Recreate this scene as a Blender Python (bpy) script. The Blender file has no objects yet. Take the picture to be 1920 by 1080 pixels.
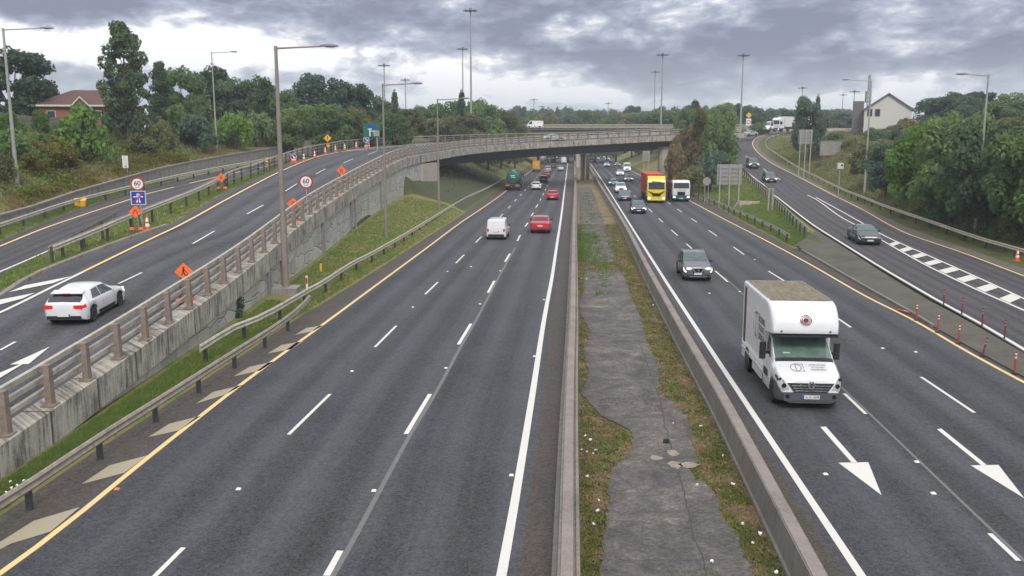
import bpy, bmesh, math, random
import numpy as np
from mathutils import Vector, Matrix, noise as mnoise
HAZE = .0005
random.seed(7); rng = np.random.default_rng(7)
SC = bpy.context.scene; COL = SC.collection
PI = math.pi
# ------------------------------------------------------------------ camera
F = 1680.0; PITCH = math.radians(9.53); CAMH = 9.1
cp, sp = math.cos(PITCH), math.sin(PITCH)
cam = bpy.data.cameras.new('camera'); cam.sensor_width = 36; cam.lens = F/1920*36
cam.clip_start = 0.2; cam.clip_end = 9000
camo = bpy.data.objects.new('camera', cam); COL.objects.link(camo)
camo.location = (0, 0, CAMH); camo.rotation_euler = (PI/2-PITCH, 0, 0); SC.camera = camo
# ------------------------------------------------------------------ light
SC.view_settings.view_transform = 'Standard'; SC.view_settings.look = 'None'
SC.view_settings.exposure = 0.38; SC.view_settings.gamma = 1
SUN_EL, SUN_AZ = math.radians(44), math.radians(172)
sun = bpy.data.lights.new('sun', 'SUN'); sun.energy = 1.5; sun.angle = math.radians(20); sun.color = (1, .94, .86)
suno = bpy.data.objects.new('sun', sun); COL.objects.link(suno)
sd = Vector((math.sin(SUN_AZ)*math.cos(SUN_EL), math.cos(SUN_AZ)*math.cos(SUN_EL), math.sin(SUN_EL)))
suno.rotation_euler = sd.to_track_quat('Z', 'Y').to_euler(); suno.location = (0, 0, 60)

class NT:
    """small helper to write node trees"""
    def __init__(s, tree): s.t = tree; s.n = tree.nodes; s.l = tree.links
    def new(s, typ, **k):
        nd = s.n.new(typ)
        for a, b in k.items(): setattr(nd, a, b)
        return nd
    def put(s, sock, val):
        if isinstance(val, bpy.types.NodeSocket): s.l.new(val, sock)
        else: sock.default_value = val
    def math(s, op, a, b=0.0, c=None, clamp=False):
        nd = s.new('ShaderNodeMath', operation=op, use_clamp=clamp); s.put(nd.inputs[0], a); s.put(nd.inputs[1], b)
        if c is not None: s.put(nd.inputs[2], c)
        return nd.outputs[0]
    def comb(s, x, y, z=0.0):
        nd = s.new('ShaderNodeCombineXYZ')
        for i, q in enumerate((x, y, z)): s.put(nd.inputs[i], q)
        return nd.outputs[0]
    def noise(s, vec, scale, detail=4, rough=.55, dist=0.0, out=0):
        nd = s.new('ShaderNodeTexNoise'); s.put(nd.inputs['Vector'], vec); nd.inputs['Scale'].default_value = scale
        nd.inputs['Detail'].default_value = detail; nd.inputs['Roughness'].default_value = rough; nd.inputs['Distortion'].default_value = dist
        return nd.outputs[out]
    def voro(s, vec, scale, feat='F1', out=0, rnd=1.0):
        nd = s.new('ShaderNodeTexVoronoi', feature=feat); s.put(nd.inputs['Vector'], vec); nd.inputs['Scale'].default_value = scale
        nd.inputs['Randomness'].default_value = rnd
        return nd.outputs[out]
    def ramp(s, fac, stops, interp='LINEAR'):
        nd = s.new('ShaderNodeValToRGB'); cr = nd.color_ramp; cr.interpolation = interp
        while len(cr.elements) < len(stops): cr.elements.new(.5)
        for e, (p, c) in zip(cr.elements, stops):
            e.position = p; e.color = (*c, 1) if len(c) == 3 else c
        s.put(nd.inputs[0], fac); return nd.outputs[0]
    def mix(s, fac, a, b, mode='MIX'):
        nd = s.new('ShaderNodeMix', data_type='RGBA', blend_type=mode)
        s.put(nd.inputs[0], fac)
        for i, q in ((6, a), (7, b)):
            if isinstance(q, tuple): q = (*q[:3], 1)
            s.put(nd.inputs[i], q)
        return nd.outputs[2]
    def smooth(s, x, a, b):
        nd = s.new('ShaderNodeMapRange', interpolation_type='SMOOTHSTEP'); s.put(nd.inputs[0], x)
        nd.inputs[1].default_value = a; nd.inputs[2].default_value = b; return nd.outputs[0]

def px_dir(px, py):
    x = (px-960)/F; d = (py-540)/F
    v = Vector((x, cp-d*sp, -(sp+d*cp))); return v.normalized()
W = bpy.data.worlds.new('World'); SC.world = W; W.use_nodes = True
N = NT(W.node_tree); W.node_tree.nodes.clear()
tc = N.new('ShaderNodeTexCoord'); sep = N.new('ShaderNodeSeparateXYZ'); N.l.new(tc.outputs['Generated'], sep.inputs[0])
az = N.math('ARCTAN2', sep.outputs[0], sep.outputs[1]); el = N.math('ARCSINE', sep.outputs[2])
elw = N.math('MULTIPLY', el, 2.3)
cv = N.comb(az, elw, 0.37)
n1 = N.noise(cv, 8.5, 8, .60, .35); n2 = N.noise(N.comb(az, N.math('MULTIPLY', el, 3.4), 2.2), 2.6, 3, .5, .3)
n3 = N.noise(cv, 26, 6, .62, .5)
acc = N.math('ADD', N.math('MULTIPLY', N.math('SUBTRACT', n1, .5), 2.3), N.math('MULTIPLY', N.math('SUBTRACT', n2, .5), .5))
acc = N.math('ADD', acc, N.math('MULTIPLY', N.math('SUBTRACT', n3, .5), 1.15))
nd_ = N.new('ShaderNodeTexNoise'); N.l.new(cv, nd_.inputs['Vector']); nd_.inputs['Scale'].default_value = 14; nd_.inputs['Detail'].default_value = 5
vm_ = N.new('ShaderNodeVectorMath', operation='MULTIPLY_ADD'); N.l.new(nd_.outputs[1], vm_.inputs[0]); vm_.inputs[1].default_value = (.16, .16, .0); N.l.new(cv, vm_.inputs[2])
pf = N.voro(vm_.outputs[0], 11.0, 'SMOOTH_F1', 0); pf2 = N.voro(vm_.outputs[0], 27.0, 'SMOOTH_F1', 0)
acc = N.math('ADD', acc, N.math('MULTIPLY', N.math('SUBTRACT', .42, pf), .95)); acc = N.math('ADD', acc, N.math('MULTIPLY', N.math('SUBTRACT', .42, pf2), .42))
acc = N.math('ADD', acc, .56)
# broad light and dark banks of cloud, in sky directions (azimuth, elevation)
def blob(px, py, sx, sy, amp):
    d = px_dir(px, py); a0 = math.atan2(d.x, d.y); e0 = math.asin(d.z)
    sx /= F; sy /= F
    u = N.math('DIVIDE', N.math('SUBTRACT', az, a0), sx); v = N.math('DIVIDE', N.math('SUBTRACT', el, e0), sy)
    r = N.math('ADD', N.math('MULTIPLY', u, u), N.math('MULTIPLY', v, v))
    return N.math('MULTIPLY', N.math('EXPONENT', N.math('MULTIPLY', r, -1.0)), amp)
for b in ((330, 82, 300, 36, .75), (70, 8, 240, 34, -.62), (420, 150, 240, 26, -.10), (700, 30, 260, 34, -.22), (690, 96, 80, 16, .25),
          (930, 40, 250, 34, -.14), (1000, 95, 240, 30, -.25), (1340, 140, 190, 34, -.42), (1080, 168, 260, 18, .34), (1330, 190, 330, 11, .40),
          (1420, 30, 300, 45, -.30), (1640, 60, 260, 60, -.22), (1560, 205, 200, 16, .25), (800, 190, 260, 12, .12), (1180, 60, 140, 26, -.12), (560, 120, 160, 14, .30), (160, 130, 200, 20, .1)):
    acc = N.math('ADD', acc, blob(*b))
cc = N.ramp(acc, [(0.0, (.20, .21, .285)), (.25, (.265, .28, .365)), (.46, (.345, .37, .46)), (.62, (.47, .49, .57)), (.76, (.66, .67, .72)), (.92, (.92, .92, .94))])
hz = N.smooth(el, -.02, .10)
cc = N.mix(hz, (.50, .56, .62), cc)
cc = N.mix(N.smooth(el, .2, .7), cc, (.47, .475, .49))
sky = N.new('ShaderNodeTexSky', sky_type='NISHITA', sun_disc=False, sun_elevation=SUN_EL, sun_rotation=SUN_AZ)
skb = N.new('ShaderNodeBackground'); N.l.new(sky.outputs[0], skb.inputs[0]); skb.inputs[1].default_value = .09
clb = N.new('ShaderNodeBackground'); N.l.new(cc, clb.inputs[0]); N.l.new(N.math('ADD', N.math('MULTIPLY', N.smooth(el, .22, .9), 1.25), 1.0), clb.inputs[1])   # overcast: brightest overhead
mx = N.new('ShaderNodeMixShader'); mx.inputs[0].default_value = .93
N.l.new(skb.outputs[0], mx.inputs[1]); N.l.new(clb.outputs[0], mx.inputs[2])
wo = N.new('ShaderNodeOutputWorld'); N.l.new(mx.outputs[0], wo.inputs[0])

# ------------------------------------------------------------------ pixel -> place
def at_depth(px, py, zc):
    x = (px-960)/F*zc; d = (py-540)/F*zc
    return Vector((x, zc*cp-d*sp, CAMH-(zc*sp+d*cp)))
def on(px, py, zf=0.0):
    """the point of the surface zf (height, or function of X, Y) that the photo shows at this pixel"""
    f = zf if callable(zf) else (lambda X, Y: zf)
    d = px_dir(px, py); o = Vector((0, 0, CAMH)); t = 8.0; prev = None
    while t < 1500:
        p = o+d*t; g = p.z-f(p.x, p.y)
        if prev is not None and g <= 0:
            a, b = prev, t
            for _ in range(30):
                m = (a+b)/2; p = o+d*m
                if p.z-f(p.x, p.y) > 0: a = m
                else: b = m
            return o+d*b
        prev = t; t *= 1.01
    return o+d*t
def line(pts, zf=0.0): return [on(x, y, zf) for x, y in pts]
def resample(P, step=None, n=None):
    P = [Vector(p) for p in P]; S = [0]
    for a, b in zip(P, P[1:]): S.append(S[-1]+(b-a).length)
    if n is None: n = max(2, int(S[-1]/step)+1)
    out = []
    A = np.array([tuple(p) for p in P]); S = np.array(S)
    for s in np.linspace(0, S[-1], n): out.append(Vector([np.interp(s, S, A[:, k]) for k in range(3)]))
    return out
def spline(P, step=2.0):
    """smooth curve through the points (centripetal-like Catmull-Rom), resampled"""
    P = [Vector(p) for p in P]; Q = []
    for i in range(len(P)-1):
        a = P[max(i-1, 0)]; b = P[i]; c = P[i+1]; d = P[min(i+2, len(P)-1)]
        L = (c-b).length
        m0 = (c-a)*(L/max((c-a).length, .01))*.95 if i > 0 else (c-b)
        m1 = (d-b)*(L/max((d-b).length, .01))*.95 if i < len(P)-2 else (c-b)
        for k in range(8):
            t = k/8; Q.append(b*(2*t**3-3*t*t+1)+m0*(t**3-2*t*t+t)+c*(-2*t**3+3*t*t)+m1*(t**3-t*t))
    Q.append(P[-1]); return resample(Q, step)
def offset(P, d, dz=0.0):
    """line shifted d metres to its right"""
    out = []
    for i, p in enumerate(P):
        t = (P[min(i+1, len(P)-1)]-P[max(i-1, 0)]); t.z = 0; t.normalize()
        out.append(p+Vector((t.y, -t.x, 0))*d+Vector((0, 0, dz)))
    return out
def xat(P, Y): return float(np.interp(Y, [p.y for p in P], [p.x for p in P]))
def zat(P, Y): return float(np.interp(Y, [p.y for p in P], [p.z for p in P]))
def surf_from(P):
    A = np.array([tuple(p) for p in P])
    def f(X, Y):
        a = A[:-1]; b = A[1:]; d = b[:, :2]-a[:, :2]
        t = np.clip(((X-a[:, 0])*d[:, 0]+(Y-a[:, 1])*d[:, 1])/np.maximum((d**2).sum(1), 1e-6), 0, 1)
        q = a+(b-a)*t[:, None]; D = (q[:, 0]-X)**2+(q[:, 1]-Y)**2
        return float(q[D.argmin(), 2])
    return f
# ------------------------------------------------------------------ objects
def tag(o, label=None, cat=None, group=None, kind=None):
    if label: o['label'] = label
    if cat: o['category'] = cat
    if group: o['group'] = group
    if kind: o['kind'] = kind
    return o
def thing(name, label, cat, loc=(0, 0, 0), rz=0.0, group=None):
    o = bpy.data.objects.new(name, None); COL.objects.link(o); o.empty_display_size = .3
    o.location = loc; o.rotation_euler = (0, 0, rz); return tag(o, label, cat, group)
class MB:
    def __init__(s): s.v = []; s.f = []; s.m = []; s.uv = {}; s.o = Vector((0, 0, 0))
    def add(s, vs, fs, m=0, uv=None):
        k = len(s.v); s.v += [tuple(Vector(p)-s.o) for p in vs]
        for i, f in enumerate(fs):
            if uv: s.uv[len(s.f)] = uv[i]
            s.f.append([k+j for j in f]); s.m.append(m)
    def quad(s, a, b, c, d, m=0): s.add([a, b, c, d], [(0, 1, 2, 3)], m)
    def poly(s, pts, m=0): s.add(pts, [tuple(range(len(pts)))], m)
    def prism(s, pts, ext, m=0):
        """extrude the planar polygon pts by vector ext"""
        n = len(pts); ext = Vector(ext); P = [Vector(p) for p in pts]
        s.add(P+[p+ext for p in P], [tuple(range(n))[::-1], tuple(range(n, 2*n))]+[(i, (i+1) % n, n+(i+1) % n, n+i) for i in range(n)], m)
    def box(s, c, d, m=0, rot=None, taper=(1, 1), bev=0.0):
        x, y, z = d[0]/2, d[1]/2, d[2]/2; c = Vector(c)
        if bev > 0:
            b = min(bev, x*.9, y*.9); r = []
            for zz, q in ((-z, 1), (z, 0)):
                tx, ty = (taper if zz > 0 else (1, 1))
                r.append([((sx*(x*tx) - sx*bx), (sy*(y*ty)-sy*by), zz) for sx, sy, bx, by in
                          ((-1, -1, b, 0), (1, -1, b, 0), (1, -1, 0, b), (1, 1, 0, b), (1, 1, b, 0), (-1, 1, b, 0), (-1, 1, 0, b), (-1, -1, 0, b))])
            vs = [Vector(p) for p in r[0]+r[1]]
            fs = [tuple(range(8))[::-1], tuple(range(8, 16))]+[(i, (i+1) % 8, 8+(i+1) % 8, 8+i) for i in range(8)]
        else:
            vs = [Vector((sx*x*(taper[0] if sz > 0 else 1), sy*y*(taper[1] if sz > 0 else 1), sz*z)) for sz in (-1, 1) for sx, sy in ((-1, -1), (1, -1), (1, 1), (-1, 1))]
            fs = [(3, 2, 1, 0), (4, 5, 6, 7), (0, 1, 5, 4), (1, 2, 6, 5), (2, 3, 7, 6), (3, 0, 4, 7)]
        if rot is not None:
            R = rot if isinstance(rot, Matrix) else Matrix.Rotation(rot, 3, 'Z'); vs = [R @ p for p in vs]
        s.add([p+c for p in vs], fs, m)
    def tube(s, a, b, r0, r1=None, n=8, m=0, caps=True):
        a, b = Vector(a), Vector(b); r1 = r0 if r1 is None else r1; d = (b-a).normalized()
        u = d.orthogonal().normalized(); w = d.cross(u)
        vs = [p+(u*math.cos(2*PI*i/n)+w*math.sin(2*PI*i/n))*r for p, r in ((a, r0), (b, r1)) for i in range(n)]
        fs = [(i, (i+1) % n, n+(i+1) % n, n+i) for i in range(n)]
        if caps: fs += [tuple(range(n))[::-1], tuple(range(n, 2*n))]
        s.add(vs, fs, m)
    def lathe(s, prof, c=(0, 0, 0), axis='Z', n=16, m=0):
        vs = []; c = Vector(c)
        for r, h in prof:
            for i in range(n):
                a = 2*PI*i/n; p = (r*math.cos(a), r*math.sin(a), h)
                if axis == 'X': p = (p[2], p[0], p[1])
                if axis == 'Y': p = (p[0], p[2], p[1])
                vs.append(Vector(p)+c)
        fs = []
        for k in range(len(prof)-1): fs += [(k*n+i, k*n+(i+1) % n, (k+1)*n+(i+1) % n, (k+1)*n+i) for i in range(n)]
        fs += [tuple(range(n))[::-1], tuple(range((len(prof)-1)*n, len(prof)*n))]
        s.add(vs, fs, m)
    def ruled(s, A, B, m=0, w=None, sub=1):
        """surface between two lines of equal length; uv = (metres across, metres along)"""
        n = len(A); L = 0
        for i in range(n-1):
            dl = (A[i+1]-A[i]).length
            for k in range(sub):
                a0 = A[i].lerp(B[i], k/sub); b0 = A[i].lerp(B[i], (k+1)/sub); a1 = A[i+1].lerp(B[i+1], k/sub); b1 = A[i+1].lerp(B[i+1], (k+1)/sub)
                w0 = (B[i]-A[i]).length; w1 = (B[i+1]-A[i+1]).length
                s.add([a0, b0, b1, a1], [(0, 1, 2, 3)], m, [[(w0*k/sub, L), (w0*(k+1)/sub, L), (w1*(k+1)/sub, L+dl), (w1*k/sub, L+dl)]])
            L += dl
    def extrude(s, P, prof, m=0, closed=False, caps=True):
        """sweep a profile [(right, up)...] along line P"""
        n = len(prof); vs = []
        for i, p in enumerate(P):
            t = (P[min(i+1, len(P)-1)]-P[max(i-1, 0)]); t.z = 0; t.normalize(); r = Vector((t.y, -t.x, 0))
            vs += [p+r*a+Vector((0, 0, b)) for a, b in prof]
        fs = []; uv = []; L = 0; k2 = n if closed else n-1
        pl = [0]
        for a, b in zip(prof, prof[1:]+prof[:1]): pl.append(pl[-1]+math.hypot(b[0]-a[0], b[1]-a[1]))
        for i in range(len(P)-1):
            dl = (P[i+1]-P[i]).length
            for j in range(k2):
                j2 = (j+1) % n; fs.append((i*n+j, i*n+j2, (i+1)*n+j2, (i+1)*n+j)); uv.append([(pl[j], L), (pl[j+1], L), (pl[j+1], L+dl), (pl[j], L+dl)])
            L += dl
        if caps and closed:
            for q in (tuple(range(n))[::-1], tuple((len(P)-1)*n+j for j in range(n))):
                fs.append(q); uv.append([(0, 0)]*n)
        s.add(vs, fs, m, uv)
    def build(s, name, mats, parent=None, smooth=False, ang=35, label=None, weld=False):
        me = bpy.data.meshes.new(name); me.from_pydata(s.v, [], s.f)
        if s.uv:
            ul = me.uv_layers.new(name='UVMap')
            for pi, p in enumerate(me.polygons):
                u = s.uv.get(pi)
                if u:
                    for li, c in zip(p.loop_indices, u): ul.data[li].uv = c
        for mt in (mats if isinstance(mats, (list, tuple)) else [mats]): me.materials.append(mt)
        me.polygons.foreach_set('material_index', s.m)
        if smooth:
            bm = bmesh.new(); bm.from_mesh(me)
            if weld: bmesh.ops.remove_doubles(bm, verts=bm.verts, dist=.0005)
            bmesh.ops.recalc_face_normals(bm, faces=bm.faces)
            c = math.radians(ang)
            for e in bm.edges: e.smooth = len(e.link_faces) == 2 and e.calc_face_angle(3) < c
            for f in bm.faces: f.smooth = True
            bm.to_mesh(me); bm.free()
        o = bpy.data.objects.new(name, me); COL.objects.link(o)
        if parent is not None: o.parent = parent
        if label: o['label'] = label
        return o
def copy_tree(o, parent=None):
    c = o.copy(); COL.objects.link(c); c.parent = parent
    for ch in o.children: copy_tree(ch, c)
    return c
# ------------------------------------------------------------------ materials
M = {}
def mat(name, col, rough=.6, metal=0.0, var=.12, vs=6.0, bump=0.0, bs=60.0, coat=0.0, emit=None, spec=.5):
    if name in M: return M[name]
    m = bpy.data.materials.new(name); m.use_nodes = True; T = NT(m.node_tree); b = m.node_tree.nodes['Principled BSDF']
    t = T.new('ShaderNodeTexCoord'); c = tuple(col)
    lo = tuple(x*(1-var) for x in c); hi = tuple(min(1, x*(1+var)) for x in c)
    n = T.noise(t.outputs['Object'], vs, 5, .6)
    T.l.new(T.ramp(n, [(.3, lo), (.7, hi)]), b.inputs['Base Color'])
    b.inputs['Roughness'].default_value = rough; b.inputs['Metallic'].default_value = metal; b.inputs['Coat Weight'].default_value = coat
    b.inputs['Coat Roughness'].default_value = .06; b.inputs['Specular IOR Level'].default_value = spec
    if bump:
        bn = T.new('ShaderNodeBump'); bn.inputs[0].default_value = bump; bn.inputs[1].default_value = .02
        T.l.new(T.noise(t.outputs['Object'], bs, 3), bn.inputs['Height']); T.l.new(bn.outputs[0], b.inputs['Normal'])
    if emit: b.inputs['Emission Color'].default_value = (*emit[0], 1); b.inputs['Emission Strength'].default_value = emit[1]
    M[name] = m; return m
def custom(name):
    m = bpy.data.materials.new(name); m.use_nodes = True; M[name] = m
    T = NT(m.node_tree); b = m.node_tree.nodes['Principled BSDF']; t = T.new('ShaderNodeTexCoord'); return m, T, b, t
def addbump(T, b, h, strength=.5, dist=.02):
    bn = T.new('ShaderNodeBump'); bn.inputs[0].default_value = strength; bn.inputs[1].default_value = dist
    T.put(bn.inputs['Height'], h); T.l.new(bn.outputs[0], b.inputs['Normal'])
def asphalt(name, base, tracks=True, grain=1.0, warm=0.0):
    m, T, b, t = custom(name); P = t.outputs['Object']
    g1 = T.noise(P, 16, 3, .8); g2 = T.noise(P, 55, 2, .7); big = T.noise(P, .25, 4, .6); med = T.noise(P, 1.7, 4, .6)
    v = T.math('ADD', T.math('MULTIPLY', T.math('SUBTRACT', g1, .5), 2.3*grain), T.math('MULTIPLY', T.math('SUBTRACT', g2, .5), 1.5*grain))
    v = T.math('ADD', v, T.math('MULTIPLY', T.math('SUBTRACT', big, .5), .55)); v = T.math('ADD', v, T.math('MULTIPLY', T.math('SUBTRACT', med, .5), .25))
    if tracks:
        sx = T.new('ShaderNodeSeparateXYZ'); T.l.new(t.outputs['UV'], sx.inputs[0])
        w = T.math('COSINE', T.math('MULTIPLY', sx.outputs[0], 2*PI/1.83)); st = T.noise(T.comb(T.math('MULTIPLY', sx.outputs[0], 1.6), T.math('MULTIPLY', sx.outputs[1], .02)), 1.0, 4, .65)
        v = T.math('ADD', v, T.math('MULTIPLY', w, .19)); v = T.math('ADD', v, T.math('MULTIPLY', T.math('SUBTRACT', st, .5), 1.15))
    vc = T.voro(P, 11.0, 'F1', 1); vs_ = T.new('ShaderNodeSeparateXYZ'); T.l.new(vc, vs_.inputs[0]); vd = T.voro(P, 23.0, 'F1', 1); vt_ = T.new('ShaderNodeSeparateXYZ'); T.l.new(vd, vt_.inputs[0])
    v = T.math('ADD', v, T.math('MULTIPLY', T.math('SUBTRACT', vs_.outputs[0], .5), .42*grain)); v = T.math('ADD', v, T.math('MULTIPLY', T.math('SUBTRACT', vt_.outputs[1], .5), .40*grain))
    v = T.math('ADD', v, 1.0)
    c = T.mix(1.0, (base[0]+warm, base[1], base[2]-warm), T.comb(v, v, v), 'MULTIPLY')
    sp_ = T.voro(P, 7.0, out=0); fleck = T.smooth(sp_, .07, .03); keep = T.math('GREATER_THAN', T.noise(P, 3.1, 2), .55)
    c = T.mix(T.math('MULTIPLY', T.math('MULTIPLY', fleck, keep), .55), c, (.34, .34, .34))
    T.l.new(c, b.inputs['Base Color']); b.inputs['Roughness'].default_value = .78; b.inputs['Specular IOR Level'].default_value = .35
    addbump(T, b, g1, .5, .01); return m
def slabmat():
    m, T, b, t = custom('slab'); P = t.outputs['Object']; n0 = T.noise(P, .55, 6, .7, .6); n1 = T.noise(P, 2.2, 6, .75, .4); f = T.noise(P, 18, 4, .8)
    vc = T.voro(P, 14.0, 'F1', 1); q = T.new('ShaderNodeSeparateXYZ'); T.l.new(vc, q.inputs[0])
    v = T.math('ADD', T.math('MULTIPLY', n0, .75), T.math('ADD', T.math('MULTIPLY', n1, .45), T.math('MULTIPLY', f, .35))); v = T.math('ADD', v, T.math('MULTIPLY', T.math('SUBTRACT', q.outputs[0], .5), .14))
    c = T.ramp(v, [(.52, (.035, .033, .032)), (.64, (.068, .062, .060)), (.76, (.105, .093, .088)), (.87, (.15, .132, .12)), (.98, (.27, .235, .20))])
    sx = T.new('ShaderNodeSeparateXYZ'); T.l.new(t.outputs['UV'], sx.inputs[0]); P2 = T.comb(T.math('MULTIPLY', sx.outputs[0], .35), sx.outputs[1])
    j = T.math('ABSOLUTE', T.math('SUBTRACT', T.math('FRACT', T.math('ADD', T.math('DIVIDE', sx.outputs[1], 2.7), T.math('MULTIPLY', n1, .12))), .5)); c = T.mix(T.math('MULTIPLY', T.smooth(j, .012, .003), .45), c, (.035, .03, .028))
    e = T.voro(T.comb(T.math('MULTIPLY', T.math('ADD', sx.outputs[0], T.math('MULTIPLY', n1, .5)), .45), T.math('MULTIPLY', sx.outputs[1], .8)), .8, 'DISTANCE_TO_EDGE', 0); c = T.mix(T.math('MULTIPLY', T.smooth(e, .012, .003), .35), c, (.04, .036, .03))
    pit = T.math('MULTIPLY', T.smooth(T.noise(P, 7, 4, .8), .60, .66), T.smooth(T.noise(P, .45, 3, .6), .50, .60)); c = T.mix(pit, c, (.03, .028, .025))
    T.l.new(c, b.inputs['Base Color']); b.inputs['Roughness'].default_value = .92; addbump(T, b, T.math('ADD', f, n1), .7, .03)
slabmat()
def goremat():
    m, T, b, t = custom('gore'); P = t.outputs['Object']; n0 = T.noise(P, .5, 6, .7); f = T.noise(P, 12, 4, .8)
    v = T.math('ADD', T.math('MULTIPLY', n0, .7), T.math('MULTIPLY', f, .5)); T.l.new(T.ramp(v, [(.45, (.06, .058, .045)), (.6, (.095, .088, .072)), (.75, (.12, .108, .09))]), b.inputs['Base Color']); b.inputs['Roughness'].default_value = .95
goremat()
asphalt('asphalt_main', (.057, .058, .066)); asphalt('asphalt_shoulder', (.066, .061, .058), tracks=False, warm=.006)
asphalt('asphalt_ramp', (.068, .068, .077)); asphalt('asphalt_slip', (.066, .062, .068)); asphalt('asphalt_old', (.13, .117, .112), tracks=False, grain=.7, warm=.004)
def concrete(name, base, dark, streak=1.0, rough=.85, joint=None):
    m, T, b, t = custom(name); P = t.outputs['Object']; sx = T.new('ShaderNodeSeparateXYZ'); T.l.new(P, sx.inputs[0])
    ux = T.math('ADD', sx.outputs[0], sx.outputs[1])
    st = T.noise(T.comb(T.math('MULTIPLY', ux, 3.0), T.math('MULTIPLY', sx.outputs[2], .35), 0.0), 1.6, 6, .75, .1)
    n = T.noise(P, .8, 5, .65); fine = T.noise(P, 14, 4, .75)
    f = T.math('ADD', T.math('MULTIPLY', T.math('SUBTRACT', st, .5), 2.6*streak), T.math('MULTIPLY', T.math('SUBTRACT', n, .5), 1.2))
    f = T.math('ADD', T.math('ADD', f, T.math('MULTIPLY', T.math('SUBTRACT', fine, .5), .9)), .45)
    c = T.ramp(f, [(.05, base), (.42, tuple(.62*a+.38*q for a, q in zip(base, dark))), (.62, tuple(.3*a+.7*q for a, q in zip(base, dark))), (.9, dark)])
    if joint:
        suv = T.new('ShaderNodeSeparateXYZ'); T.l.new(t.outputs['UV'], suv.inputs[0])
        fr = T.math('FRACT', T.math('DIVIDE', suv.outputs[1], joint)); j = T.math('LESS_THAN', fr, .11/joint)
        c = T.mix(T.math('MULTIPLY', j, .85), c, (.07, .045, .035))
    T.l.new(c, b.inputs['Base Color']); b.inputs['Roughness'].default_value = rough; addbump(T, b, fine, .4, .01); return m
concrete('concrete_parapet', (.56, .52, .45), (.10, .088, .078), joint=3.1, ); concrete('concrete_wall', (.34, .335, .315), (.17, .16, .15), .5)
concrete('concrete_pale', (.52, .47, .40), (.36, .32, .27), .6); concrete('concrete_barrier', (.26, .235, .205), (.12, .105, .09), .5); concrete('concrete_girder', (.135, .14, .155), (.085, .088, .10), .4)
concrete('concrete_top', (.30, .26, .24), (.15, .125, .115), .2)
def stone_wall():
    m, T, b, t = custom('block_wall'); sx = T.new('ShaderNodeSeparateXYZ'); T.l.new(t.outputs['Object'], sx.inputs[0])
    q = T.comb(T.math('MULTIPLY', sx.outputs[1], .55), T.math('MULTIPLY', sx.outputs[2], .95), 0.0)
    e = T.voro(q, 1.3, 'DISTANCE_TO_EDGE', 0, .55); cell = T.voro(q, 1.3, 'F1', 1, .55); fine = T.noise(t.outputs['Object'], 9, 5, .75); st = T.noise(T.comb(T.math('MULTIPLY', sx.outputs[1], 1.3), T.math('MULTIPLY', sx.outputs[2], .2), 0.0), 1.5, 5, .7)
    cs = T.new('ShaderNodeSeparateXYZ'); T.l.new(cell, cs.inputs[0])
    f = T.math('ADD', T.math('MULTIPLY', fine, .55), T.math('MULTIPLY', cs.outputs[0], .25)); f = T.math('ADD', f, T.math('MULTIPLY', st, .4))
    c = T.ramp(f, [(.3, (.56, .555, .50)), (.66, (.42, .41, .375)), (.92, (.18, .17, .15))])
    c = T.mix(T.math('MULTIPLY', T.smooth(e, .022, .006), .55), c, (.16, .15, .135)); T.l.new(c, b.inputs['Base Color']); b.inputs['Roughness'].default_value = .9
    addbump(T, b, T.smooth(e, 0, .08), .8, .06)
stone_wall()
def grassmat(name, cols, sc=1.0, bump=.6):
    m, T, b, t = custom(name); P = t.outputs['Object']
    n = T.noise(P, .35*sc, 5, .65); f = T.noise(P, 6*sc, 6, .8); f2 = T.noise(P, 25*sc, 3, .8)
    v = T.math('ADD', T.math('MULTIPLY', n, 1.0), T.math('ADD', T.math('MULTIPLY', f, .75), T.math('MULTIPLY', f2, .35)))
    k = len(cols); c = T.ramp(v, [(.72+.62*i/(k-1), q) for i, q in enumerate(cols)])
    T.l.new(c, b.inputs['Base Color']); b.inputs['Roughness'].default_value = .95; b.inputs['Specular IOR Level'].default_value = .15
    addbump(T, b, T.math('ADD', f, f2), bump, .06)
grassmat('grass', [(.13, .11, .05), (.10, .155, .035), (.14, .20, .045), (.19, .20, .06), (.22, .19, .08)])
grassmat('dry_grass', [(.075, .095, .035), (.13, .13, .05), (.24, .185, .085), (.31, .22, .10), (.14, .155, .05)])
grassmat('scrub', [(.04, .055, .025), (.075, .09, .035), (.13, .12, .05), (.20, .15, .07), (.11, .12, .045)])
grassmat('moss_litter', [(.055, .04, .025), (.13, .095, .055), (.105, .115, .035), (.085, .125, .03), (.24, .18, .115)], 2.2)
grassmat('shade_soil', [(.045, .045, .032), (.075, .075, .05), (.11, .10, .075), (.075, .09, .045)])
grassmat('gravel_verge', [(.13, .12, .115), (.18, .165, .155), (.10, .115, .05), (.22, .20, .19)], 2.0)
grassmat('far_field', [(.03, .045, .02), (.045, .06, .026), (.06, .075, .03)], .2)
def paint(name, col, wear=.25):
    m, T, b, t = custom(name); P = t.outputs['Object']; f = T.noise(P, 9, 6, .8); g = T.noise(P, 40, 3, .8)
    k = T.smooth(T.math('ADD', T.math('MULTIPLY', f, .6), T.math('MULTIPLY', g, .4)), .28+wear*.3, .18+wear*.3)
    c = T.mix(T.math('MULTIPLY', k, .8), col, (.12, .12, .12)); c = T.mix(T.math('MULTIPLY', g, .25), c, tuple(x*.6 for x in col))
    T.l.new(c, b.inputs['Base Color']); b.inputs['Roughness'].default_value = .6
paint('paint_white', (.70, .685, .64), .5); paint('paint_yellow', (.80, .57, .24), .3); paint('paint_beige', (.37, .325, .23), .25); paint('paint_faded', (.62, .60, .56), .5)
mat('seam', (.15, .15, .155), .8, bump=.3)
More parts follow.
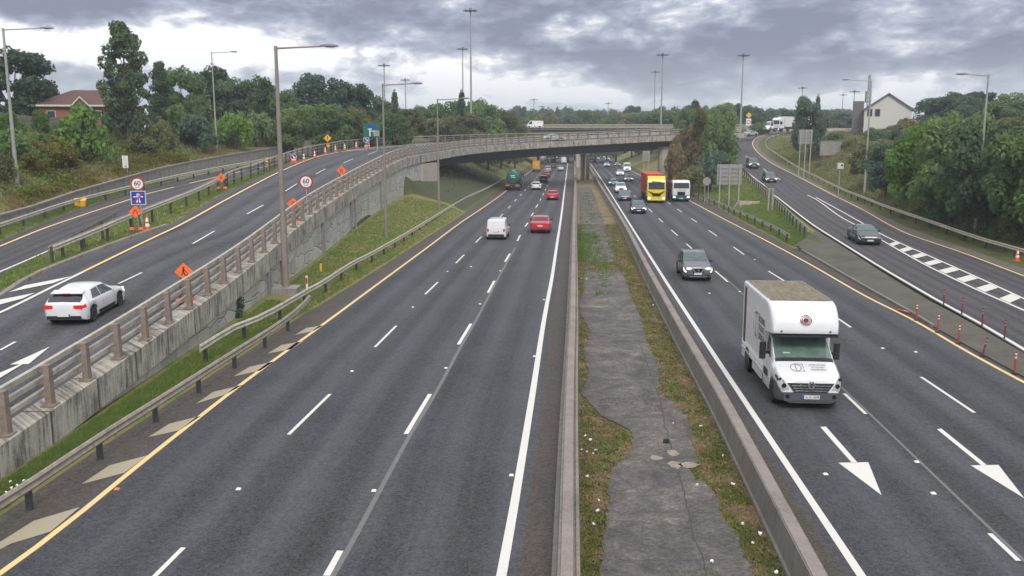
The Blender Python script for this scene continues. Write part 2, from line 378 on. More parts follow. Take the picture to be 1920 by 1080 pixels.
mat('galv', (.42, .42, .40), .5, .35, .15, 3); mat('galv_old', (.30, .265, .22), .7, .1, .25, 4); mat('post_brown', (.24, .19, .155), .75, 0, .3, 5, bump=.3)
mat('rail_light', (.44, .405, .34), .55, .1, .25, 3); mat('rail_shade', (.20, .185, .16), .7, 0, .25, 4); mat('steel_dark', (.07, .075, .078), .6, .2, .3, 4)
mat('pole_grey', (.36, .37, .34), .55, .25, .14, 1.2); mat('pole_brown', (.27, .23, .20), .6, .15, .18, 1.2); mat('lamp_head', (.20, .205, .23), .4, .3)
mat('lamp_glass', (.45, .45, .48), .2)
mat('tyre', (.022, .022, .024), .85); mat('rim', (.30, .31, .33), .35, .7); mat('rim_dark', (.07, .07, .075), .35, .6)
mat('plastic_black', (.022, .023, .026), .5); mat('grille_black', (.012, .012, .014), .35); mat('chrome', (.62, .63, .65), .2, .9)
def glassm(name, col, rough=.08):
    m = mat(name, col, rough, 0, .3, 2.5, spec=.8); return m
glassm('glass', (.035, .05, .05)); glassm('glass_green', (.13, .20, .175)); glassm('glass_dark', (.012, .014, .018)); glassm('glass_teal', (.055, .10, .10))
mat('head_on', (.9, .9, .95), .2, emit=((1, .98, .93), 1.0)); mat('head_warm', (.9, .85, .6), .2, emit=((1, .95, .70), 1.3)); mat('head_off', (.42, .44, .46), .15, spec=.8)
mat('tail_red', (.42, .012, .010), .25, emit=((1, .05, .02), .12)); mat('tail_on', (.55, .012, .01), .25, emit=((1, .06, .02), .22)); mat('plate_white', (.75, .75, .72), .5); mat('ink', (.02, .02, .03), .6)
mat('cone_orange', (.78, .09, .025), .5); mat('cone_white', (.78, .78, .76), .5); mat('sign_orange', (.90, .16, .03), .5, var=.05, emit=((1, .15, .02), .05)); mat('sign_white', (.80, .80, .80), .45); mat('sign_red', (.42, .02, .03), .5)
mat('sign_blue', (.01, .06, .38), .45); mat('sign_green', (.006, .13, .085), .5); mat('sign_yellow', (.80, .45, .02), .5); mat('sign_back', (.33, .34, .335), .5, .3, .12, 1.5)
mat('bollard_red', (.42, .055, .045), .5); mat('bollard_dark', (.20, .03, .035), .6); mat('wood_fence', (.235, .215, .19), .85, var=.35, vs=3)
mat('roof_tile', (.11, .060, .052), .85, var=.3, vs=6); mat('render_white', (.62, .61, .57), .8); mat('render_grey', (.15, .14, .15), .8); mat('brick', (.28, .11, .07), .85)
mat('grit_yellow', (.80, .42, .04), .6, var=.15); mat('bark', (.11, .085, .06), .9, var=.35, vs=8); mat('bark_pale', (.27, .23, .17), .9, var=.3, vs=8)
mat('fuzz_white', (.82, .82, .80), .6, var=.1)
def paintm(name, col, rough=.28, coat=.6, metal=0.0): return mat('car_'+name, col, rough, metal, .05, 2.0, coat=coat)
CAR = dict(white=(.74, .75, .77), silver=(.40, .42, .44), grey=(.11, .115, .13), dark=(.028, .032, .04), black=(.014, .015, .018), red=(.50, .012, .02), bright=(.62, .015, .02), maroon=(.20, .03, .03),
           blue=(.05, .09, .17), green=(.02, .06, .045), yellow=(.80, .62, .015), sand=(.40, .36, .28), teal=(.02, .07, .07), orange=(.75, .38, .04))
for k_, c_ in CAR.items(): paintm(k_, c_, metal=.0 if k_ in ('white', 'yellow', 'red', 'bright') else .25)
# ================================================================== ROADS: lines read off the motorway surface (z = 0)
A_px = [(940, 1080), (962, 960), (997.5, 745), (1020, 600), (1035, 520), (1044, 460), (1052, 408), (1057.5, 363), (1061.5, 330), (1064.5, 305), (1066, 290)]
YL_px = [(0, 1075), (103, 1000), (275, 860), (460, 715), (590, 620), (705, 535), (800, 465), (863, 418), (912, 385), (944, 362), (985, 328), (998, 319), (1012, 308), (1030, 294)]
L1_px = [(289, 1080), (344, 1027), (540, 815), (620, 739), (703, 651), (743, 611), (797, 552.4), (821.4, 529), (854.6, 493.5), (870.3, 477.8), (892, 455), (903, 443.7), (937.5, 407), (953.3, 390.3), (964.7, 377.5), (982.5, 359), (1004, 335), (1030, 306), (1042, 292)]
L2_px = [(610, 1080), (638, 1033), (760, 814.3), (807.5, 739), (859, 646.6), (882.7, 607.2), (915, 549), (927, 526.6), (947, 491), (956, 475.7), (970, 452), (984.7, 425), (995.8, 405.3), (1004.7, 389), (1015, 371.7), (1030.7, 338), (1042.5, 318), (1055, 291)]
B_px = [(1615, 1080), (1480, 878), (1345, 675), (1250, 530), (1195, 443), (1165, 395), (1138, 352), (1122, 328), (1110, 311), (1103, 301), (1096, 291)]
R1_px = [(1910, 1052), (1855.6, 1000.5), (1623.5, 776.5), (1364.5, 528.7), (1341, 508), (1270.5, 441.8), (1258.8, 431.2), (1243, 416.8), (1223, 398), (1204, 381), (1180, 358), (1160, 340), (1136, 318), (1118, 300), (1108, 291)]
R2_px = [(2050, 925), (1827, 774), (1727, 707), (1595.4, 614), (1569.4, 596), (1472, 528), (1395, 477.5), (1344, 442.5), (1307, 416.8), (1278.7, 398), (1240, 371), (1190, 336), (1160, 316), (1136, 301), (1120, 291)]
YR_px = [(2080, 800), (1920, 717), (1809.5, 657), (1712, 600), (1624, 556), (1520, 496.4), (1427.7, 446.6), (1361, 412.6), (1294.4, 377), (1240, 349), (1196.7, 327), (1144.8, 301), (1128, 291)]
NEAR = 13.0
def road_line(px, zf=0.0, near=True):
    P = line(px, zf)
    if near:
        d = P[1]-P[0]
        if P[0].y > NEAR: P.insert(0, P[0]-d*((P[0].y-NEAR)/d.y))
    P = [p for i, p in enumerate(P) if i == 0 or p.y > P[i-1].y+.5]
    return spline(P, 2.0)
LA, LY, LL1, LL2, RB, RR1, RR2, RY = [road_line(q) for q in (A_px, YL_px, L1_px, L2_px, B_px, R1_px, R2_px, YR_px)]
def on_rows(P, Y, dx=0.0, dz=0.0): return [Vector((xat(P, y)+dx, y, zat(P, y)+dz)) for y in Y]
YR_ = list(np.concatenate([np.arange(13, 60, 1.5), np.arange(60, 160, 4), np.arange(160, 500, 12)]))
def sheet(name, polys, m, label=None, kind='structure', dz=0.0, subs=1):
    b = MB()
    for A_, B_ in polys:
        b.ruled([p+Vector((0, 0, dz)) for p in A_], [p+Vector((0, 0, dz)) for p in B_], sub=subs)
    o = b.build(name, m); tag(o, label, None, None, kind); return o
# guard rail line on the left and edges
GR_px = [(-40, 1020), (56, 955), (188, 861), (292, 791), (373, 736), (440, 690), (497, 652), (540, 620)]   # posts of the near rail
GRL = [on(*q) for q in GR_px]
leftedge = spline([Vector((GRL[0].x-.7, NEAR, 0))]+[p+Vector((-.50, 0, 0)) for p in GRL[1:]]+line([(620, 560), (700, 510), (790, 452), (860, 407), (900, 380), (945, 348), (985, 318), (1010, 300), (1024, 291)]), 2.0)
RE_px = [(2200, 790), (1920, 706), (1840, 662), (1760, 617), (1715, 588), (1640, 546), (1560, 500), (1490, 467), (1440, 440), (1390, 415), (1340, 385), (1300, 366), (1250, 345), (1205, 322), (1150, 298), (1134, 290)]
rightedge = road_line(RE_px)
barL = road_line([(1034, 1080), (1044, 880), (1052.5, 738), (1060.5, 627), (1066, 520), (1070, 438), (1074.5, 370), (1075.5, 330), (1075.5, 300), (1075, 290)])
barR = road_line([(1471, 1077), (1415, 955), (1358.8, 833), (1333.8, 780), (1270.4, 656), (1207, 525.6), (1168.5, 440), (1139, 385), (1117, 345), (1104, 318), (1097, 303), (1090, 291)])
Z1 = .004
sheet('road', [(on_rows(LY, YR_, -.35), on_rows(LA, YR_, .35))], M['asphalt_main'], 'dark asphalt of the outbound motorway carriageway')
sheet('road', [(on_rows(RB, YR_, -.35), on_rows(RY, YR_, .35))], M['asphalt_main'], 'dark asphalt of the oncoming motorway carriageway')
sheet('road_shoulder', [(on_rows(leftedge, YR_), on_rows(LY, YR_, -.35)), (on_rows(LA, YR_, .35), on_rows(barL, YR_, .1)), (on_rows(barR, YR_, .4), on_rows(RB, YR_, -.35)), (on_rows(RY, YR_, .35), on_rows(rightedge, YR_))],
      M['asphalt_shoulder'], 'hard shoulders beside the motorway lanes')
# ---- markings
mk = MB()
def stripe(P, w, y0=0, y1=1e9, m=0, z=.008, b=mk):
    Q = [p for p in P if y0 <= p.y <= y1]
    if len(Q) > 1: b.ruled([p+Vector((-w/2, 0, z)) for p in Q], [p+Vector((w/2, 0, z)) for p in Q], m)
def dashpx(pairs, w=.12, zf=0.0, z=.008, m=0):
    for a, b in pairs:
        p, q = on(*a, zf), on(*b, zf); d = (q-p).normalized(); r = Vector((d.y, -d.x, 0))*w/2; u = Vector((0, 0, z))
        mk.quad(p-r+u, p+r+u, q+r+u, q-r+u, m)
def dashes(P, y, y1, mod, ln, w=.12, z=.008, m=0):
    while y < y1:
        a = Vector((xat(P, y), y, zat(P, y)+z)); c = Vector((xat(P, y+ln), y+ln, zat(P, y+ln)+z)); mk.quad(a-Vector((w/2, 0, 0)), a+Vector((w/2, 0, 0)), c+Vector((w/2, 0, 0)), c-Vector((w/2, 0, 0)), m); y += mod
stripe(LA, .22); stripe(RB, .20); stripe(LY, .17, m=1); stripe(RY, .17, m=1)
def yof(px, py): return on(px, py).y
dashpx([((289, 1082), (344, 1027)), ((541, 815), (619, 739)), ((703, 651), (743, 611)), ((797, 552), (821, 529)), ((854.6, 493.5), (870.3, 477.8)), ((892, 455), (903, 443.7))])
dashpx([((612, 1080), (638, 1033)), ((761, 814), (806.5, 739)), ((859.5, 646), (883, 607)), ((915, 549), (927, 526.6)), ((947, 491), (956, 475.7)), ((970, 452), (975.5, 440.7)), ((984.7, 425), (990, 417.5)), ((995.8, 405.3), (1000, 399)), ((1004.7, 389), (1008.3, 383.7))], .15)
dashes(LL1, yof(937.5, 407), 480, 13, 4.3); dashes(LL2, yof(1012, 376.3), 480, 13, 4.3)
dashpx([((1910, 1052), (1855.6, 1000.5)), ((1623.5, 776.5), (1583, 738)), ((1460, 620), (1430, 592)), ((1364.5, 528.7), (1341, 508)), ((1301, 470), (1287, 457)), ((1270.5, 441.8), (1258.8, 431.2)), ((1243, 416.8), (1235, 409.5)), ((1223, 398), (1216, 391))])
dashpx([((1827, 774), (1727, 707)), ((1595.4, 614), (1569.4, 596)), ((1472, 528), (1440.7, 508.3)), ((1395, 477.5), (1375, 463)), ((1344, 442.5), (1329, 432)), ((1307, 416.8), (1295.5, 409.5)), ((1278.7, 398), (1270, 392))])
dashes(RR1, yof(1205, 382)+1, 480, 13, 4.3); dashes(RR2, yof(1257, 383), 480, 13, 4.3)
def polypx(pts, m=0, zf=0.0, z=.008):
    mk.poly([on(x, y, zf)+Vector((0, 0, z)) for x, y in pts][::-1], m)
for q in ([(-60, 1062), (-10, 1023), (63, 977), (150, 951), (95, 997), (20, 1020)], [(153, 908), (205, 873), (277, 854), (233, 887)], [(278, 820), (317, 795), (377, 780), (337, 807)], [(368, 757), (400, 735), (455, 722), (423, 740)],
          [(438, 706), (468, 688), (514, 678), (488, 695)], [(502, 663), (528, 647), (569, 640), (546, 655)], [(553, 628), (575, 615), (607, 610), (587, 621)]): polypx(q, 2)
for sh, hd in (([(1538, 801), (1548.5, 800), (1608, 868), (1597, 868)], [(1572, 868), (1628, 867), (1653, 929)]), ([(1756.6, 805), (1765, 804), (1851, 873), (1840, 873)], [(1820, 873), (1872, 872), (1921, 935)])):
    polypx(sh); polypx(hd)
mko = mk  # continued on the ramps below
# sealed seam beside the lane dashes
sm = MB(); stripe([p+Vector((.16, 0, 0)) for p in LL2], .13, 13, 75, 0, .006, sm); stripe([p+Vector((.13, 0, 0)) for p in RR1], .09, 13, 60, 0, .006, sm)
tag(sm.build('road_seam', M['seam']), 'grey sealed joint running beside the lane dashes', kind='structure')
# ================================================================== the median
YM = [y for y in YR_ if y < 480]
sheet('median_ground', [(on_rows(barL, YM, .2, .02), on_rows(barR, YM, .15, .02))], M['moss_litter'], 'mossy leaf strewn median strip between the barriers', subs=4)
def jag(P, amp, seed):
    out = []
    for i, p in enumerate(P):
        a = mnoise.noise(Vector((p.y*1.1, seed, 0)))*amp+mnoise.noise(Vector((p.y*3.3, seed, 5)))*amp*.8+mnoise.noise(Vector((p.y*9, seed, 8)))*amp*.6
        out.append(p+Vector((a, 0, 0)))
    return out
sl = MB()
SLL = [(1128, 1085), (1127, 1030), (1137, 985), (1140, 950), (1142, 900), (1148, 880), (1175, 862), (1188, 835), (1184, 812), (1155, 795), (1132, 785), (1112, 765), (1090, 742), (1092, 727), (1105, 700), (1098, 680), (1092, 660), (1104, 640), (1105, 620), (1088, 590), (1086, 565), (1096, 545), (1094, 525), (1100, 508)]
SLR = [(1412, 1085), (1392, 1035), (1380, 1000), (1358, 985), (1345, 950), (1328, 912), (1300, 900), (1290, 880), (1312, 868), (1300, 850), (1296, 800), (1281, 778), (1262, 758), (1235, 740), (1236, 700), (1226, 670), (1212, 640), (1206, 610), (1196, 585), (1186, 565), (1180, 545), (1172, 525), (1166, 512), (1160, 503)]
a_ = resample(line(SLL), n=150); c_ = resample(line(SLR), n=150)
ys = np.linspace(max(a_[0].y, c_[0].y)-3, min(a_[-1].y, c_[-1].y), 420)
def side(P, seed, amp=.10): return jag([Vector((xat(P, y), y, .055)) for y in ys], amp, seed)
sl.ruled(side(a_, 1), side(c_, 9))
ys2 = np.linspace(on(1120, 493).y, on(1110, 352).y, 400)
def cx(t, y): return xat(barL, y)+(xat(barR, y)-xat(barL, y))*t
sl2 = MB(); sl2.ruled(jag([Vector((cx(.22, y), y, .05)) for y in ys2], .42, 3), jag([Vector((cx(.70, y), y, .05)) for y in ys2], .42, 17))
tag(sl.build('median_slab', M['slab']), 'cracked grey paved slab of the median with mossy edges', kind='structure')
tag(sl2.build('median_slab', M['slab']), 'overgrown grey paved slab of the median farther off', kind='structure')
cr = MB()
def crack(pts, w, z=.062):
    P = jag(resample(line(pts), .07), .07, pts[0][0]); cr.ruled([p+Vector((-w/2, 0, z)) for p in P], [p+Vector((w/2, 0, z)) for p in P])
crack([(1325, 1085), (1318, 1050), (1300, 1010), (1290, 960), (1275, 900), (1262, 850), (1248, 810), (1240, 760)], .03); crack([(1240, 760), (1218, 700), (1205, 660), (1196, 640)], .03)
for y in (1002, 905, 820, 757, 705, 672, 640, 600, 570, 545): crack([(1135 + (1080-y)*-.05, y), (1190, y+3), (1230+(y-600)*.12, y-1)], .012)
for k in range(420):
    y = random.choice([748, 640, 612, 765]); px = random.uniform(1120, 1250); p = on(px, y+random.gauss(0, 9)); r = random.uniform(.02, .05)
    cr.add([p+Vector((math.cos(a)*r*random.uniform(.5, 1.2), math.sin(a)*r*random.uniform(.5, 1.2), .0625)) for a in (0, 1.2, 2.5, 3.7, 5)], [(0, 1, 2, 3, 4)])
mat('crack_dark', (.06, .055, .048), .9); o = cr.build('median_slab_cracks', M['crack_dark']); tag(o, 'dark cracks and pits in the median slab', kind='stuff')
# barriers
def barrier(name, P, prof, label, topm=None):
    P = [p for p in P if p.y < 470]; t = thing(name, label, 'barrier', P[0]); b = MB(); b.o = Vector(P[0])
    b.extrude(P, prof, closed=True); b.build('barrier_wall', M['concrete_barrier'], t)
    c = MB(); c.o = Vector(P[0]); xs = [p[0] for p in prof if p[1] > .7]; c.extrude(P, topm, closed=True); c.build('coping', M['concrete_top'], t); return t
barrier('median_barrier', barL, [(0, -.1), (0, .07), (.10, .14), (.14, .78), (.20, .80), (.20, .84), (.45, .84), (.45, .76), (.51, .76), (.51, .82), (.58, .82), (.62, -.1)], 'brown stepped concrete barrier between the outbound carriageway and the median', [(.205, .80), (.205, .862), (.445, .862), (.445, .80)])
barrier('median_barrier', barR, [(0, -.1), (0, .12), (.05, .16), (.09, .84), (.42, .84), (.50, .14), (.55, .08), (.55, -.1)], 'plain brown concrete barrier between the median and the oncoming carriageway', [(.12, .80), (.12, .862), (.39, .862), (.39, .80)])
# ================================================================== the ramp and flyover: outer edge of the deck, read at the wall 13.8 m to the left
fx = lambda px, py: at_depth(px, py, -13.8*F/(px-960))
RAIL = [fx(-160, 952), fx(0, 835), fx(35, 813), fx(145, 740), fx(187, 708), fx(360, 584), fx(502, 477), fx(570, 415), fx(635, 370), fx(700, 329), at_depth(760, 297, 110), at_depth(820, 286, 128), at_depth(880, 277, 144),
        at_depth(940, 272, 156), at_depth(1000, 268, 165), at_depth(1060, 264.5, 171.5), at_depth(1120, 261.6, 176), at_depth(1200, 257, 180), at_depth(1265, 254, 183), at_depth(1330, 251, 187), at_depth(1400, 249, 192)]
# smooth the heights along it
FL = spline(RAIL, 1.0)
zz = np.array([p.z for p in FL]); k_ = np.ones(15)/15; zz = np.convolve(np.pad(zz, 7, mode='edge'), k_, mode='valid')
for p, z in zip(FL, zz): p.z = z
LEDGE = .16
zr0 = surf_from(FL[::4]+[FL[-1]]); FXY = np.array([(p.x, p.y) for p in FL[::4]])
def zr(X, Y):
    """road surface of the ramp: banked up to 5 % through the bend"""
    i = ((FXY-(X, Y))**2).sum(1).argmin(); d = min(12.0, max(0.0, math.hypot(*(FXY[i]-(X, Y)))-.75))
    return zr0(X, Y)-LEDGE+d*float(np.interp(FXY[i][1], [55, 105, 170, 184], [0, .05, .05, .03]))
RLp = [(0, 556), (62, 520), (140, 487), (225, 455), (312, 425), (430, 358), (480, 336), (530, 313), (575, 297.5), (640, 280.5), (700, 272.5)]
RLe = line(RLp, zr); d0 = (RLe[1]-RLe[0]).normalized(); RLe.insert(0, RLe[0]-d0*26); RLe[0].z = zr(RLe[0].x, RLe[0].y)
# beyond, the deck keeps its width
def near_i(P, q): return min(range(len(P)), key=lambda i: (P[i]-q).length)
i0 = near_i(FL, RLe[-1]); wd = (FL[i0]-RLe[-1]).length
print('deck width', round(wd, 2), 'at', RLe[-1], 'n', len(FL))
rest = []
for i in range(i0+6, len(FL), 6):
    t = FL[min(i+1, len(FL)-1)]-FL[i-1]; t.z = 0; t.normalize(); k = min(1, (i-i0)/40); w_ = wd*(1-k)+11.0*k; rest.append(FL[i]+Vector((-t.y, t.x, 0))*w_-Vector((0, 0, LEDGE)))
for q in rest: q.z = zr(q.x, q.y)
RLE = spline(RLe+rest, 1.5)
nS = 150; FR = resample(FL, n=nS); FLF = resample(RLE, n=nS)
# ruled by nearest station: for each outer point take the closest inner-edge point, kept in order
j = 0; pairs = []
for p in resample(FL, 1.5):
    cand = range(j, min(j+25, len(RLE))); t = p
    best = min(cand, key=lambda q: (RLE[q].xy-p.xy).length); j = best; pairs.append((p, RLE[best]))
zin = Vector((0, 0, -LEDGE))
DR = [p+zin for p, q in pairs]; DL = [q for p, q in pairs]
for q in DL: q.z = zr(q.x, q.y)
DR_in = offset(DR, -.75)
sheet('ramp_road', [(DL, DR_in)], M['asphalt_ramp'], 'asphalt of the ramp climbing onto the curved flyover', subs=3)
# ---- deck edge beam, wall, girder
wall = thing('retaining_wall', 'streaked concrete edge beam over a pale block wall carrying the ramp', 'retaining wall', FL[0])
i_ab = near_i(FL, at_depth(792, 291, 119)); SH = FL[:i_ab+1]
bm_ = MB(); bm_.o = Vector(FL[0]); BR = FL[i_ab-1:]
prof = [(-.85, -.30), (-.85, 0), (0, 0), (0, -1.05), (-.16, -1.12), (-.16, -.30)]
bm_.extrude(SH, prof, closed=True); bm_.build('edge_beam', M['concrete_parapet'], wall)
bw = MB(); bw.o = Vector(FL[0]); PB = [p+Vector((0, 0, -1.06)) for p in offset(SH, -.14)]
def foot(p): return Vector((p.x, p.y, -1.2))
bw.ruled([foot(p) for p in PB], [p for p in PB]); bw.build('block_facing', M['block_wall'], wall)
rb = MB(); rb.o = Vector(FL[0])                                         # recessed dark ribs / pilasters
for px in (505, 524, 603, 657, 664, 712): 
    p = min(PB, key=lambda q: abs((q.x/ (q.y*cp+(CAMH-q.z)*sp))*F+960-px)); rb.box((p.x+.05, p.y, p.z/2-.3), (.16, .55, p.z+.6))
rb.build('rib', M['concrete_wall'], wall)
# abutment panel
pa, pb = PB[-1].copy(), offset(FL, -.14)[i_ab+9].copy()
ab = MB(); n_ = Vector((pb.y-pa.y, -(pb.x-pa.x), 0)).normalized()
base = [Vector((q.x, q.y, -.5)) for q in (pa, pb)]
ab.prism([base[0]+n_*.25, base[1]+n_*.25, base[1]-n_*5+Vector((-2, 3, 0)), base[0]-n_*5], (0, 0, min(pa.z, pb.z)+.35))
abo = ab.build('abutment', M['concrete_pale']); tag(abo, 'pale plain concrete abutment at the end of the ramp wall', 'abutment')
bridge = thing('flyover', 'curved concrete flyover with a dark box girder crossing the motorway', 'bridge', BR[0])
g = MB(); g.o = Vector(BR[0]); 
g.extrude(BR, [(-.85, -.30), (-.85, 0), (0, 0), (0, -1.05), (-.16, -1.12), (-.16, -.30)], closed=True); g.build('edge_beam', M['concrete_parapet'], bridge)
g = MB(); g.o = Vector(BR[0]); W_ = 10.6
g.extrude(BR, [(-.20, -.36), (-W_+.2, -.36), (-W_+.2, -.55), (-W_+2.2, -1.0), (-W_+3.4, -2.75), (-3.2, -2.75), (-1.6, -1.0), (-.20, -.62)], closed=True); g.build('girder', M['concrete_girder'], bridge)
g = MB(); g.o = Vector(BR[0]); g.extrude(BR, [(-W_-.45, -.9), (-W_-.45, .46), (-W_-.05, .46), (-W_-.05, -.54)], closed=True); g.build('edge_beam', M['concrete_parapet'], bridge)
# piers
def pier(name, x, y, top, w, d, label, m='concrete_wall', z0=-.2, n=2):
    t = thing(name, label, 'pier', (x, y, 0)); b = MB()
    b.box((0, 0, (top-.5+z0)/2), (w, d, top-.5-z0), bev=.25); b.build('shaft', M[m], t); c = MB(); c.box((0, 0, top-.25), (w*1.5, d*1.2, .5)); c.build('cap', M[m], t)
q = on(1096, 338); pier('bridge_pier', q.x-.55, q.y-1.5, 5.75, .85, 1.2, 'slim square concrete pier standing in the median below the flyover', n=1); pier('bridge_pier', q.x+.75, q.y+1.8, 5.8, .85, 1.2, 'second slim median pier right behind the front one below the flyover')
q = at_depth(1243, 300, 186)
t = thing('bridge_pier', 'thick round pale pier by the bushes at the right end of the flyover', 'pier', (q.x, q.y, 0)); b = MB(); b.lathe([(1.05, -.3), (1.05, 6.7)], n=24); b.build('shaft', M['concrete_pale'], t, True)
c = MB(); c.lathe([(1.05, 6.7), (1.3, 7.2)], n=24); c.build('cap', M['concrete_pale'], t, True)
# ================================================================== left slip road (runs beside the ramp, a little lower)
zs_tab = [(0, .3), (30, 1.15), (45, 1.75), (60, 2.4), (80, 3.4), (100, 4.5), (120, 5.4), (160, 7.2), (220, 8.5)]
zsl = lambda X, Y: float(np.interp(Y, [a for a, b in zs_tab], [b for a, b in zs_tab]))
def ext(P, n=30, zf=None):
    d = (P[1]-P[0]).normalized(); q = P[0]-d*n
    if zf: q.z = zf(q.x, q.y)
    return [q]+P
SR_px = [(0, 517), (92, 472), (175, 434), (290, 392), (400, 352), (470, 326), (540, 303), (600, 288), (650, 279)]     # right edge of slip asphalt
SL_px = [(0, 452), (87, 415), (160, 388), (250, 358), (330, 338), (407, 321), (470, 309), (530, 299), (580, 288), (625, 279)]
SRe = spline(ext(line(SR_px, zsl), 30, zsl), 2); SLe = spline(ext(line(SL_px, zsl), 30, zsl), 2)
sheet('slip_road', [(resample(SLe, n=60), resample(SRe, n=60))], M['asphalt_slip'], 'grey slip road below the brambles on the left', dz=.012, subs=2)
WT = ext(line([(0, 428), (60, 412), (145, 383), (250, 352), (325, 332), (410, 315), (475, 303), (520, 294), (565, 283)], zsl), 30, zsl)   # foot of the low wall
WT = spline(WT, 2)
sheet('verge', [(resample(WT, n=60), resample(SLe, n=60))], M['grass'], 'grassy gravel verge in front of the low left wall', dz=.006, subs=3)
sheet('verge', [(resample([p for p in SRe if p.y < 105], n=60), resample([q for q in DL if q.y < 108], n=60))], M['grass'], 'narrow grass verge between slip road and ramp', dz=.006, subs=2)
# yellow and white lines there
YS = spline(ext(line([(0, 462), (87, 427), (250, 372), (282, 362), (407, 332), (450, 322), (500, 312)], zsl), 30, zsl), 2)
stripe(YS, .2, z=.024, m=1); stripe(spline(ext(line([(0, 510), (92, 470), (175, 432)], zsl), 30, zsl), 2), .17, z=.024)
KB = line([(0, 556), (62, 517), (140, 485), (225, 453), (312, 423)], zr)
kb = MB(); kb.extrude(spline(ext(KB, 10, zr), 2), [(-.15, -.1), (-.15, .11), (.12, .11), (.16, -.1)], closed=True); tag(kb.build('kerb', M['concrete_top']), 'worn concrete kerb along the ramp verge', kind='structure')
RW = spline(ext(line([(0, 587), (80, 548), (157, 510)], zr), 24, zr), 1.5); stripe(RW, .2, z=.03)
RYp = line([(157, 510), (280, 450), (337, 423), (415, 380), (480, 345), (530, 320), (590, 296), (650, 283), (705, 276)], zr)
stripe(spline(RYp, 1.5), .2, z=.035, m=1)
for q in ([(16, 549), (47, 536), (134, 519), (99, 532)], [(-40, 574), (0, 563), (66, 550), (42, 561), (0, 572), (-50, 590)]): polypx(q, 0, zr, .03)
RD = [((0, 658), (29, 642)), ((222, 533), (266, 512)), ((361, 458), (402, 434)), ((463, 402), (494, 385)), ((535, 359), (557, 345)), ((592, 327), (610, 317)), ((644, 306), (662, 298)), ((690, 290), (706, 284))]
dashpx(RD, .13, zr, .03)
polypx([(19, 685), (94, 651), (54, 684)], 0, zr, .03); polypx([(36, 685), (43, 684), (0, 710), (-30, 728), (-36, 722), (0, 700)], 0, zr, .028)
# ================================================================== right slip road
ssd = [(1920, 657, 38.5), (1835, 607, 44.6), (1765.5, 570, 51), (1715, 540.5, 57.5), (1647, 499, 70), (1570, 451, 84), (1520, 419, 96), (1450, 364, 128), (1437.5, 354, 138), (1391, 314, 164), (1375, 301, 178), (1356, 280, 199), (1348, 266, 218), (1345, 258, 235)]
SSL = [at_depth(*q) for q in ssd]
for i, z in enumerate([0, 0, .02, .08, .25, .5, .72, 1.35]): SSL[i] = on(ssd[i][0], ssd[i][1], z)
SSL = spline(SSL, 3); d = (SSL[1]-SSL[0]).normalized(); SSL = [SSL[0]-d*24]+SSL
zz = np.array([p.z for p in SSL]); zz = np.convolve(np.pad(zz, 4, mode='edge'), np.ones(9)/9, mode='valid')
for p, z in zip(SSL, zz): p.z = z
zs2 = surf_from(SSL)
SYp = [(1920, 518.5), (1803, 474), (1696, 436.6), (1620, 395), (1560, 365), (1495, 331), (1445, 305), (1417.5, 282.5), (1409, 266), (1420, 255), (1442, 249)]
SY = spline(line(SYp[:8], zs2)+[at_depth(1411, 268, 206), at_depth(1425, 256, 224), at_depth(1455, 249, 240)], 3); d = (SY[1]-SY[0]).normalized(); SY = [SY[0]-d*30]+SY
SG = spline(line([(1920, 488), (1835, 462), (1753, 432), (1655, 396), (1630, 385), (1580, 364), (1535, 341), (1495, 320), (1460, 297)], zs2)+[at_depth(1437, 279, 208), at_depth(1445, 262, 226), at_depth(1490, 252, 240)], 3); d = (SG[1]-SG[0]).normalized(); SG = [SG[0]-d*30]+SG
SSLo = offset(SSL, 0.0); SSW = [p+Vector((-.9, 0, 0)) for p in SSL]
N_ = 90; rs = lambda P: resample(P, n=N_)
sheet('slip_road', [(rs([p+Vector((-.2, 0, 0)) for p in SSL]), rs([p+Vector((.3, .2, 0)) for p in SY]))], M['asphalt_slip'], 'grey slip road curving down on the right', dz=.03, subs=4)
def flat_on(P, zf, dz=0): return [Vector((p.x, p.y, zf(p.x, p.y)+dz)) for p in P]
sheet('road_shoulder', [(rs(SY), rs([p.lerp(q, .45) for p, q in zip(rs(SY), rs(SG))]))], M['asphalt_old'], 'pale shoulder outside the right slip road', dz=.022, subs=2)
sheet('verge', [(rs([p.lerp(q, .40) for p, q in zip(rs(SY), rs(SG))]), rs([p+Vector((1.2, .6, 0)) for p in SG]))], M['scrub'], 'dark weedy verge under the right guard rail', dz=.014, subs=2)
stripe(SSL, .2, z=.042); stripe([p for p in SY], .18, z=.042, m=1)
s2 = lambda px, py: on(px, py, zs2)
CA = spline([s2(*q) for q in [(2010, 628), (1920, 584.5), (1834.7, 546.8), (1740, 501), (1700, 479), (1662, 457), (1620, 432), (1575, 407), (1530, 375), (1500, 360), (1478, 347)]], 2)
CB = spline([s2(*q) for q in [(2010, 604), (1920, 562.5), (1834.7, 523), (1740, 480.7), (1660, 444.5), (1600, 410), (1555, 385), (1530, 371)]], 2)
stripe(CA, .18, z=.075); stripe(CB, .18, z=.075)
yy = SYc = None
def mid_(y, t): return Vector((xat(CA, y)*(1-t)+xat(CB, y)*t, y, zs2(xat(CA, y), y)+.052))
y = CA[0].y+1.0 if CA[0].y < CA[-1].y else CA[-1].y+1
CAs, CBs = sorted(CA, key=lambda p: p.y), sorted(CB, key=lambda p: p.y)
def edge_(P, y): return Vector((float(np.interp(y, [p.y for p in P], [p.x for p in P])), y, 0))
y = CAs[0].y+.6
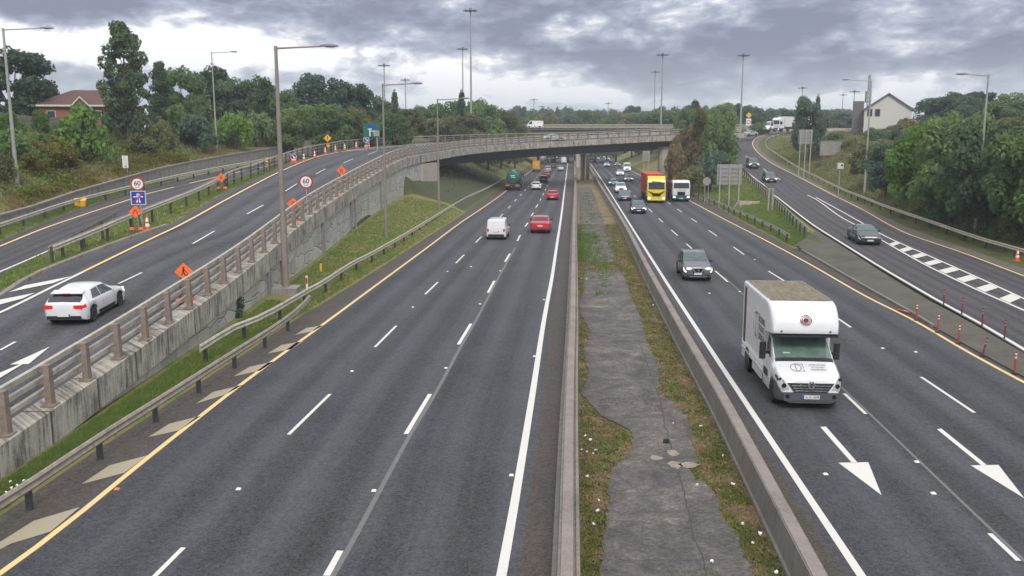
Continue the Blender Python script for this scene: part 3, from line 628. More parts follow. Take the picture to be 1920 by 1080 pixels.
while y < on(1672, 455, zs2).y:
    w_ = 1.35; A0, A1, B0, B1 = edge_(CAs, y+.2), edge_(CAs, y+.2+w_), edge_(CBs, y+1.9), edge_(CBs, y+1.9+w_)
    P_ = [A0+(B0-A0)*.09, A0+(B0-A0)*.92, A1+(B1-A1)*.92, A1+(B1-A1)*.09]
    mk.poly([Vector((p.x, p.y, zs2(p.x, p.y)+.080)) for p in P_][::1], 0); y += 3.3
dashes(spline([s2(*q) for q in [(1466, 339), (1440, 324), (1425, 311), (1402, 296), (1393, 287), (1383, 275)]][::1], 2), s2(1466, 339).y, 215, 12, 4.2, .16, .044)
mko.build('road_markings', [M['paint_white'], M['paint_yellow'], M['paint_beige']]); tag(bpy.data.objects['road_markings'], 'white and yellow painted road lines and arrows', kind='structure')
# gore between right carriageway and slip
gore_l = line([(1500, 468), (1560, 503), (1640, 549), (1715, 591), (1760, 619), (1840, 664), (1920, 708), (2200, 860)], .01)[::-1]
gore_r = [on(x, y, zs2) for x, y in [(1490, 462), (1530, 432), (1600, 476), (1680, 528), (1735, 562), (1765, 576), (1835, 614), (1920, 664)]][::-1]
sheet('paved_gore', [(resample(gore_l, n=40), resample([gore_r[0]+Vector((-1, -13, 0))]+gore_r, n=40))], M['gore'], 'mossy grey paved wedge between motorway and right slip road', dz=.035, subs=3)
gk = MB(); gk.extrude(resample(gore_l[:-1], n=60) if False else resample(gore_l, n=60), [(.0, -.05), (.0, .10), (-.12, .10), (-.12, -.05)], closed=True) if False else None
q_ = [p for p in resample(gore_l, n=60) if p.y > on(1760, 619).y]; gk.extrude(q_, [(-.10, -.05), (-.10, .13), (.05, .13), (.10, -.05)], closed=True); tag(gk.build('kerb', M['concrete_barrier']), 'dark kerb along the mossy paved wedge', kind='structure')
# ================================================================== GROUND: one sheet, its height from the lines above
rows = list(np.concatenate([np.arange(2, 240, 2.0), np.arange(240, 420, 10), np.arange(420, 900, 60), np.array([1100, 1350, 1600])]))
toeL = leftedge
def cols(Y):
    c = []; Yc = min(Y, 480)
    xl = xat(leftedge, Yc)+(0 if Y < 480 else 0); xr = xat(rightedge, Yc)
    if Y > 480: xl += (Y-480)*.04; xr += (Y-480)*.04
    def lerp(a, b, t): return a+(b-a)*t
    # left, near configuration
    Yn = min(Y, 118)
    Yw = min(Y, 156); wx = xat(WT, min(Yw, WT[-1].y)); zw = zsl(0, Yw); sl_, sr_ = xat(SLe, min(Yw, SLe[-1].y)), xat(SRe, min(Yw, SRe[-1].y)); dl = xat([p for p in DL if p.y < 116], Yn); fr = -13.95 if Yn < 100 else xat(FL[:i_ab+1], Yn)-.3
    wh = np.interp(Yn, [0, 50, 80, 120], [.55, .62, .95, 1.4]); zt = 9.6
    gz = float(np.interp(Yn, [0, 40, 60, 80, 108], [-.02, .05, .5, 1.2, 2.1])); zrr = float(zr(fr-1, Yn))
    nearL = [(-700, 12), (-160, 11), (wx-24, zt+.3), (wx-17, zt), (wx-9, zw+wh+(zt-zw-wh)*.62), (wx-.35, zw+wh), (wx-.30, zw-.1), (wx, zw-.10), (sl_, zw-.1), (sr_, zw-.1), (dl-.3, min(zrr, zw+.4)-.12), (fr-.35, zrr-.35), (fr-.2, zrr-1.5), (fr, gz-.02), (xl-2.2, gz*.45), (xl-.4, -.01), (xl, -.06)]
    cap = float(np.interp(Y, [100, 120, 150, 180, 210, 240], [5.5, 5.9, 6.9, 8.0, 8.8, 9.3]))
    sl = lambda d: min(cap, .06+max(0, d-.4)*.50)
    ds = [700, 160, 60, 40, 26, 21, 20, 18, 16, 13.5, 11, 9, 7, 5, 2.5, .5, 0]
    farL = [((xl-d), (sl(d) if d < 30 else (cap+(9.8-cap)*min(1, (d-26)/14) if d < 100 else 11+(d > 500)))) for d in ds]; farL[-1] = (xl, -.06)
    t = min(1, max(0, (Y-110)/5)); t2 = min(1, max(0, (Y-146)/10)); L = [(lerp(a[0], b[0], t2 if i < 10 else t), lerp(a[1], b[1], t2 if i < 10 else t)) for i, (a, b) in enumerate(zip(nearL, farL))]
    for i in range(len(L)-2, -1, -1):
        if L[i][0] > L[i+1][0]-.05: L[i] = (L[i+1][0]-.05, L[i][1])
    # right
    Yr = min(Y, 236); s0 = xat(SSL, Yr)-.4; s1 = xat(SG, min(Yr, SG[-1].y))+.6; zs_ = zat(SSL, Yr)-.08; top = max(9.2, zs_+1.0)+(1.0 if Y > 190 else 0)
    nearR = [(xr, -.06), (xr+.5, -.02), (lerp(xr, s0, .3), zs_*.22), (lerp(xr, s0, .62), zs_*.62), (s0, zs_-.02), (lerp(s0, s1, .5), zs_-.05), (s1, zs_-.02), (s1+1.5, zs_+.2), (s1+7, zs_+(top-zs_)*.38), (s1+14, zs_+(top-zs_)*.8), (s1+20, top), (s1+60, top+1), (240, 11), (800, 12)]
    if Y < 50: 
        for k in (2, 3): nearR[k] = (nearR[k][0], min(nearR[k][1], 0)-.02)
    capR = 9.3; dsr = [0, .5, 3, 7, 12, 18, 19, 20, 26, 34, 40, 80, 200, 760]
    farR = [(xr+d, -.06 if d == 0 else min(capR, max(0, d-.4)*.5) if d < 50 else 10+(d > 300)) for d in dsr]
    t = min(1, max(0, (Y-224)/14)); R = [(lerp(a[0], b[0], t), lerp(a[1], b[1], t)) for a, b in zip(nearR, farR)]
    fill = 0.0
    if Y > 600: 
        z9 = min(9, (Y-600)/40); L = [(x, max(z, z9)) for x, z in L]; R = [(x, max(z, z9)) for x, z in R]
    return L+R
C = [cols(Y) for Y in rows]; nc = len(C[0])
def gnoise(x, y, z):
    return mnoise.noise(Vector((x*.11, y*.11, 0)))*.5+mnoise.noise(Vector((x*.5, y*.5, 3)))*.16
gm = MB(); vs = []; SUB = 4
for Y, c in zip(rows, C):
    for k in range(nc-1):
        for s_ in range(SUB):
            t = s_/SUB; x = c[k][0]*(1-t)+c[k+1][0]*t; z = c[k][1]*(1-t)+c[k+1][1]*t
            bank = k in (2, 3, 4) or (Y > 116 and 3 < k < 15) or (k in (24, 25, 26, 27))
            if bank and not (s_ == 0 and k in (2,)): z += gnoise(x, Y, 0)*(.8 if k < 6 or k > 22 else .25)
            vs.append((x, Y, z))
    vs.append((c[-1][0], Y, c[-1][1]))
ncol = (nc-1)*SUB+1
for r in range(len(rows)-1):
    for k in range(ncol-1):
        seg = k//SUB; Y = rows[r]
        m = 2
        if Y < 112:
            if seg in (2, 3): m = 2
            elif seg == 4: m = 1
            elif seg in (13, 14, 15): m = 0
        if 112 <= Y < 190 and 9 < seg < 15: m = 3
        if 112 <= Y < 190 and seg in (4, 5): m = 1
        if Y >= 190 and 3 < seg < 15: m = 1
        if seg in (17, 18, 19, 20): m = 0
        if seg in (23, 24): m = 2
        if seg == 25: m = 1
        if Y > 380 or seg <= 1 or seg >= nc-4: m = 4
        gm.f.append([r*ncol+k, r*ncol+k+1, (r+1)*ncol+k+1, (r+1)*ncol+k]); gm.m.append(m)
gm.v = vs
ground = gm.build('ground', [M['grass'], M['dry_grass'], M['scrub'], M['shade_soil'], M['far_field']], smooth=True, ang=60); tag(ground, 'grassy ground and embankments around the motorway', kind='structure')
from mathutils.bvhtree import BVHTree
GB = BVHTree.FromPolygons([Vector(v) for v in gm.v], gm.f)
def gz(x, y):
    h = GB.ray_cast(Vector((x, y, 60)), Vector((0, 0, -1))); return h[0].z if h[0] else 0.0
def gon(px, py):
    """where the photo's pixel meets the ground sheet"""
    h = GB.ray_cast(Vector((0, 0, CAMH)), px_dir(px, py)); return h[0] if h[0] else None
# ================================================================== parapets and guard rails
def frame_at(P, s):
    """point and direction at distance s along P"""
    acc_ = 0
    for a, b in zip(P, P[1:]):
        L = (b-a).length
        if acc_+L >= s and L > 0: return a.lerp(b, (s-acc_)/L), (b-a).normalized()
        acc_ += L
    return P[-1].copy(), (P[-1]-P[-2]).normalized()
def plen(P): return sum((b-a).length for a, b in zip(P, P[1:]))
def steps(P, sp_, s0=0.0):
    L = plen(P); s = s0
    while s <= L: yield frame_at(P, s); s += sp_
par = thing('bridge_parapet', 'open railing of brown posts and three rails along the outer edge of the curved ramp', 'railing', FL[0])
PL = offset(FL, -.28)
q0 = at_depth(175, 703, 29.6)
s_first = 0.0; best = 1e9
for i in range(0, 400):
    p_, _ = frame_at(PL, i*.1); 
    if (p_-q0).length < best: best = (p_-q0).length; s_first = i*.1
SPC = 2.42; s = s_first % SPC; npost = 0
while s < plen(PL) and npost < 99:
    p, d = frame_at(PL, s); r = Vector((d.y, -d.x, 0)).normalized(); b = MB(); R = Matrix((( d.x, r.x, 0), (d.y, r.y, 0), (0, 0, 1)))
    h = 1.22
    b.box((0, 0, .03), (.42, .40, .06)); b.box((0, .02, .06+h/2), (.26, .20, h), taper=(.86, .78)); b.box((0, -.03, h+.03), (.24, .26, .05))
    for z in (.34, .72, 1.10): b.prism([(-.045, -.06, z-.05), (-.045, -.06, z+.05), (-.045, -.30, z+.035), (-.045, -.30, z-.02)], (.09, 0, 0))
    b.v = [tuple(R @ Vector(v)) for v in b.v]
    o = b.build('post', M['post_brown'], par); o.location = p-FL[0]; npost += 1; s += SPC
for z, w_, h_, mt in ((1.14, .14, .17, 'rail_light'), (.76, .12, .15, 'rail_light'), (.38, .12, .14, 'rail_light')):
    b = MB(); b.o = Vector(FL[0]); b.extrude(offset(FL, -.60), [(-w_/2, z-h_/2), (-w_/2, z+h_/2), (w_/2, z+h_/2), (w_/2, z-h_/2)], closed=True)
    b.build('rail', M[mt], par)
# mesh-like lower infill seen as dark bars along the deck side
def wbeam(b, P, z0, side=1, m=0):
    pr = [(0, -.155), (.03, -.15), (.075, -.085), (.03, -.02), (.03, .02), (.075, .085), (.03, .15), (0, .155), (-.012, .155), (.0, .02), (.0, -.02), (-.012, -.155)]
    b.extrude(P, [(side*a, z0+c) for a, c in pr], m=m, closed=True)
def guard(label, P, side, sp_=3.4, h=.66, mt='rail_light', pm='steel_dark', zf=None, first=0.0, group=None, two=False, name='guard_rail', maxposts=95, posts=None):
    t = thing(name, label, 'guard rail', P[0], 0, group); b = MB(); b.o = Vector(P[0])
    wbeam(b, offset(P, side*.08), h, side); b.build('beam', M[mt], t)
    if two: b = MB(); b.o = Vector(P[0]); wbeam(b, offset(P, -side*.10), h, -side); b.build('beam', M[mt], t)
    for k, (p, d) in enumerate(posts if posts else steps(P, sp_, first)):
        if k >= maxposts: break
        c = MB(); R = math.atan2(d.y, d.x); c.box((0, 0, (h+.1)/2-.2), (.11, .14, h+.5), rot=R)
        o = c.build('post', M[pm], t); o.location = p-P[0]
    return t
# near left rail (posts read off the photo)
GP = [GRL[0]-(GRL[1]-GRL[0])*1.0]+GRL+[on(562, 600), on(578, 581)]
guard('worn near guard rail beside the beige hatching, ending by the drain', spline(GP, 2.0), 1, posts=[(p, Vector((.1, 1, 0)).normalized()) for p in GRL], mt='galv_old', pm='steel_dark')
g2 = line([(372, 684), (440, 640), (482, 623), (518, 603), (578, 565.5), (603, 551), (647, 520), (665.5, 508.5), (699, 490.5), (714, 481), (740.7, 465)], .12)+line([(800, 427), (850, 394), (880, 376), (905, 364), (938, 345), (965, 326)], .1)
guard('long guard rail on the grass bank along the outbound carriageway', spline(g2, 2.0), 1, 4.2, first=.8, mt='rail_light')
# left slip guard rail in front of the low wall
gl = spline(ext(line([(0, 440), (70, 415), (140, 391), (250, 362), (330, 342), (410, 325), (475, 313), (530, 301), (575, 291)], zsl), 12, zsl), 2)
guard('guard rail in front of the low wall beside the left slip road', gl, 1, 4.0, mt='rail_light')
# rail between ramp and left slip
gm1 = spline(line([(98, 488), (160, 462), (235, 428), (300, 401), (360, 376), (415, 348), (432, 338)], zr), 2)
guard('double sided guard rail in the verge between ramp and left slip road', gm1, 1, 3.2, two=True)
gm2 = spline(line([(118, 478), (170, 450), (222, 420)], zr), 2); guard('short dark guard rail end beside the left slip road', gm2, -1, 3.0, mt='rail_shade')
# railing on the far side of the ramp
FE = line([(425, 350), (450, 339), (480, 330), (520, 312), (575, 294), (615, 285), (655, 277)], zr)
FE = FE+[q+Vector((0, 0, 0)) for q in rest if q.y > FE[-1].y+3]; FE = spline(FE, 2)
fe = thing('bridge_parapet', 'dark steel railing with slim posts on the inner edge of the ramp and flyover', 'railing', FE[0])
for z in (1.12, .74, .38):
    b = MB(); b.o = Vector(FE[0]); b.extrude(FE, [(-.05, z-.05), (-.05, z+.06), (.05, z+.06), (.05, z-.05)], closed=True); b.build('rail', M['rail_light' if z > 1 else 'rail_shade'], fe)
for k, (p, d) in enumerate(steps(FE, 2.4, .3)):
    if k > 98: break
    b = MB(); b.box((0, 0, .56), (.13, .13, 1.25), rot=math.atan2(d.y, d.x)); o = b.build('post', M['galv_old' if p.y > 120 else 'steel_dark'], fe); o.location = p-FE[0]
# right side
gr = [p+Vector((0, 0, .02)) for p in SG]; guard('long guard rail outside the right slip road below the thick trees', gr, -1, 4.5, mt='rail_light')
t2 = spline([gon(*q) for q in [(1300, 371), (1340, 386), (1380, 406), (1420, 424), (1455, 442), (1478, 457)]], 2); guard('guard rail curving off the shoulder below the big sign backs', t2, -1, 4.0)
def s2o(px, py): return on(px, py, zs2)
t3 = spline([s2o(*q) for q in [(1357, 292), (1375, 308), (1395, 326), (1425, 358), (1445, 376), (1470, 402), (1490, 424), (1513, 446)]], 2)
guard('guard rail on the grass edge left of the right slip road', t3, -1, 3.0, mt='galv', pm='steel_dark')
# low wall on the left with panel joints
lw = thing('low_wall', 'low ribbed grey concrete wall holding the bramble bank on the left', 'wall', WT[0]); b = MB(); b.o = Vector(WT[0])
def wh_(p): return float(np.interp(p.y, [0, 50, 80, 120], [.55, .65, 1.0, 1.35]))
Pn = [p for p in WT]; hs = [wh_(p) for p in Pn]
top = [p+Vector((0, 0, h)) for p, h in zip(Pn, hs)]; b.ruled([p+Vector((0, 0, -.2)) for p in Pn], top); bk = [p+Vector((-.28, 0, 0)) for p in top]; b.ruled(top, bk)
m_, T_, b_, t_ = custom('panel_wall'); suv = T_.new('ShaderNodeSeparateXYZ'); T_.l.new(t_.outputs['UV'], suv.inputs[0])
fr = T_.math('FRACT', T_.math('DIVIDE', suv.outputs[1], 1.25)); jn = T_.math('LESS_THAN', fr, .09); nn = T_.noise(t_.outputs['Object'], 1.2, 6, .75); n4 = T_.noise(T_.comb(T_.math('MULTIPLY', suv.outputs[1], 2.5), T_.math('MULTIPLY', suv.outputs[0], .3)), 2, 5, .7)
T_.l.new(T_.mix(T_.math('MULTIPLY', jn, .6), T_.ramp(T_.math('ADD', T_.math('MULTIPLY', nn, .6), T_.math('MULTIPLY', n4, .5)), [(.35, (.36, .355, .345)), (.7, (.17, .165, .155))]), (.08, .075, .07)), b_.inputs['Base Color']); b_.inputs['Roughness'].default_value = .9
b.build('panels', M['panel_wall'], lw); c = MB(); c.o = Vector(WT[0]); c.ruled([p+Vector((.06, 0, .0)) for p in top], [p+Vector((.06, 0, .16)) for p in top]); c.ruled([p+Vector((.06, 0, .16)) for p in top], [p+Vector((-.34, 0, .16)) for p in top]); c.build('coping', M['concrete_top'], lw)
# ================================================================== lamp posts
def lamp(name, label, p, H, arm, ang, scale=1.0, mt='pole_grey', base=None, r=.15):
    t = thing(name, label, 'lamp post', p, 0, 'street lamps beside the carriageways'); b = MB(); b.tube((0, 0, -.2), (0, 0, H*.25), r*scale, r*.86*scale, 12); b.tube((0, 0, H*.25), (0, 0, H), r*.80*scale, r*.42*scale, 12); b.tube((0, 0, H*.25-.1), (0, 0, H*.25+.06), r*.92*scale, r*.92*scale, 12)
    b.build('pole', M[mt], t, True)
    d = Vector((math.cos(ang), math.sin(ang), 0)); e = Vector((0, 0, H-.05))+d*arm+Vector((0, 0, arm*.05))
    b = MB(); b.tube((0, 0, H-.08), e, .055*scale, .04*scale, 8); b.tube((0, 0, H-.2), (0, 0, H+.05), r*.5*scale, r*.45*scale, 10); b.build('arm', M['pole_brown' if mt == 'pole_brown' else 'pole_grey'], t, True)
    b = MB(); u = d; w = Vector((-d.y, d.x, 0)); L = 1.05*scale; sec = [(0, .05, .05), (.12, .11, .08), (.35, .17, .12), (.65, .18, .12), (.9, .12, .08), (1, .04, .03)]; vs = []
    for t_, ww, hh in sec:
        for a in range(10): c_, s_ = math.cos(a*PI/5), math.sin(a*PI/5); vs.append(e+u*(t_*L-.1)+w*ww*c_*scale+Vector((0, 0, hh*s_*scale*(1.0 if s_ > 0 else .45)+.02)))
    fs = [(i*10+a, i*10+(a+1) % 10, (i+1)*10+(a+1) % 10, (i+1)*10+a) for i in range(5) for a in range(10)]+[tuple(range(10)), tuple(range(50, 60))[::-1]]
    b.add(vs, fs); hd = b.build('lamp_head', M['lamp_head'], t, True, 60)
    g = MB(); g.box(e+u*L*.45+Vector((0, 0, -.045*scale)), (.5*scale, .2*scale, .03), rot=math.atan2(d.y, d.x)); g.build('lens', M['lamp_glass'], hd)
    if base: b = MB(); b.box((0, 0, -.25), base, rot=.05, bev=.03); b.build('plinth', M['concrete_wall'], t)
    return t
def topz(p, py):
    """height at which a post standing at p reaches the picture row py"""
    d = (py-540)/F; zz_ = 0
    # solve for z: point (p.x, p.y, z) has row py
    # down/forward: ((CAMH-z)*cp - y*sp)/((CAMH-z)*sp + y*cp) = d   -> with k = CAMH - z
    k = (d*p.y*cp+p.y*sp)/(cp-d*sp); return CAMH-k
def lamp_px(basepx, top, armpx, label, zf, **k):
    p = zf if isinstance(zf, Vector) else (gon(*basepx) if zf is None else on(*basepx, zf)); H = topz(p, top[1])-p.z; zc = p.y*cp+(CAMH-p.z-H)*sp
    arm = abs(armpx-top[0])/F*zc; ang = 0.15 if armpx > top[0] else PI-.1
    return lamp('street_lamp', label, p, H, arm-.7, ang, **k)
lamp_px((37, 398), (4, 54), 88, 'lamp post at the far left edge behind the guard rail and low wall', zsl, r=.2)
lamp_px((408, 308), (399, 98), 443, 'lamp post rising from the low wall beside the left slip road', zsl)
pp = on(536, 541, .45); L3 = lamp_px((536, 541), (508, 88), 616, 'largest lamp post, standing on a concrete plinth against the ramp wall', pp, mt='pole_brown', base=(1.5, 1.5, .7), r=.21)
lamp_px((724, 445), (713, 158), 783, 'brown lamp post on the grass bank in front of the block wall', None, mt='pole_brown')
lamp_px((823, 396), (815, 186), 872, 'lamp post on the grass by the pale abutment of the flyover', None, mt='pole_brown')
lamp_px((1620.5, 362), (1633, 151), 1582, 'lamp post behind the right guard rail, its arm pointing left', None, mt='pole_grey', r=.17)
lamp_px((1828, 440), (1845, 140), 1790, 'nearer right lamp post in front of the thick trees', None, mt='pole_grey', r=.17)
def mast(px, ptop, pbase, zc, label, heads=8, r=.28):
    p = at_depth(px, pbase, zc); p.z = min(p.z, gz(p.x, p.y)+3); p.z = gz(p.x, p.y); H = topz(p, ptop)-p.z
    t = thing('high_mast_light', label, 'lighting mast', p, 0, 'tall lighting masts of the interchange'); b = MB(); b.tube((0, 0, -.3), (0, 0, H), r, r*.45, 12); b.build('mast', M['pole_grey'], t, True)
    R = min(1.7, max(.9, 16*zc/F)) ; c = MB(); c.lathe([(R*.62, H-.05), (R*.62, H+.05)], n=16); c.lathe([(.3, H-.25), (.3, H+.5)], n=10); c.build('head_ring', M['lamp_head'], t)
    for k in range(heads):
        a = k*2*PI/heads; f = MB(); f.box((R*.8*math.cos(a), R*.8*math.sin(a), H-.02), (.6, .32, .22), rot=a); f.build('floodlight', M['lamp_head'], t)
for a in ((883.5, 20, 222, 196, 'tallest lighting mast, rising behind the flyover from the bushes'), (868, 92, 180, 260, 'thinner lighting mast just left of the tallest mast'), (721, 123, 168, 240, 'lighting mast behind the trees and the road sign on the left'),
          (761, 150, 212, 300, 'slim mast right of the small conifer'), (1240, 103, 205, 230, 'lighting mast right of the flyover centre, second tallest there'), (1227, 135, 200, 330, 'shorter mast close left of the taller one above the bushes'),
          (1389, 104, 222, 230, 'lone lighting mast above the yellow sign on the right ramp'), (1001, 187, 224, 380, 'low mast behind the white van on the far bridge'), (1016, 200, 224, 480, 'smallest mast just right of the far bridge van'),
          (1140, 194, 222, 420, 'small distant mast above the middle of the far bridge'), (1503, 165, 205, 330, 'distant mast behind the tree right of the sign backs'), (1579, 178, 210, 400, 'distant lamp mast left of the dark gabled house'),
          (1600, 172, 210, 300, 'lamp mast right beside the dark end wall of the house')): mast(*a)
# ================================================================== writing
def text(body, size, parent, loc, mt, rot=(PI/2, 0, 0), name='lettering', bold=.0, align='CENTER', sx=1.0, depth=.002):
    cu = bpy.data.curves.new(name, 'FONT'); cu.body = body; cu.size = size; cu.align_x = align; cu.align_y = 'CENTER'; cu.offset = bold; cu.extrude = depth; cu.materials.append(M[mt])
    o = bpy.data.objects.new(name, cu); COL.objects.link(o); o.parent = parent; o.location = loc; o.rotation_euler = rot; o.scale = (sx, 1, 1); return o
def disc(b, r, y, th, n=28, m=0, z=0): b.lathe([(r, y), (r, y+th)], (0, 0, z), 'Y', n, m)
def posts(t, xs, h, r=.04, mt='galv'):
    for x in xs: b = MB(); b.tube((x, .06, -.3), (x, .06, h), r, r, 8); b.build('post', M[mt], t)
def speed60(label, p, rz, zcen, R, npost=1, motorway=False):
    t = thing('speed_limit_sign', label, 'road sign', p, rz); posts(t, [0] if npost == 1 else [-.12, .12], zcen+R*.4)
    b = MB(); disc(b, R, -.01, .03, z=zcen); sg = b.build('sign_face', M['sign_red'], t); b = MB(); disc(b, R*.78, -.018, .008, z=zcen); b.build('white_disc', M['sign_white'], sg)
    text('60', R*.95, sg, (0, -.024, zcen+R*.08), 'ink', bold=.012*R); text('km/h', R*.3, sg, (0, -.024, zcen-R*.46), 'ink')
    if motorway:
        z = zcen-R*2.05; b = MB(); b.box((0, .0, z), (R*2.1, .03, R*2.05)); w = b.build('motorway_plate', M['sign_white'], t); b = MB(); b.box((0, -.018, z), (R*1.92, .008, R*1.87)); b.build('blue_field', M['sign_blue'], w)
        b = MB(); k = R*.8; y = -.028
        for s in (-1, 1): b.prism([(s*k*.12, y, z-k*.9), (s*k*.42, y, z-k*.9), (s*k*.16, y, z+k*.05), (s*k*.06, y, z+k*.05)], (0, .003, 0))
        b.box((0, y, z+k*.18), (k*1.7, .004, k*.16)); b.prism([(-k*.85, y, z+k*.3), (-k*.6, y, z+k*.3), (-k*.5, y, z+k*.1), (-k*.7, y, z+k*.1)], (0, .003, 0)); b.prism([(k*.85, y, z+k*.3), (k*.6, y, z+k*.3), (k*.5, y, z+k*.1), (k*.7, y, z+k*.1)], (0, .003, 0))
        for s in (-1, 1): b.prism([(s*k*.08, y, z+k*.32), (s*k*.3, y, z+k*.32), (s*k*.2, y, z+k*.85), (s*k*.06, y, z+k*.85)], (0, .003, 0))
        b.build('motorway_symbol', M['sign_white'], w); b = MB(); b.prism([(-k*.95, y-.006, z-k*.75), (-k*.8, y-.006, z-k*.95), (k*.95, y-.006, z+k*.75), (k*.8, y-.006, z+k*.95)], (0, .003, 0)); b.build('red_bar', M['sign_red'], w)
    return t
def facing(p): return math.atan2(-p.x, p.y)*.6        # plates turned towards the traffic that comes from the camera
def diamond(label, p, rz, zcen, S, icon, base=True):
    t = thing('roadworks_sign', label, 'road sign', p, rz, 'orange temporary roadworks signs'); b = MB(); y = -.02
    b.prism([(0, y, zcen-S), (S, y, zcen), (0, y, zcen+S), (-S, y, zcen)], (0, .02, 0)); f = b.build('sign_face', M['sign_orange'], t)
    b = MB(); y = -.026
    def bar(x0, z0, x1, z1, w): 
        d = Vector((x1-x0, 0, z1-z0)).normalized(); r = Vector((d.z, 0, -d.x))*w/2; a = Vector((x0, y, zcen+z0)); c = Vector((x1, y, zcen+z1)); b.prism([a-r, a+r, c+r, c-r], (0, .004, 0))
    if icon == 'works':
        disc(b, S*.11, y-.001, .004, 12, z=zcen+S*.42); bar(0, S*.3, -S*.05, -S*.05, S*.2); bar(-S*.05, -S*.05, -S*.25, -S*.42, S*.11); bar(-S*.03, -S*.05, S*.15, -S*.42, S*.11); bar(0, S*.22, S*.3, -S*.05, S*.08); bar(S*.2, S*.1, S*.42, -S*.35, S*.06); bar(S*.1, -S*.42, S*.52, -S*.42, S*.12)
    elif icon == 'narrow':
        for s in (-1, 1): bar(s*S*.34, -S*.42, s*S*.28, -S*.1, S*.11); bar(s*S*.28, -S*.12, s*S*.12, S*.1, S*.11); bar(s*S*.12, S*.08, s*S*.12, S*.42, S*.11)
    elif icon == 'lanes':
        bar(-S*.22, -S*.4, -S*.22, S*.35, S*.12); bar(S*.25, -S*.4, S*.05, S*.05, S*.11); bar(S*.05, 0, S*.05, S*.35, S*.11)
    b.build('pictogram', M['ink'], f)
    b = MB(); zb = zcen-S
    for s in (-1, 1): b.tube((s*.22, .1, .02), (s*.15, .02, zcen-S*.4), .022, .022, 6); b.tube((s*.3, .45, .02), (s*.15, .04, zcen-S*.2), .02, .02, 6)
    b.tube((-.2, .05, .45), (.2, .05, .45), .015, .015, 6); b.build('stand', M['steel_dark'], t)
    if base:
        for s in (-1, 1): b = MB(); b.box((s*.28, .1, .09), (.34, .5, .15), bev=.08, taper=(.8, .8)); b.build('sandbag', M['cone_orange'], t)
    return t
def zpost(px, py, p, S): return topz(p, py)-p.z
# 60 + end-of-motorway sign, left island
p = on(263, 424, zr); zc_ = p.y; k = p.y*cp+(CAMH-p.z)*sp
speed60('60 speed limit plate above a blue crossed out motorway plate on the left island', p, facing(p), topz(p, 345)-p.z, 12.5/F*k, 2, True)
p = on(717.5/1.25, 402, zr); p = at_depth(576, 402, 62); p.z = zr(p.x, p.y)+.1; k = p.y; speed60('single 60 speed limit sign behind the ramp parapet', p, facing(p), topz(p, 341)-p.z, 12.6/F*k*1.01)
p = at_depth(-6, 388, 77); p.z = gz(p.x, p.y)
t = speed60('sign cut by the left picture edge with a blue plate under a round plate', p, facing(p), topz(p, 346)-p.z, 12.0/F*77, 1, True)
def dia(px, pc, pb, zf, label, S, icon, **kk):
    p = on(px, pb, zf) if not isinstance(zf, float) else at_depth(px, pb, zf); 
    if isinstance(zf, float): p.z = zr(p.x, p.y)+.05
    k = p.y*cp+(CAMH-p.z)*sp; return diamond(label, p, facing(p), topz(p, pc)-p.z, S/F*k, icon, **kk)
dia(256, 397, 431, zr, 'orange road narrows sign in front of the 60 plate on the left island', 11.5, 'narrow')
dia(416, 333, 354, zr, 'orange sign at the end of the inner ramp railing', 8.5, 'lanes')
dia(348, 509, 566, 40.5, 'orange men at work sign, the nearest one behind the ramp parapet', 16.5, 'works')
dia(551, 382, 412, 60.0, 'orange road narrows sign left of the single 60 sign on the ramp', 11.5, 'narrow')
dia(641, 320, 340, 84.0, 'orange sign high on the ramp, farthest behind the outer parapet', 9.5, 'lanes')
# yellow diamond on the flyover and cones
p = on(615, 285.5, zr); k = p.y; t = thing('warning_sign', 'yellow diamond sign on the inner railing of the flyover', 'road sign', p, facing(p)); b = MB(); S = 7/F*k; zc0 = topz(p, 259)-p.z
b.prism([(0, -.02, zc0-S), (S, -.02, zc0), (0, -.02, zc0+S), (-S, -.02, zc0)], (0, .02, 0)); b.build('sign_face', M['sign_yellow'], t); b = MB(); b.box((0, -.03, zc0), (S*.2, .01, S*1.1)); b.build('pictogram', M['ink'], t); posts(t, [0], zc0-S*.7); b = MB(); b.box((0, -.02, zc0-S*2), (S*.9, .03, S*.7)); b.build('lower_plate', M['sign_yellow'], t)
p = on(503, 317, zr); t = thing('marker_post', 'yellow and black marker on the inner ramp railing', 'marker', p); b = MB(); b.box((0, 0, .8), (.5, .08, .75)); b.box((0, 0, .2), (.08, .08, .5)); b.build('plate', M['sign_yellow'], t); b = MB()
for z in (.62, .98): b.box((0, -.045, z), (.5, .01, .14))
b.build('black_bands', M['ink'], t)
CONE = None
def cone(p, label, s=1.0, group='orange and white traffic cones'):
    global CONE
    if CONE is None:
        t = thing('traffic_cone', label, 'traffic cone', p, 0, group); b = MB(); b.box((0, 0, .03), (.46, .46, .06), bev=.06); b.build('base', M['cone_orange'], t)
        b = MB(); b.lathe([(.17, .06), (.15, .14), (.03, .98), (.022, 1.0)], n=14); b.build('body', M['cone_orange'], t, True); b = MB(); b.lathe([(.1345, .28), (.109, .46)], n=14); b.lathe([(.0955, .58), (.060, .80)], n=14); b.build('reflective_sleeve', M['cone_white'], t, True); CONE = t
    else: t = copy_tree(CONE); t.location = p; t['label'] = label
    t.scale = (s, s, s); return t
nm = ['just right of the blue arrow sign', 'second', 'third', 'fourth', 'fifth', 'sixth, below the yellow diamond sign']
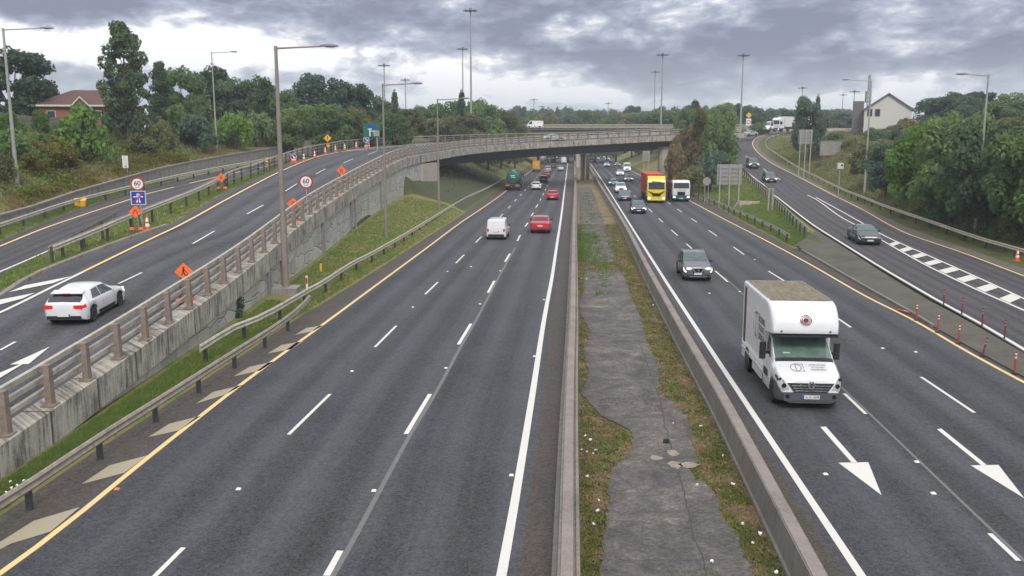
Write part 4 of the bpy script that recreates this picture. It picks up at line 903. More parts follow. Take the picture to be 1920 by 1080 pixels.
for i, (px, pb, s) in enumerate([(570, 302, 1.0), (590, 296.5, 1.0), (610, 289, 1.0), (629, 284.5, 1.0), (646.5, 281, 1.0), (668, 278, 1.1), (692, 277, .9)]):
    cone(on(px, pb, zr), ['cone right beside the first blue arrow sign on the ramp', 'second cone from the first blue arrow sign', 'third cone of the row, just left of the yellow diamond', 'fourth cone of the row along the inner railing', 'fifth cone of the row, before the taller lone one', 'tall cone left of the second blue arrow sign', 'last cone of the row, right of the second arrow sign'][i], s)
cone(on(277, 433, zr), 'cone at the foot of the 60 sign on the left island', 1.05); cone(on(1907, 489.5, zs2), 'lone cone by the guard rail at the right picture edge', .95)
def blue_arrow(px, pc, pb, label, zf=zr):
    p = on(px, pb, zf); k = p.y*cp+(CAMH-p.z)*sp; R = 5.8/F*k; z = topz(p, pc)-p.z; t = thing('keep_right_sign', label, 'road sign', p, facing(p), 'round blue arrow signs'); b = MB(); disc(b, R, -.01, .02, z=z); b.build('white_rim', M['sign_white'], t); b = MB(); disc(b, R*.88, -.02, .01, z=z); f = b.build('blue_disc', M['sign_blue'], t)
    b = MB(); b.prism([(-R*.5, -.03, z+R*.5), (-R*.3, -.03, z+R*.62), (R*.25, -.03, z-R*.1), (R*.05, -.03, z-R*.25)], (0, .003, 0)); b.prism([(R*.55, -.03, z-R*.5), (R*.5, -.03, z+R*.15), (-R*.12, -.03, z-R*.42)], (0, .003, 0)); b.build('arrow', M['sign_white'], f)
    b = MB(); b.box((0, .02, .25), (.6, .25, .5), taper=(.7, .6)); b.box((0, .02, .06), (.75, .45, .12)); b.build('base', M['cone_orange'], t); b = MB(); b.box((0, -.09, .32), (.52, .06, .12)); b.build('white_band', M['cone_white'], t)
blue_arrow(551, 294, 305, 'nearer round blue arrow sign on an orange base on the ramp'); blue_arrow(687, 262, 277.5, 'farther round blue arrow sign near the green direction sign')
# green direction sign
p = at_depth(697, 262, 128); p.z = gz(p.x, p.y); t = thing('direction_sign', 'green direction sign with blue panel among the bushes left of the flyover', 'road sign', p, .05); z1, z0 = topz(p, 232)-p.z, topz(p, 257)-p.z; k = 128/F
b = MB(); b.box((0, 0, (z0+z1)/2), (31*k, .1, z1-z0)); f = b.build('sign_face', M['sign_green'], t); b = MB(); b.box((0, -.06, z1-.42), (16*k, .02, .5)); b.build('blue_panel', M['sign_blue'], f); b = MB(); b.box((9*k, -.06, (z0+z1)/2-.4), (11*k, .02, (z1-z0)*.42)); b.build('grey_panel', M['sign_back'], f)
b = MB(); b.box((-3*k, -.06, (z0+z1)/2-.3), (.16, .02, 1.1)); b.prism([(-3*k-.35, -.06, (z0+z1)/2+.15), (-3*k+.35, -.06, (z0+z1)/2+.15), (-3*k, -.06, (z0+z1)/2+.6)], (0, .01, 0)); b.box((-3*k+.35, -.06, (z0+z1)/2-.1), (.7, .02, .1)); b.build('arrow', M['sign_white'], f); posts(t, [-10*k, 10*k], z0, .09)
# small white plates left
p = on(238, 350, zsl); k = p.y; t = thing('plate_sign', 'small white plate of text lines on two posts at the low wall', 'road sign', p, facing(p)); z1, z0 = topz(p, 292)-p.z, topz(p, 315)-p.z; b = MB(); b.box((0, 0, (z0+z1)/2), (10/F*k, .05, z1-z0)); f = b.build('plate', M['sign_white'], t); b = MB()
for j in range(6): b.box((0, -.03, z0+(j+.6)*(z1-z0)/6.3), (7/F*k, .01, .045))
b.build('text_rows', M['sign_back'], f); posts(t, [-.12, .12], z0+.1)
# grit bin
p = on(151, 388, zsl); p.z += .02; t = thing('grit_bin', 'yellow grit bin with sloping lid at the left guard rail', 'grit bin', p, .25); t.scale = (.8, .8, .8); b = MB(); b.box((0, 0, .32), (1.0, .7, .64), bev=.06, taper=(1.12, 1.1)); b.build('tub', M['grit_yellow'], t); b = MB(); b.prism([(-.6, -.42, .64), (-.6, .42, .64), (-.6, .36, .92), (-.6, -.3, .76)], (1.2, 0, 0)); b.build('lid', M['grit_yellow'], t)
# sign backs on the right
def sign_back(label, cx_, x0, x1, y0, y1, base, zc, npost, rz=0.0, name='road_sign'):
    p = at_depth((x0+x1)/2, base, zc); g_ = gz(p.x, p.y); p.z = g_; t = thing(name, label, 'road sign', p, rz); k = zc/F; z1, z0 = topz(p, y0)-p.z, topz(p, y1)-p.z; w = (x1-x0)*k
    b = MB(); b.box((0, 0, (z0+z1)/2), (w, .06, z1-z0)); f = b.build('panel', M['sign_back'], t); b = MB()
    for j in range(1, 5): b.box((0, -.07, z0+(z1-z0)*j/5), (w*1.0, .08, .09))
    b.build('ribs', M['galv_old'], f)
    for j in range(npost):
        b = MB(); x = (-.5+(j+.5)/npost)*w*(1.15 if npost > 1 else 1); b.box((x, -.16, (z1+-.4)/2), (.14, .12, z1+.4)); b.build('post', M['galv'], t)
sign_back('large ribbed back of a road sign in the grass triangle', 0, 1343, 1390, 308, 346, 362, 118, 3); sign_back('tall sign back on three posts by the thick trees right of the slip road', 0, 1495, 1521, 243, 270, 302, 150, 3)
sign_back('small sign back standing against the slip road guard rail', 0, 1437, 1450, 353, 366, 386, 104, 2); sign_back('pale sign back under the flyover beside the round pier', 0, 1204, 1218, 283, 302, 318, 230, 2)
p = gon(1325, 356); p = at_depth(1325, 356, 125); p.z = gz(p.x, p.y); t = thing('octagonal_sign', 'grey back of an octagonal sign on two posts, left of the large sign back', 'road sign', p); R = 8/F*125; z = topz(p, 340)-p.z; b = MB(); disc(b, R, 0, .04, 8, z=z); b.build('sign_face', M['sign_back'], t); posts(t, [-.25, .25], z, .04)
# right ramp top: yellow diamond over white plate
p = at_depth(1403, 243, 235); p.z = 8.9; k = 235/F; t = thing('speed_limit_sign', 'white square speed plate under a yellow diamond at the top of the right ramp', 'road sign', p); z = topz(p, 229)-p.z; b = MB(); b.box((0, 0, z), (9.5*k, .08, 13*k)); b.build('plate', M['sign_white'], t); b = MB(); disc(b, 3.6*k, -.06, .02, z=z); b.build('ring', M['sign_red'], t); b = MB(); disc(b, 2.5*k, -.08, .02, z=z); b.build('white_disc', M['sign_white'], t)
z = topz(p, 216)-p.z; b = MB(); S = 5.5*k; b.prism([(0, -.05, z-S), (S, -.05, z), (0, -.05, z+S), (-S, -.05, z)], (0, .06, 0)); b.build('diamond_plate', M['sign_yellow'], t); posts(t, [0], z, .08)
# equipment box behind right rail
p = gon(1574, 335) or at_depth(1574, 335, 120); p = at_depth(1574, 335, 118); p.z = gz(p.x, p.y); t = thing('camera_box', 'small pale roadside box on a post left of the right lamp post', 'equipment box', p); z = topz(p, 311)-p.z; b = MB(); b.box((0, 0, z), (.75, .5, .75), bev=.05); b.build('box', M['render_white'], t); b = MB(); b.box((.12, -.27, z+.1), (.2, .06, .22)); b.build('window', M['glass_dark'], t); posts(t, [0], z-.3, .07)
# drain outfall in the triangle
p = gon(1405, 385); t = thing('drain_headwall', 'small concrete drain outfall with side wall in the grass triangle', 'headwall', p, -.5); b = MB(); b.box((0, 0, .1), (2.6, .15, .9)); b.build('head_wall', M['concrete_pale'], t); b = MB(); b.prism([(-1.3, -.05, -.3), (-1.3, -3.2, -.8), (-1.3, -3.2, -.5), (-1.3, -.05, .55)], (-.15, 0, 0)); b.build('wing_wall', M['concrete_top'], t); b = MB(); b.box((.1, -1.2, -.18), (2.2, 2.2, .12)); b.build('apron', M['concrete_top'], t)
# ================================================================== flexible bollards on the gore
def bollard(px, pb, pt, red, label, lean=0.0):
    p = on(px, pb, zs2 if px > 1760 and pb < 640 else .04); H = topz(p, pt)-p.z; t = thing('lane_bollard', label, 'bollard', p, 0, 'slim red lane bollards on the gore'); t.rotation_euler = (0, lean, 0)
    b = MB(); b.lathe([(.11, 0), (.11, .03), (.045, .05)], n=12); b.build('base', M['ink'], t); b = MB(); b.tube((0, 0, .04), (0, 0, H), .040, .036, 10); po = b.build('post', M['bollard_red' if red else 'bollard_dark'], t, True)
    for z in (H-.12, H-.26): b = MB(); b.lathe([(.041, z-.03), (.041, z+.03)], n=10); b.build('reflective_band', M['cone_white' if red else 'sign_back'], po)
for a in ((1718, 600, 568, 1, 'bright red bollard next to the toppled one at the gore tip'), (1758, 623, 587, 1, 'second bright red bollard in the near row'), (1797, 644, 606, 1, 'third bright red bollard in the near row'),
          (1842, 667, 632, 0, 'dark maroon leaning bollard of the near row', .18), (1902, 700, 658, 1, 'bright red bollard nearest the right picture edge'), (1769, 573, 542, 0, 'faded bollard farthest up the slip road line'), (1803, 590, 558, 0, 'second faded bollard beside the slip road line'),
          (1841, 612, 577, 0, 'third faded bollard beside the slip road line'), (1883, 636, 599, 0, 'fourth faded bollard, nearest on the slip road side')): bollard(a[0], a[1], a[2], a[3], a[4], a[5] if len(a) > 5 else 0)
p = on(1684, 582, .03); q = on(1706, 589, .03); t = thing('lane_bollard', 'toppled red and white bollard lying at the tip of the gore', 'bollard', p, 0, 'slim red lane bollards on the gore'); b = MB(); b.o = Vector(p); b.tube(p+Vector((0, 0, .05)), q+Vector((0, 0, .05)), .05, .05, 8); b.build('post', M['bollard_red'], t); b = MB(); d = (q-p); b.tube(d*.55+Vector((0, .15, .06)), d*.9+Vector((0, .15, .06)), .045, .045, 8); b.build('reflective_band', M['cone_white'], t)
# marker posts in the grass
p = on(576, 545, .15); t = thing('delineator_post', 'small white marker post with red stripe behind the grass guard rail', 'marker post', p); b = MB(); b.box((0, 0, .45), (.12, .06, .9)); b.build('post', M['cone_white'], t); b = MB(); b.box((0, -.035, .6), (.10, .01, .35)); b.build('stripe', M['bollard_red'], t)
p = on(602, 510, .3); t = thing('delineator_post', 'short orange marker post in the grass by the block wall', 'marker post', p); b = MB(); b.box((0, 0, .3), (.14, .07, .6)); b.build('post', M['sign_yellow'], t); b = MB(); b.box((0, 0, .62), (.16, .09, .05)); b.build('cap', M['ink'], t)
# road studs
k_ = 0
for px, py, r_ in ((447, 917, 0), (701, 920, 0), (959, 891, 0), (836, 690, 0), (660, 696, 0), (1002, 668, 0), (900, 570, 0), (774, 576, 0), (1020, 562, 0), (1387, 547, 0), (1415, 487, 0), (1719, 866, 0), (1548, 889, 0), (1655, 653, 0), (219, 917, 1), (1750, 925, 0), (938, 508, 0), (839, 509, 0), (883, 500, 0), (1717, 660, 0), (1330, 550, 0)):
    p = on(px, py, .006); t = thing('road_stud', ['white road stud on a lane line of the motorway', 'orange road stud on the yellow edge line'][r_], 'road stud', p, 0, 'reflective road studs' if not r_ else None); b = MB(); b.box((0, 0, .012), (.13, .12, .03), taper=(.7, .7)); b.build('stud_body', M['cone_white' if not r_ else 'sign_orange'], t)
# ================================================================== vehicles (front towards +Y, ground at z = 0)
def interp(tab, y): return float(np.interp(y, [a for a, b in tab], [b for a, b in tab]))
class Shell:
    """car body surface: S(y, v) with v from 0 (underside centre) to 11 (roof centre)"""
    def __init__(s, L, Wd, top, belt, wr, wheels, ra, zb=.2, round_=.35, endw=(.86, .84), wz=.33):
        s.L, s.W, s.top, s.belt, s.wr, s.wh, s.ra, s.zb, s.rd, s.ew, s.wz = L, Wd/2, top, belt, wr, wheels, ra, zb, round_, endw, wz
    def sec(s, y):
        L = s.L; zt = interp(s.top, y); zs = min(interp(s.belt, y), zt-.03); w = s.W; r = s.rd
        for d, e in ((y, s.ew[0]), (L-y, s.ew[1])):
            if d < r: k = 1-d/r; w = min(w, s.W*(1-(1-e)*k*k*(1.0 if k < 1 else 1)))
        zb = s.zb+ (.12*(1-y/.25) if y < .25 else 0)+(.05*(1-(L-y)/.25) if L-y < .25 else 0); bot = zb
        for wy in s.wh:
            d = abs(y-wy)
            if d < s.ra: zb = max(zb, s.wz+math.sqrt(s.ra*s.ra-d*d))
        wr = w*interp(s.wr, y); k = min(1, (zt-zs)/.35); h = zs-zb
        p = [(0, zb), (w*.80, zb), (w*.965, zb+.03*min(1, h)), (w*1.0, zb+h*.34), (w*1.0, zb+h*.66), (w*.985, zs-.06*min(1, h*2)), (w*.945, zs)]
        p8 = (wr*k+(w*.90)*(1-k), zt-(.075*k+.012*(1-k))); p7 = ((p[6][0]+p8[0])/2+.012*k, (p[6][1]+p8[1])/2)
        p += [p7, p8, (p8[0]*.90, zt-.022*k), (p8[0]*.5, zt-.002), (0, zt+.006)]
        return p
    def S(s, y, v, side=1):
        p = s.sec(y); i = min(int(v), 10); t = v-i; a, b = p[i], p[i+1]; return Vector((side*(a[0]+(b[0]-a[0])*t), y-s.L/2, a[1]+(b[1]-a[1])*t))
    def body(s, mt, par, name='body'):
        ys = set(np.linspace(0, s.L, 26)); ys |= {0, .04, .10, .2, s.L-.04, s.L-.1, s.L-.2, s.L}
        for wy in s.wh:
            for k in range(-6, 7): ys.add(wy+s.ra*math.sin(k*PI/12)*.999)
            ys.add(wy-s.ra-.004); ys.add(wy+s.ra+.004)
        for a, _ in s.top: ys.add(a)
        ys = sorted(y for y in ys if 0 <= y <= s.L); Y = [ys[0]]
        for y in ys[1:]:
            if y-Y[-1] > .002: Y.append(y)
        b = MB(); vs = []
        for y in Y:
            p = s.sec(y); ring = [Vector((x, y-s.L/2, z)) for x, z in p]+[Vector((-x, y-s.L/2, z)) for x, z in p[-2:0:-1]]; vs += ring; n = len(ring)
        fs = [(i*n+j, i*n+(j+1) % n, (i+1)*n+(j+1) % n, (i+1)*n+j) for i in range(len(Y)-1) for j in range(n)]+[tuple(range(n))[::-1], tuple(range((len(Y)-1)*n, len(Y)*n))]
        b.add(vs, fs); return b.build(name, mt, par, True, 32)
    def patch(s, b, y0, y1, v0, v1, side=0, off=.008, m=0, ny=6, skew=None):
        """patch of the body surface lifted by off; side 0 = across the roof from v0 on one side to v0 on the other"""
        rowsv = []
        for i in range(ny+1):
            t = i/ny; r = []
            if side == 0:
                y = y0+(y1-y0)*t; V = [(v0+(11-v0)*k/4, 1) for k in range(5)]+[(11-(11-v0)*k/4, -1) for k in range(1, 5)]
                r = [s.S(y, v, sd) for v, sd in V]
            else:
                for k in range(4):
                    v = v0+(v1-v0)*k/3; ya, yb = (y0, y1) if skew is None else (y0+skew[0]*k/3, y1+skew[1]*k/3); r.append(s.S(ya+(yb-ya)*t, v, side))
            rowsv.append(r)
        n = len(rowsv[0]); P = [p for r in rowsv for p in r]; c = Vector((0, 0, .45)); out = []
        for i in range(ny+1):
            for j in range(n):
                a = rowsv[min(i+1, ny)][j]-rowsv[max(i-1, 0)][j]; d = rowsv[i][min(j+1, n-1)]-rowsv[i][max(j-1, 0)]; nn = a.cross(d)
                if nn.length < 1e-9: nn = Vector((0, 0, 1))
                nn.normalize(); q = rowsv[i][j]
                if nn.dot(Vector((q.x, 0, q.z-.45))) < 0: nn = -nn
                out.append(q+nn*off)
        b.add(out, [(i*n+j, i*n+j+1, (i+1)*n+j+1, (i+1)*n+j) for i in range(ny) for j in range(n-1)], m)
def wheel(par, x, y, r, w, rimm='rim', spokes=5):
    s = 1 if x > 0 else -1; t = MB(); t.lathe([(r*.62, -w/2), (r*.97, -w/2), (r, -w*.3), (r, w*.3), (r*.97, w/2), (r*.62, w/2)], axis='X', n=20); wo_ = t.build('wheel', M['tyre'], par, True, 50); wo_.location = (x, y, r)
    b = MB(); b.lathe([(r*.62, s*w*.36), (r*.63, s*w*.52), (r*.58, s*w*.52), (r*.55, s*w*.30)][::1], axis='X', n=20); b.lathe([(r*.12, s*w*.3), (r*.12, s*w*.5)], axis='X', n=10)
    for k in range(spokes):
        a = k*2*PI/spokes; R = Matrix.Rotation(a, 3, 'X'); b.box(R @ Vector((s*w*.42, 0, r*.33)), (w*.12, r*.15, r*.56), rot=R)
    d = MB(); d.lathe([(r*.6, s*w*.2), (r*.6, s*w*.28)], axis='X', n=16); dd = d.build('hub_recess', M['grille_black'], wo_); b.build('rim', M[rimm], wo_, False); return wo_
def car(kind, label, col, group=None):
    c = CARS[kind]; L, Wd = c['L'], c['W']; sh = Shell(L, Wd, c['top'], c['belt'], c['wr'], c['wheels'], c['ra'], c.get('zb', .2), wz=c.get('wz', .33), endw=c.get('endw', (.86, .84)))
    t = thing(c['name'], label, c['cat']); sh.body(M['car_'+col], t); G = M[c.get('glass', 'glass')]; h = L/2
    b = MB(); sh.patch(b, c['ws'][0], c['ws'][1], 8.45, 0); b.build('windscreen', M[c.get('wsglass', 'glass_teal')], t, True)
    if c.get('rw'): b = MB(); sh.patch(b, c['rw'][0], c['rw'][1], 8.5, 0, off=.009); b.build('rear_window', M['glass_dark'], t, True)
    for s in (1, -1):
        for y0, y1, sk0, sk1 in c['side']: b = MB(); sh.patch(b, y0, y1, 6.15, 7.88, s, skew=(sk0, sk1)); b.build('side_window', G, t, True)
    b = MB()
    for s in (1, -1): sh.patch(b, .25, L-.25, 2.05, 2.75, s, .006, ny=14)
    b.build('sill_trim', M['plastic_black'], t, True)
    # seams between doors
    b = MB()
    for s in (1, -1):
        for y in c['seams']: sh.patch(b, y-.006, y+.006, 3.0, 5.9, s, .004, ny=1)
    if c['seams']: b.build('door_seams', M['plastic_black'], t)
    for s in (1, -1):
        for y in c['wheels']: wheel(t, s*(Wd/2-.115), y-h, c.get('r', .33), .21, c.get('rim', 'rim'))
    # lights
    f = c['front']
    for s in (1, -1):
        b = MB(); sh.patch(b, L-f['wrap'], L-.012, f['v0'], f['v1'], s, .012, ny=4); z0, z1 = f['z']; x1 = Wd/2*.84*.97; x0 = x1-f['w']
        b.prism([(s*x0, h+.004, (z0+z1)/2-.02), (s*x1, h-.002, z0), (s*x1, h-.002, z1), (s*(x0+.06), h+.004, z1-.03)], (0, .02, 0)); b.build('headlight', M[f.get('mat', 'head_on')], t)
        r = c['rear']; b = MB(); sh.patch(b, .012, r['wrap'], r['v0'], r['v1'], s, .012, ny=3); z0, z1 = r['z']; x1 = Wd/2*.86*.985; x0 = x1-r['w']
        b.prism([(s*x0, -h+.002, z0+.03), (s*x1, -h+.002, z0), (s*x1, -h+.002, z1), (s*x0, -h+.002, z1-.02)], (0, -.022, 0)); b.build('tail_light', M[r.get('mat', 'tail_red')], t)
    b = MB(); z0, z1 = f['grille']; b.prism([(-f['gw']*.8, h, z0), (f['gw']*.8, h, z0), (f['gw'], h, z1), (-f['gw'], h, z1)], (0, .018, 0)); g = b.build('grille', M['grille_black'], t)
    b = MB(); b.prism([(-Wd*.38, h, .25), (Wd*.38, h, .25), (Wd*.40, h, f['low']), (-Wd*.40, h, f['low'])], (0, .02, 0)); b.build('lower_bumper', M['plastic_black'], t)
    if f.get('vee'):
        b = MB()
        for s in (1, -1): b.prism([(s*.12, h+.02, z0), (s*.22, h+.02, z0), (s*.44, h+.02, z1), (s*.34, h+.02, z1)], (0, .02, 0))
        b.box((0, h+.03, z0+.02), (.28, .02, .06)); b.build('chrome_vee', M['chrome'], g); b = MB(); b.box((0, h+.03, .33), (1.1, .02, .06)); b.build('skid_plate', M['chrome'], t)
    b = MB(); b.lathe([(.06, 0), (.055, .012)], (0, h+.02, (z0+z1)/2+.02), 'Y', 12); b.build('badge', M['chrome'], g)
    b = MB(); b.prism([(-Wd*.40, -h, .30), (Wd*.40, -h, .30), (Wd*.39, -h, .30+c['rear'].get('bump', .14)), (-Wd*.39, -h, .30+c['rear'].get('bump', .14))], (0, -.02, 0)); b.build('rear_bumper', M['plastic_black'], t)
    for y, z, s in ((h+.03, c.get('pf', .40), 1), (-h-.03, c.get('pr', .56), -1)):
        b = MB(); b.box((0, y, z), (.52, .015, .115)); pl = b.build('number_plate', M['plate_white'], t); b = MB(); b.box((-.235*s, y+.009*s, z), (.045, .004, .11)); b.build('plate_band', M['sign_blue'], pl)
    for s in (1, -1):
        b = MB(); ym = c['mir']-h; zm = interp(c['belt'], c['mir'])+.09; b.box((s*(Wd/2+.09), ym, zm), (.20, .09, .14), bev=.04, taper=(.8, .8)); b.box((s*(Wd/2-.02), ym+.02, zm-.05), (.12, .05, .05)); b.build('mirror', M['plastic_black' if c.get('blackmir', True) else 'car_'+col], t)
    if c.get('rails'):
        for s in (1, -1):
            y0, y1 = c['rails']; b = MB(); P = [sh.S(y0+(y1-y0)*k/8, 8.6, s)+Vector((0, 0, .035+.03*math.sin(PI*k/8))) for k in range(9)]
            for a, q in zip(P, P[1:]): b.tube(a, q, .018, .018, 6)
            b.build('roof_rail', M['galv'], t)
    if c.get('spoiler'): b = MB(); y, z = c['spoiler']; b.prism([(-Wd*.36, y-h, z), (Wd*.36, y-h, z), (Wd*.35, y-h+.35, z+.07), (-Wd*.35, y-h+.35, z+.07)], (0, 0, .03)); b.build('spoiler', M['car_'+col], t)
    if c.get('high_stop'): b = MB(); b.box((0, c['spoiler'][0]-h-.012, c['spoiler'][1]+.012), (.34, .02, .03)); b.build('high_brake_light', M['tail_on'], t)
    return t
fr = dict(wrap=.42, v0=4.7, v1=5.9, z=(.62, .76), w=.34, grille=(.50, .66), gw=.38, low=.36)
rr_ = dict(wrap=.22, v0=4.5, v1=5.8, z=(.70, .88), w=.30)
CARS = dict(
  hatch=dict(name='hatchback_car', cat='car', L=4.33, W=1.78, top=[(0, .86), (.06, .97), (.58, 1.30), (1.1, 1.39), (1.9, 1.43), (2.4, 1.39), (3.18, 1.0), (3.6, .95), (4.1, .82), (4.27, .74), (4.33, .60)], belt=[(0, .86), (.4, .96), (2.2, .92), (3.3, .90), (4.0, .76), (4.33, .52)],
    wr=[(0, .78), (.6, .68), (1.5, .71), (2.4, .70), (3.2, .86), (4.33, .86)], endw=(.78, .76), wheels=(.80, 3.50), ra=.375, r=.325, ws=(2.44, 3.14), rw=(.10, .54), side=[(.88, 1.70, .30, 0), (1.76, 3.0, 0, -.46)], seams=(1.76, 2.9), front=fr, rear=dict(rr_, mat='tail_on', z=(.72, .90), w=.33), mir=2.86, spoiler=(.40, 1.275), high_stop=True, blackmir=False, pr=.47),
  suv=dict(name='suv_car', cat='car', L=4.66, W=1.84, top=[(0, .98), (.05, 1.08), (.42, 1.52), (.9, 1.66), (1.8, 1.70), (2.5, 1.66), (3.35, 1.15), (3.6, 1.11), (4.3, .98), (4.58, .88), (4.66, .70)], belt=[(0, .98), (.5, 1.08), (3.3, 1.03), (4.2, .92), (4.66, .62)],
    wr=[(0, .84), (.6, .78), (1.5, .79), (2.5, .77), (3.4, .9), (4.66, .9)], wheels=(.88, 3.70), ra=.41, r=.36, wz=.36, zb=.26, ws=(2.58, 3.32), rw=(.08, .42), side=[(.66, 1.45, .2, 0), (1.52, 2.25, 0, 0), (2.32, 3.1, 0, -.38)], seams=(1.5, 2.3, 3.2), front=dict(fr, z=(.76, .92), grille=(.56, .86), gw=.42, low=.44, vee=True), rear=dict(rr_, z=(.86, 1.06), w=.36), mir=3.0, rails=(.7, 2.4), spoiler=(.30, 1.50), pr=.74, pf=.50),
  saloon=dict(name='saloon_car', cat='car', L=4.8, W=1.86, top=[(0, .80), (.06, .93), (.5, 1.03), (1.3, 1.33), (2.1, 1.45), (2.7, 1.42), (3.55, 1.02), (3.8, .96), (4.5, .80), (4.73, .70), (4.8, .55)], belt=[(0, .82), (.6, .95), (3.5, .90), (4.4, .74), (4.8, .48)],
    wr=[(0, .84), (.6, .72), (1.5, .70), (2.5, .72), (3.5, .87), (4.8, .88)], wheels=(.92, 3.86), ra=.385, r=.345, ws=(2.8, 3.5), rw=(.62, 1.55), side=[(1.1, 1.95, .25, 0), (2.05, 3.2, 0, -.5)], seams=(2.0, 3.1), front=dict(fr, z=(.58, .68), w=.36, mat='head_off', grille=(.36, .50), gw=.5), rear=rr_, mir=3.08, pr=.60),
  estate=dict(name='estate_car', cat='car', L=4.6, W=1.80, top=[(0, .92), (.05, 1.0), (.40, 1.40), (1.2, 1.47), (2.3, 1.48), (2.8, 1.43), (3.55, 1.0), (3.9, .94), (4.4, .80), (4.54, .72), (4.6, .56)], belt=[(0, .9), (.5, .96), (3.4, .92), (4.2, .76), (4.6, .5)],
    wr=[(0, .84), (.6, .77), (2.5, .76), (3.5, .88), (4.6, .9)], wheels=(.86, 3.68), ra=.375, r=.325, ws=(2.85, 3.5), rw=(.08, .38), side=[(.62, 1.2, .15, 0), (1.28, 2.1, 0, 0), (2.18, 3.25, 0, -.42)], seams=(1.24, 2.14, 3.2), front=fr, rear=rr_, mir=3.1, rails=(.7, 2.5), pr=.68),
  smallvan=dict(name='small_van', cat='van', L=4.4, W=1.83, top=[(0, 1.0), (.03, 1.15), (.16, 1.76), (.5, 1.83), (2.6, 1.84), (3.0, 1.72), (3.55, 1.14), (3.8, 1.05), (4.2, .92), (4.34, .80), (4.4, .6)], belt=[(0, 1.02), (3.4, 1.0), (4.1, .84), (4.4, .54)],
    wr=[(0, .88), (.5, .86), (2.6, .84), (3.5, .88), (4.4, .9)], wheels=(.75, 3.55), ra=.37, r=.32, ws=(2.95, 3.5), rw=None, side=[(2.2, 3.25, 0, -.38)], seams=(.9, 2.15, 3.2), front=fr, rear=dict(rr_, z=(.72, 1.02), w=.13, wrap=.12, bump=.22), mir=3.15, pr=.78),
  van=dict(name='panel_van', cat='van', L=5.4, W=2.0, top=[(0, 1.2), (.03, 1.4), (.12, 2.28), (.5, 2.36), (3.9, 2.36), (4.25, 2.1), (4.75, 1.32), (5.0, 1.2), (5.3, .98), (5.36, .8), (5.4, .6)], belt=[(0, 1.15), (4.6, 1.15), (5.2, .9), (5.4, .55)],
    wr=[(0, .88), (.5, .86), (3.8, .84), (4.8, .88), (5.4, .9)], wheels=(1.15, 4.35), ra=.40, r=.345, ws=(4.12, 4.7), rw=None, side=[(3.4, 4.45, 0, -.3)], seams=(1.0, 2.2, 3.35), front=dict(fr, z=(.8, 1.02), w=.3, grille=(.6, .85)), rear=dict(rr_, z=(.9, 1.3), w=.12, wrap=.12, bump=.22), mir=4.35, pr=.7),
)
CARS['hatch2'] = dict(CARS['hatch'], front=dict(fr, mat='head_on'), rear=dict(rr_), high_stop=False, spoiler=(.40, 1.275))
CARS['coupesuv'] = dict(CARS['suv'], L=4.75, W=1.92, top=[(0, .92), (.05, 1.06), (.5, 1.15), (1.2, 1.52), (1.9, 1.62), (2.5, 1.58), (3.35, 1.1), (3.6, 1.06), (4.3, .92), (4.68, .82), (4.75, .65)], rw=(.55, 1.15), front=dict(fr, z=(.72, .84)), rails=None, spoiler=None, rear=dict(rr_, z=(.86, .98), w=.42), side=[(1.0, 1.75, .3, 0), (1.82, 3.1, 0, -.42)], seams=(1.78, 3.1))
PROTO = {}
def put(kind, label, p, head, col, slope=0.0, scale=1.0, group=None, rear=False):
    """p: ground point under the middle of the end we see; head: travel direction (Vector)"""
    key = kind
    if key not in PROTO: PROTO[key] = (car(kind, label, col), col); t = PROTO[key][0]
    else:
        t = copy_tree(PROTO[key][0])
        base = PROTO[key][1]
        if base != col:
            for c in t.children:
                for sl_ in c.material_slots:
                    if sl_.material == M['car_'+base]: sl_.link = 'OBJECT'; sl_.material = M['car_'+col]
    t['label'] = label
    if group: t['group'] = group
    h = head.normalized(); L = CARS[kind]['L']; 
    t.location = p+h*(L/2 if rear else -L/2)*scale; t.rotation_euler = (math.asin(max(-.2, min(.2, h.z))), 0, math.atan2(-h.x, h.y)); t.scale = (scale,)*3; return t
def tang(P, Y, rev=False, dy=3):
    a = Vector((xat(P, Y-dy), Y-dy, zat(P, Y-dy))); b = Vector((xat(P, Y+dy), Y+dy, zat(P, Y+dy))); d = (b-a).normalized(); return -d if rev else d
def out_(kind, px, py, col, label, **k): p = on(px, py); return put(kind, label, p, tang(LL2, p.y), col, rear=True, group=k.pop('group', None), **k)
def inc(kind, px, py, col, label, **k): p = on(px, py); return put(kind, label, p, tang(RR1, p.y, True), col, group=k.pop('group', None), **k)
# ramp car
p = on(122, 612, zr); d = tang(RYp if False else RW, 34.0); q_ = on(218, 583, zr); 
dr = (spline(RW, 2)[-1]-spline(RW, 2)[0]); dr.normalize(); put('hatch', 'white hatchback with glowing tail lights driving up the ramp on the left', p, dr, 'white', rear=True)
out_('smallvan', 930, 450, 'white', 'small white van in the middle lane, nearest of the outbound traffic')
out_('coupesuv', 1013, 438, 'red', 'dark red coupe suv in the fast lane left of the median barrier')
out_('hatch2', 1035.5, 375.5, 'bright', 'bright red car in the fast lane just before the flyover shadow')
out_('hatch2', 1005, 356.5, 'white', 'white hatchback beside the green tanker lorry')
out_('estate', 1019, 343, 'dark', 'dark estate car with pale roof ahead of the white hatchback'); out_('hatch2', 1024, 333, 'maroon', 'dark red car third in the middle lane queue under the flyover'); out_('suv', 1027, 323.5, 'silver', 'pale silver suv fourth in the middle lane queue under the flyover')
out_('saloon', 1051.5, 321, 'silver', 'grey saloon in the fast lane under the flyover'); out_('hatch2', 1036, 315.5, 'dark', 'small dark car left of the grey saloon under the flyover')
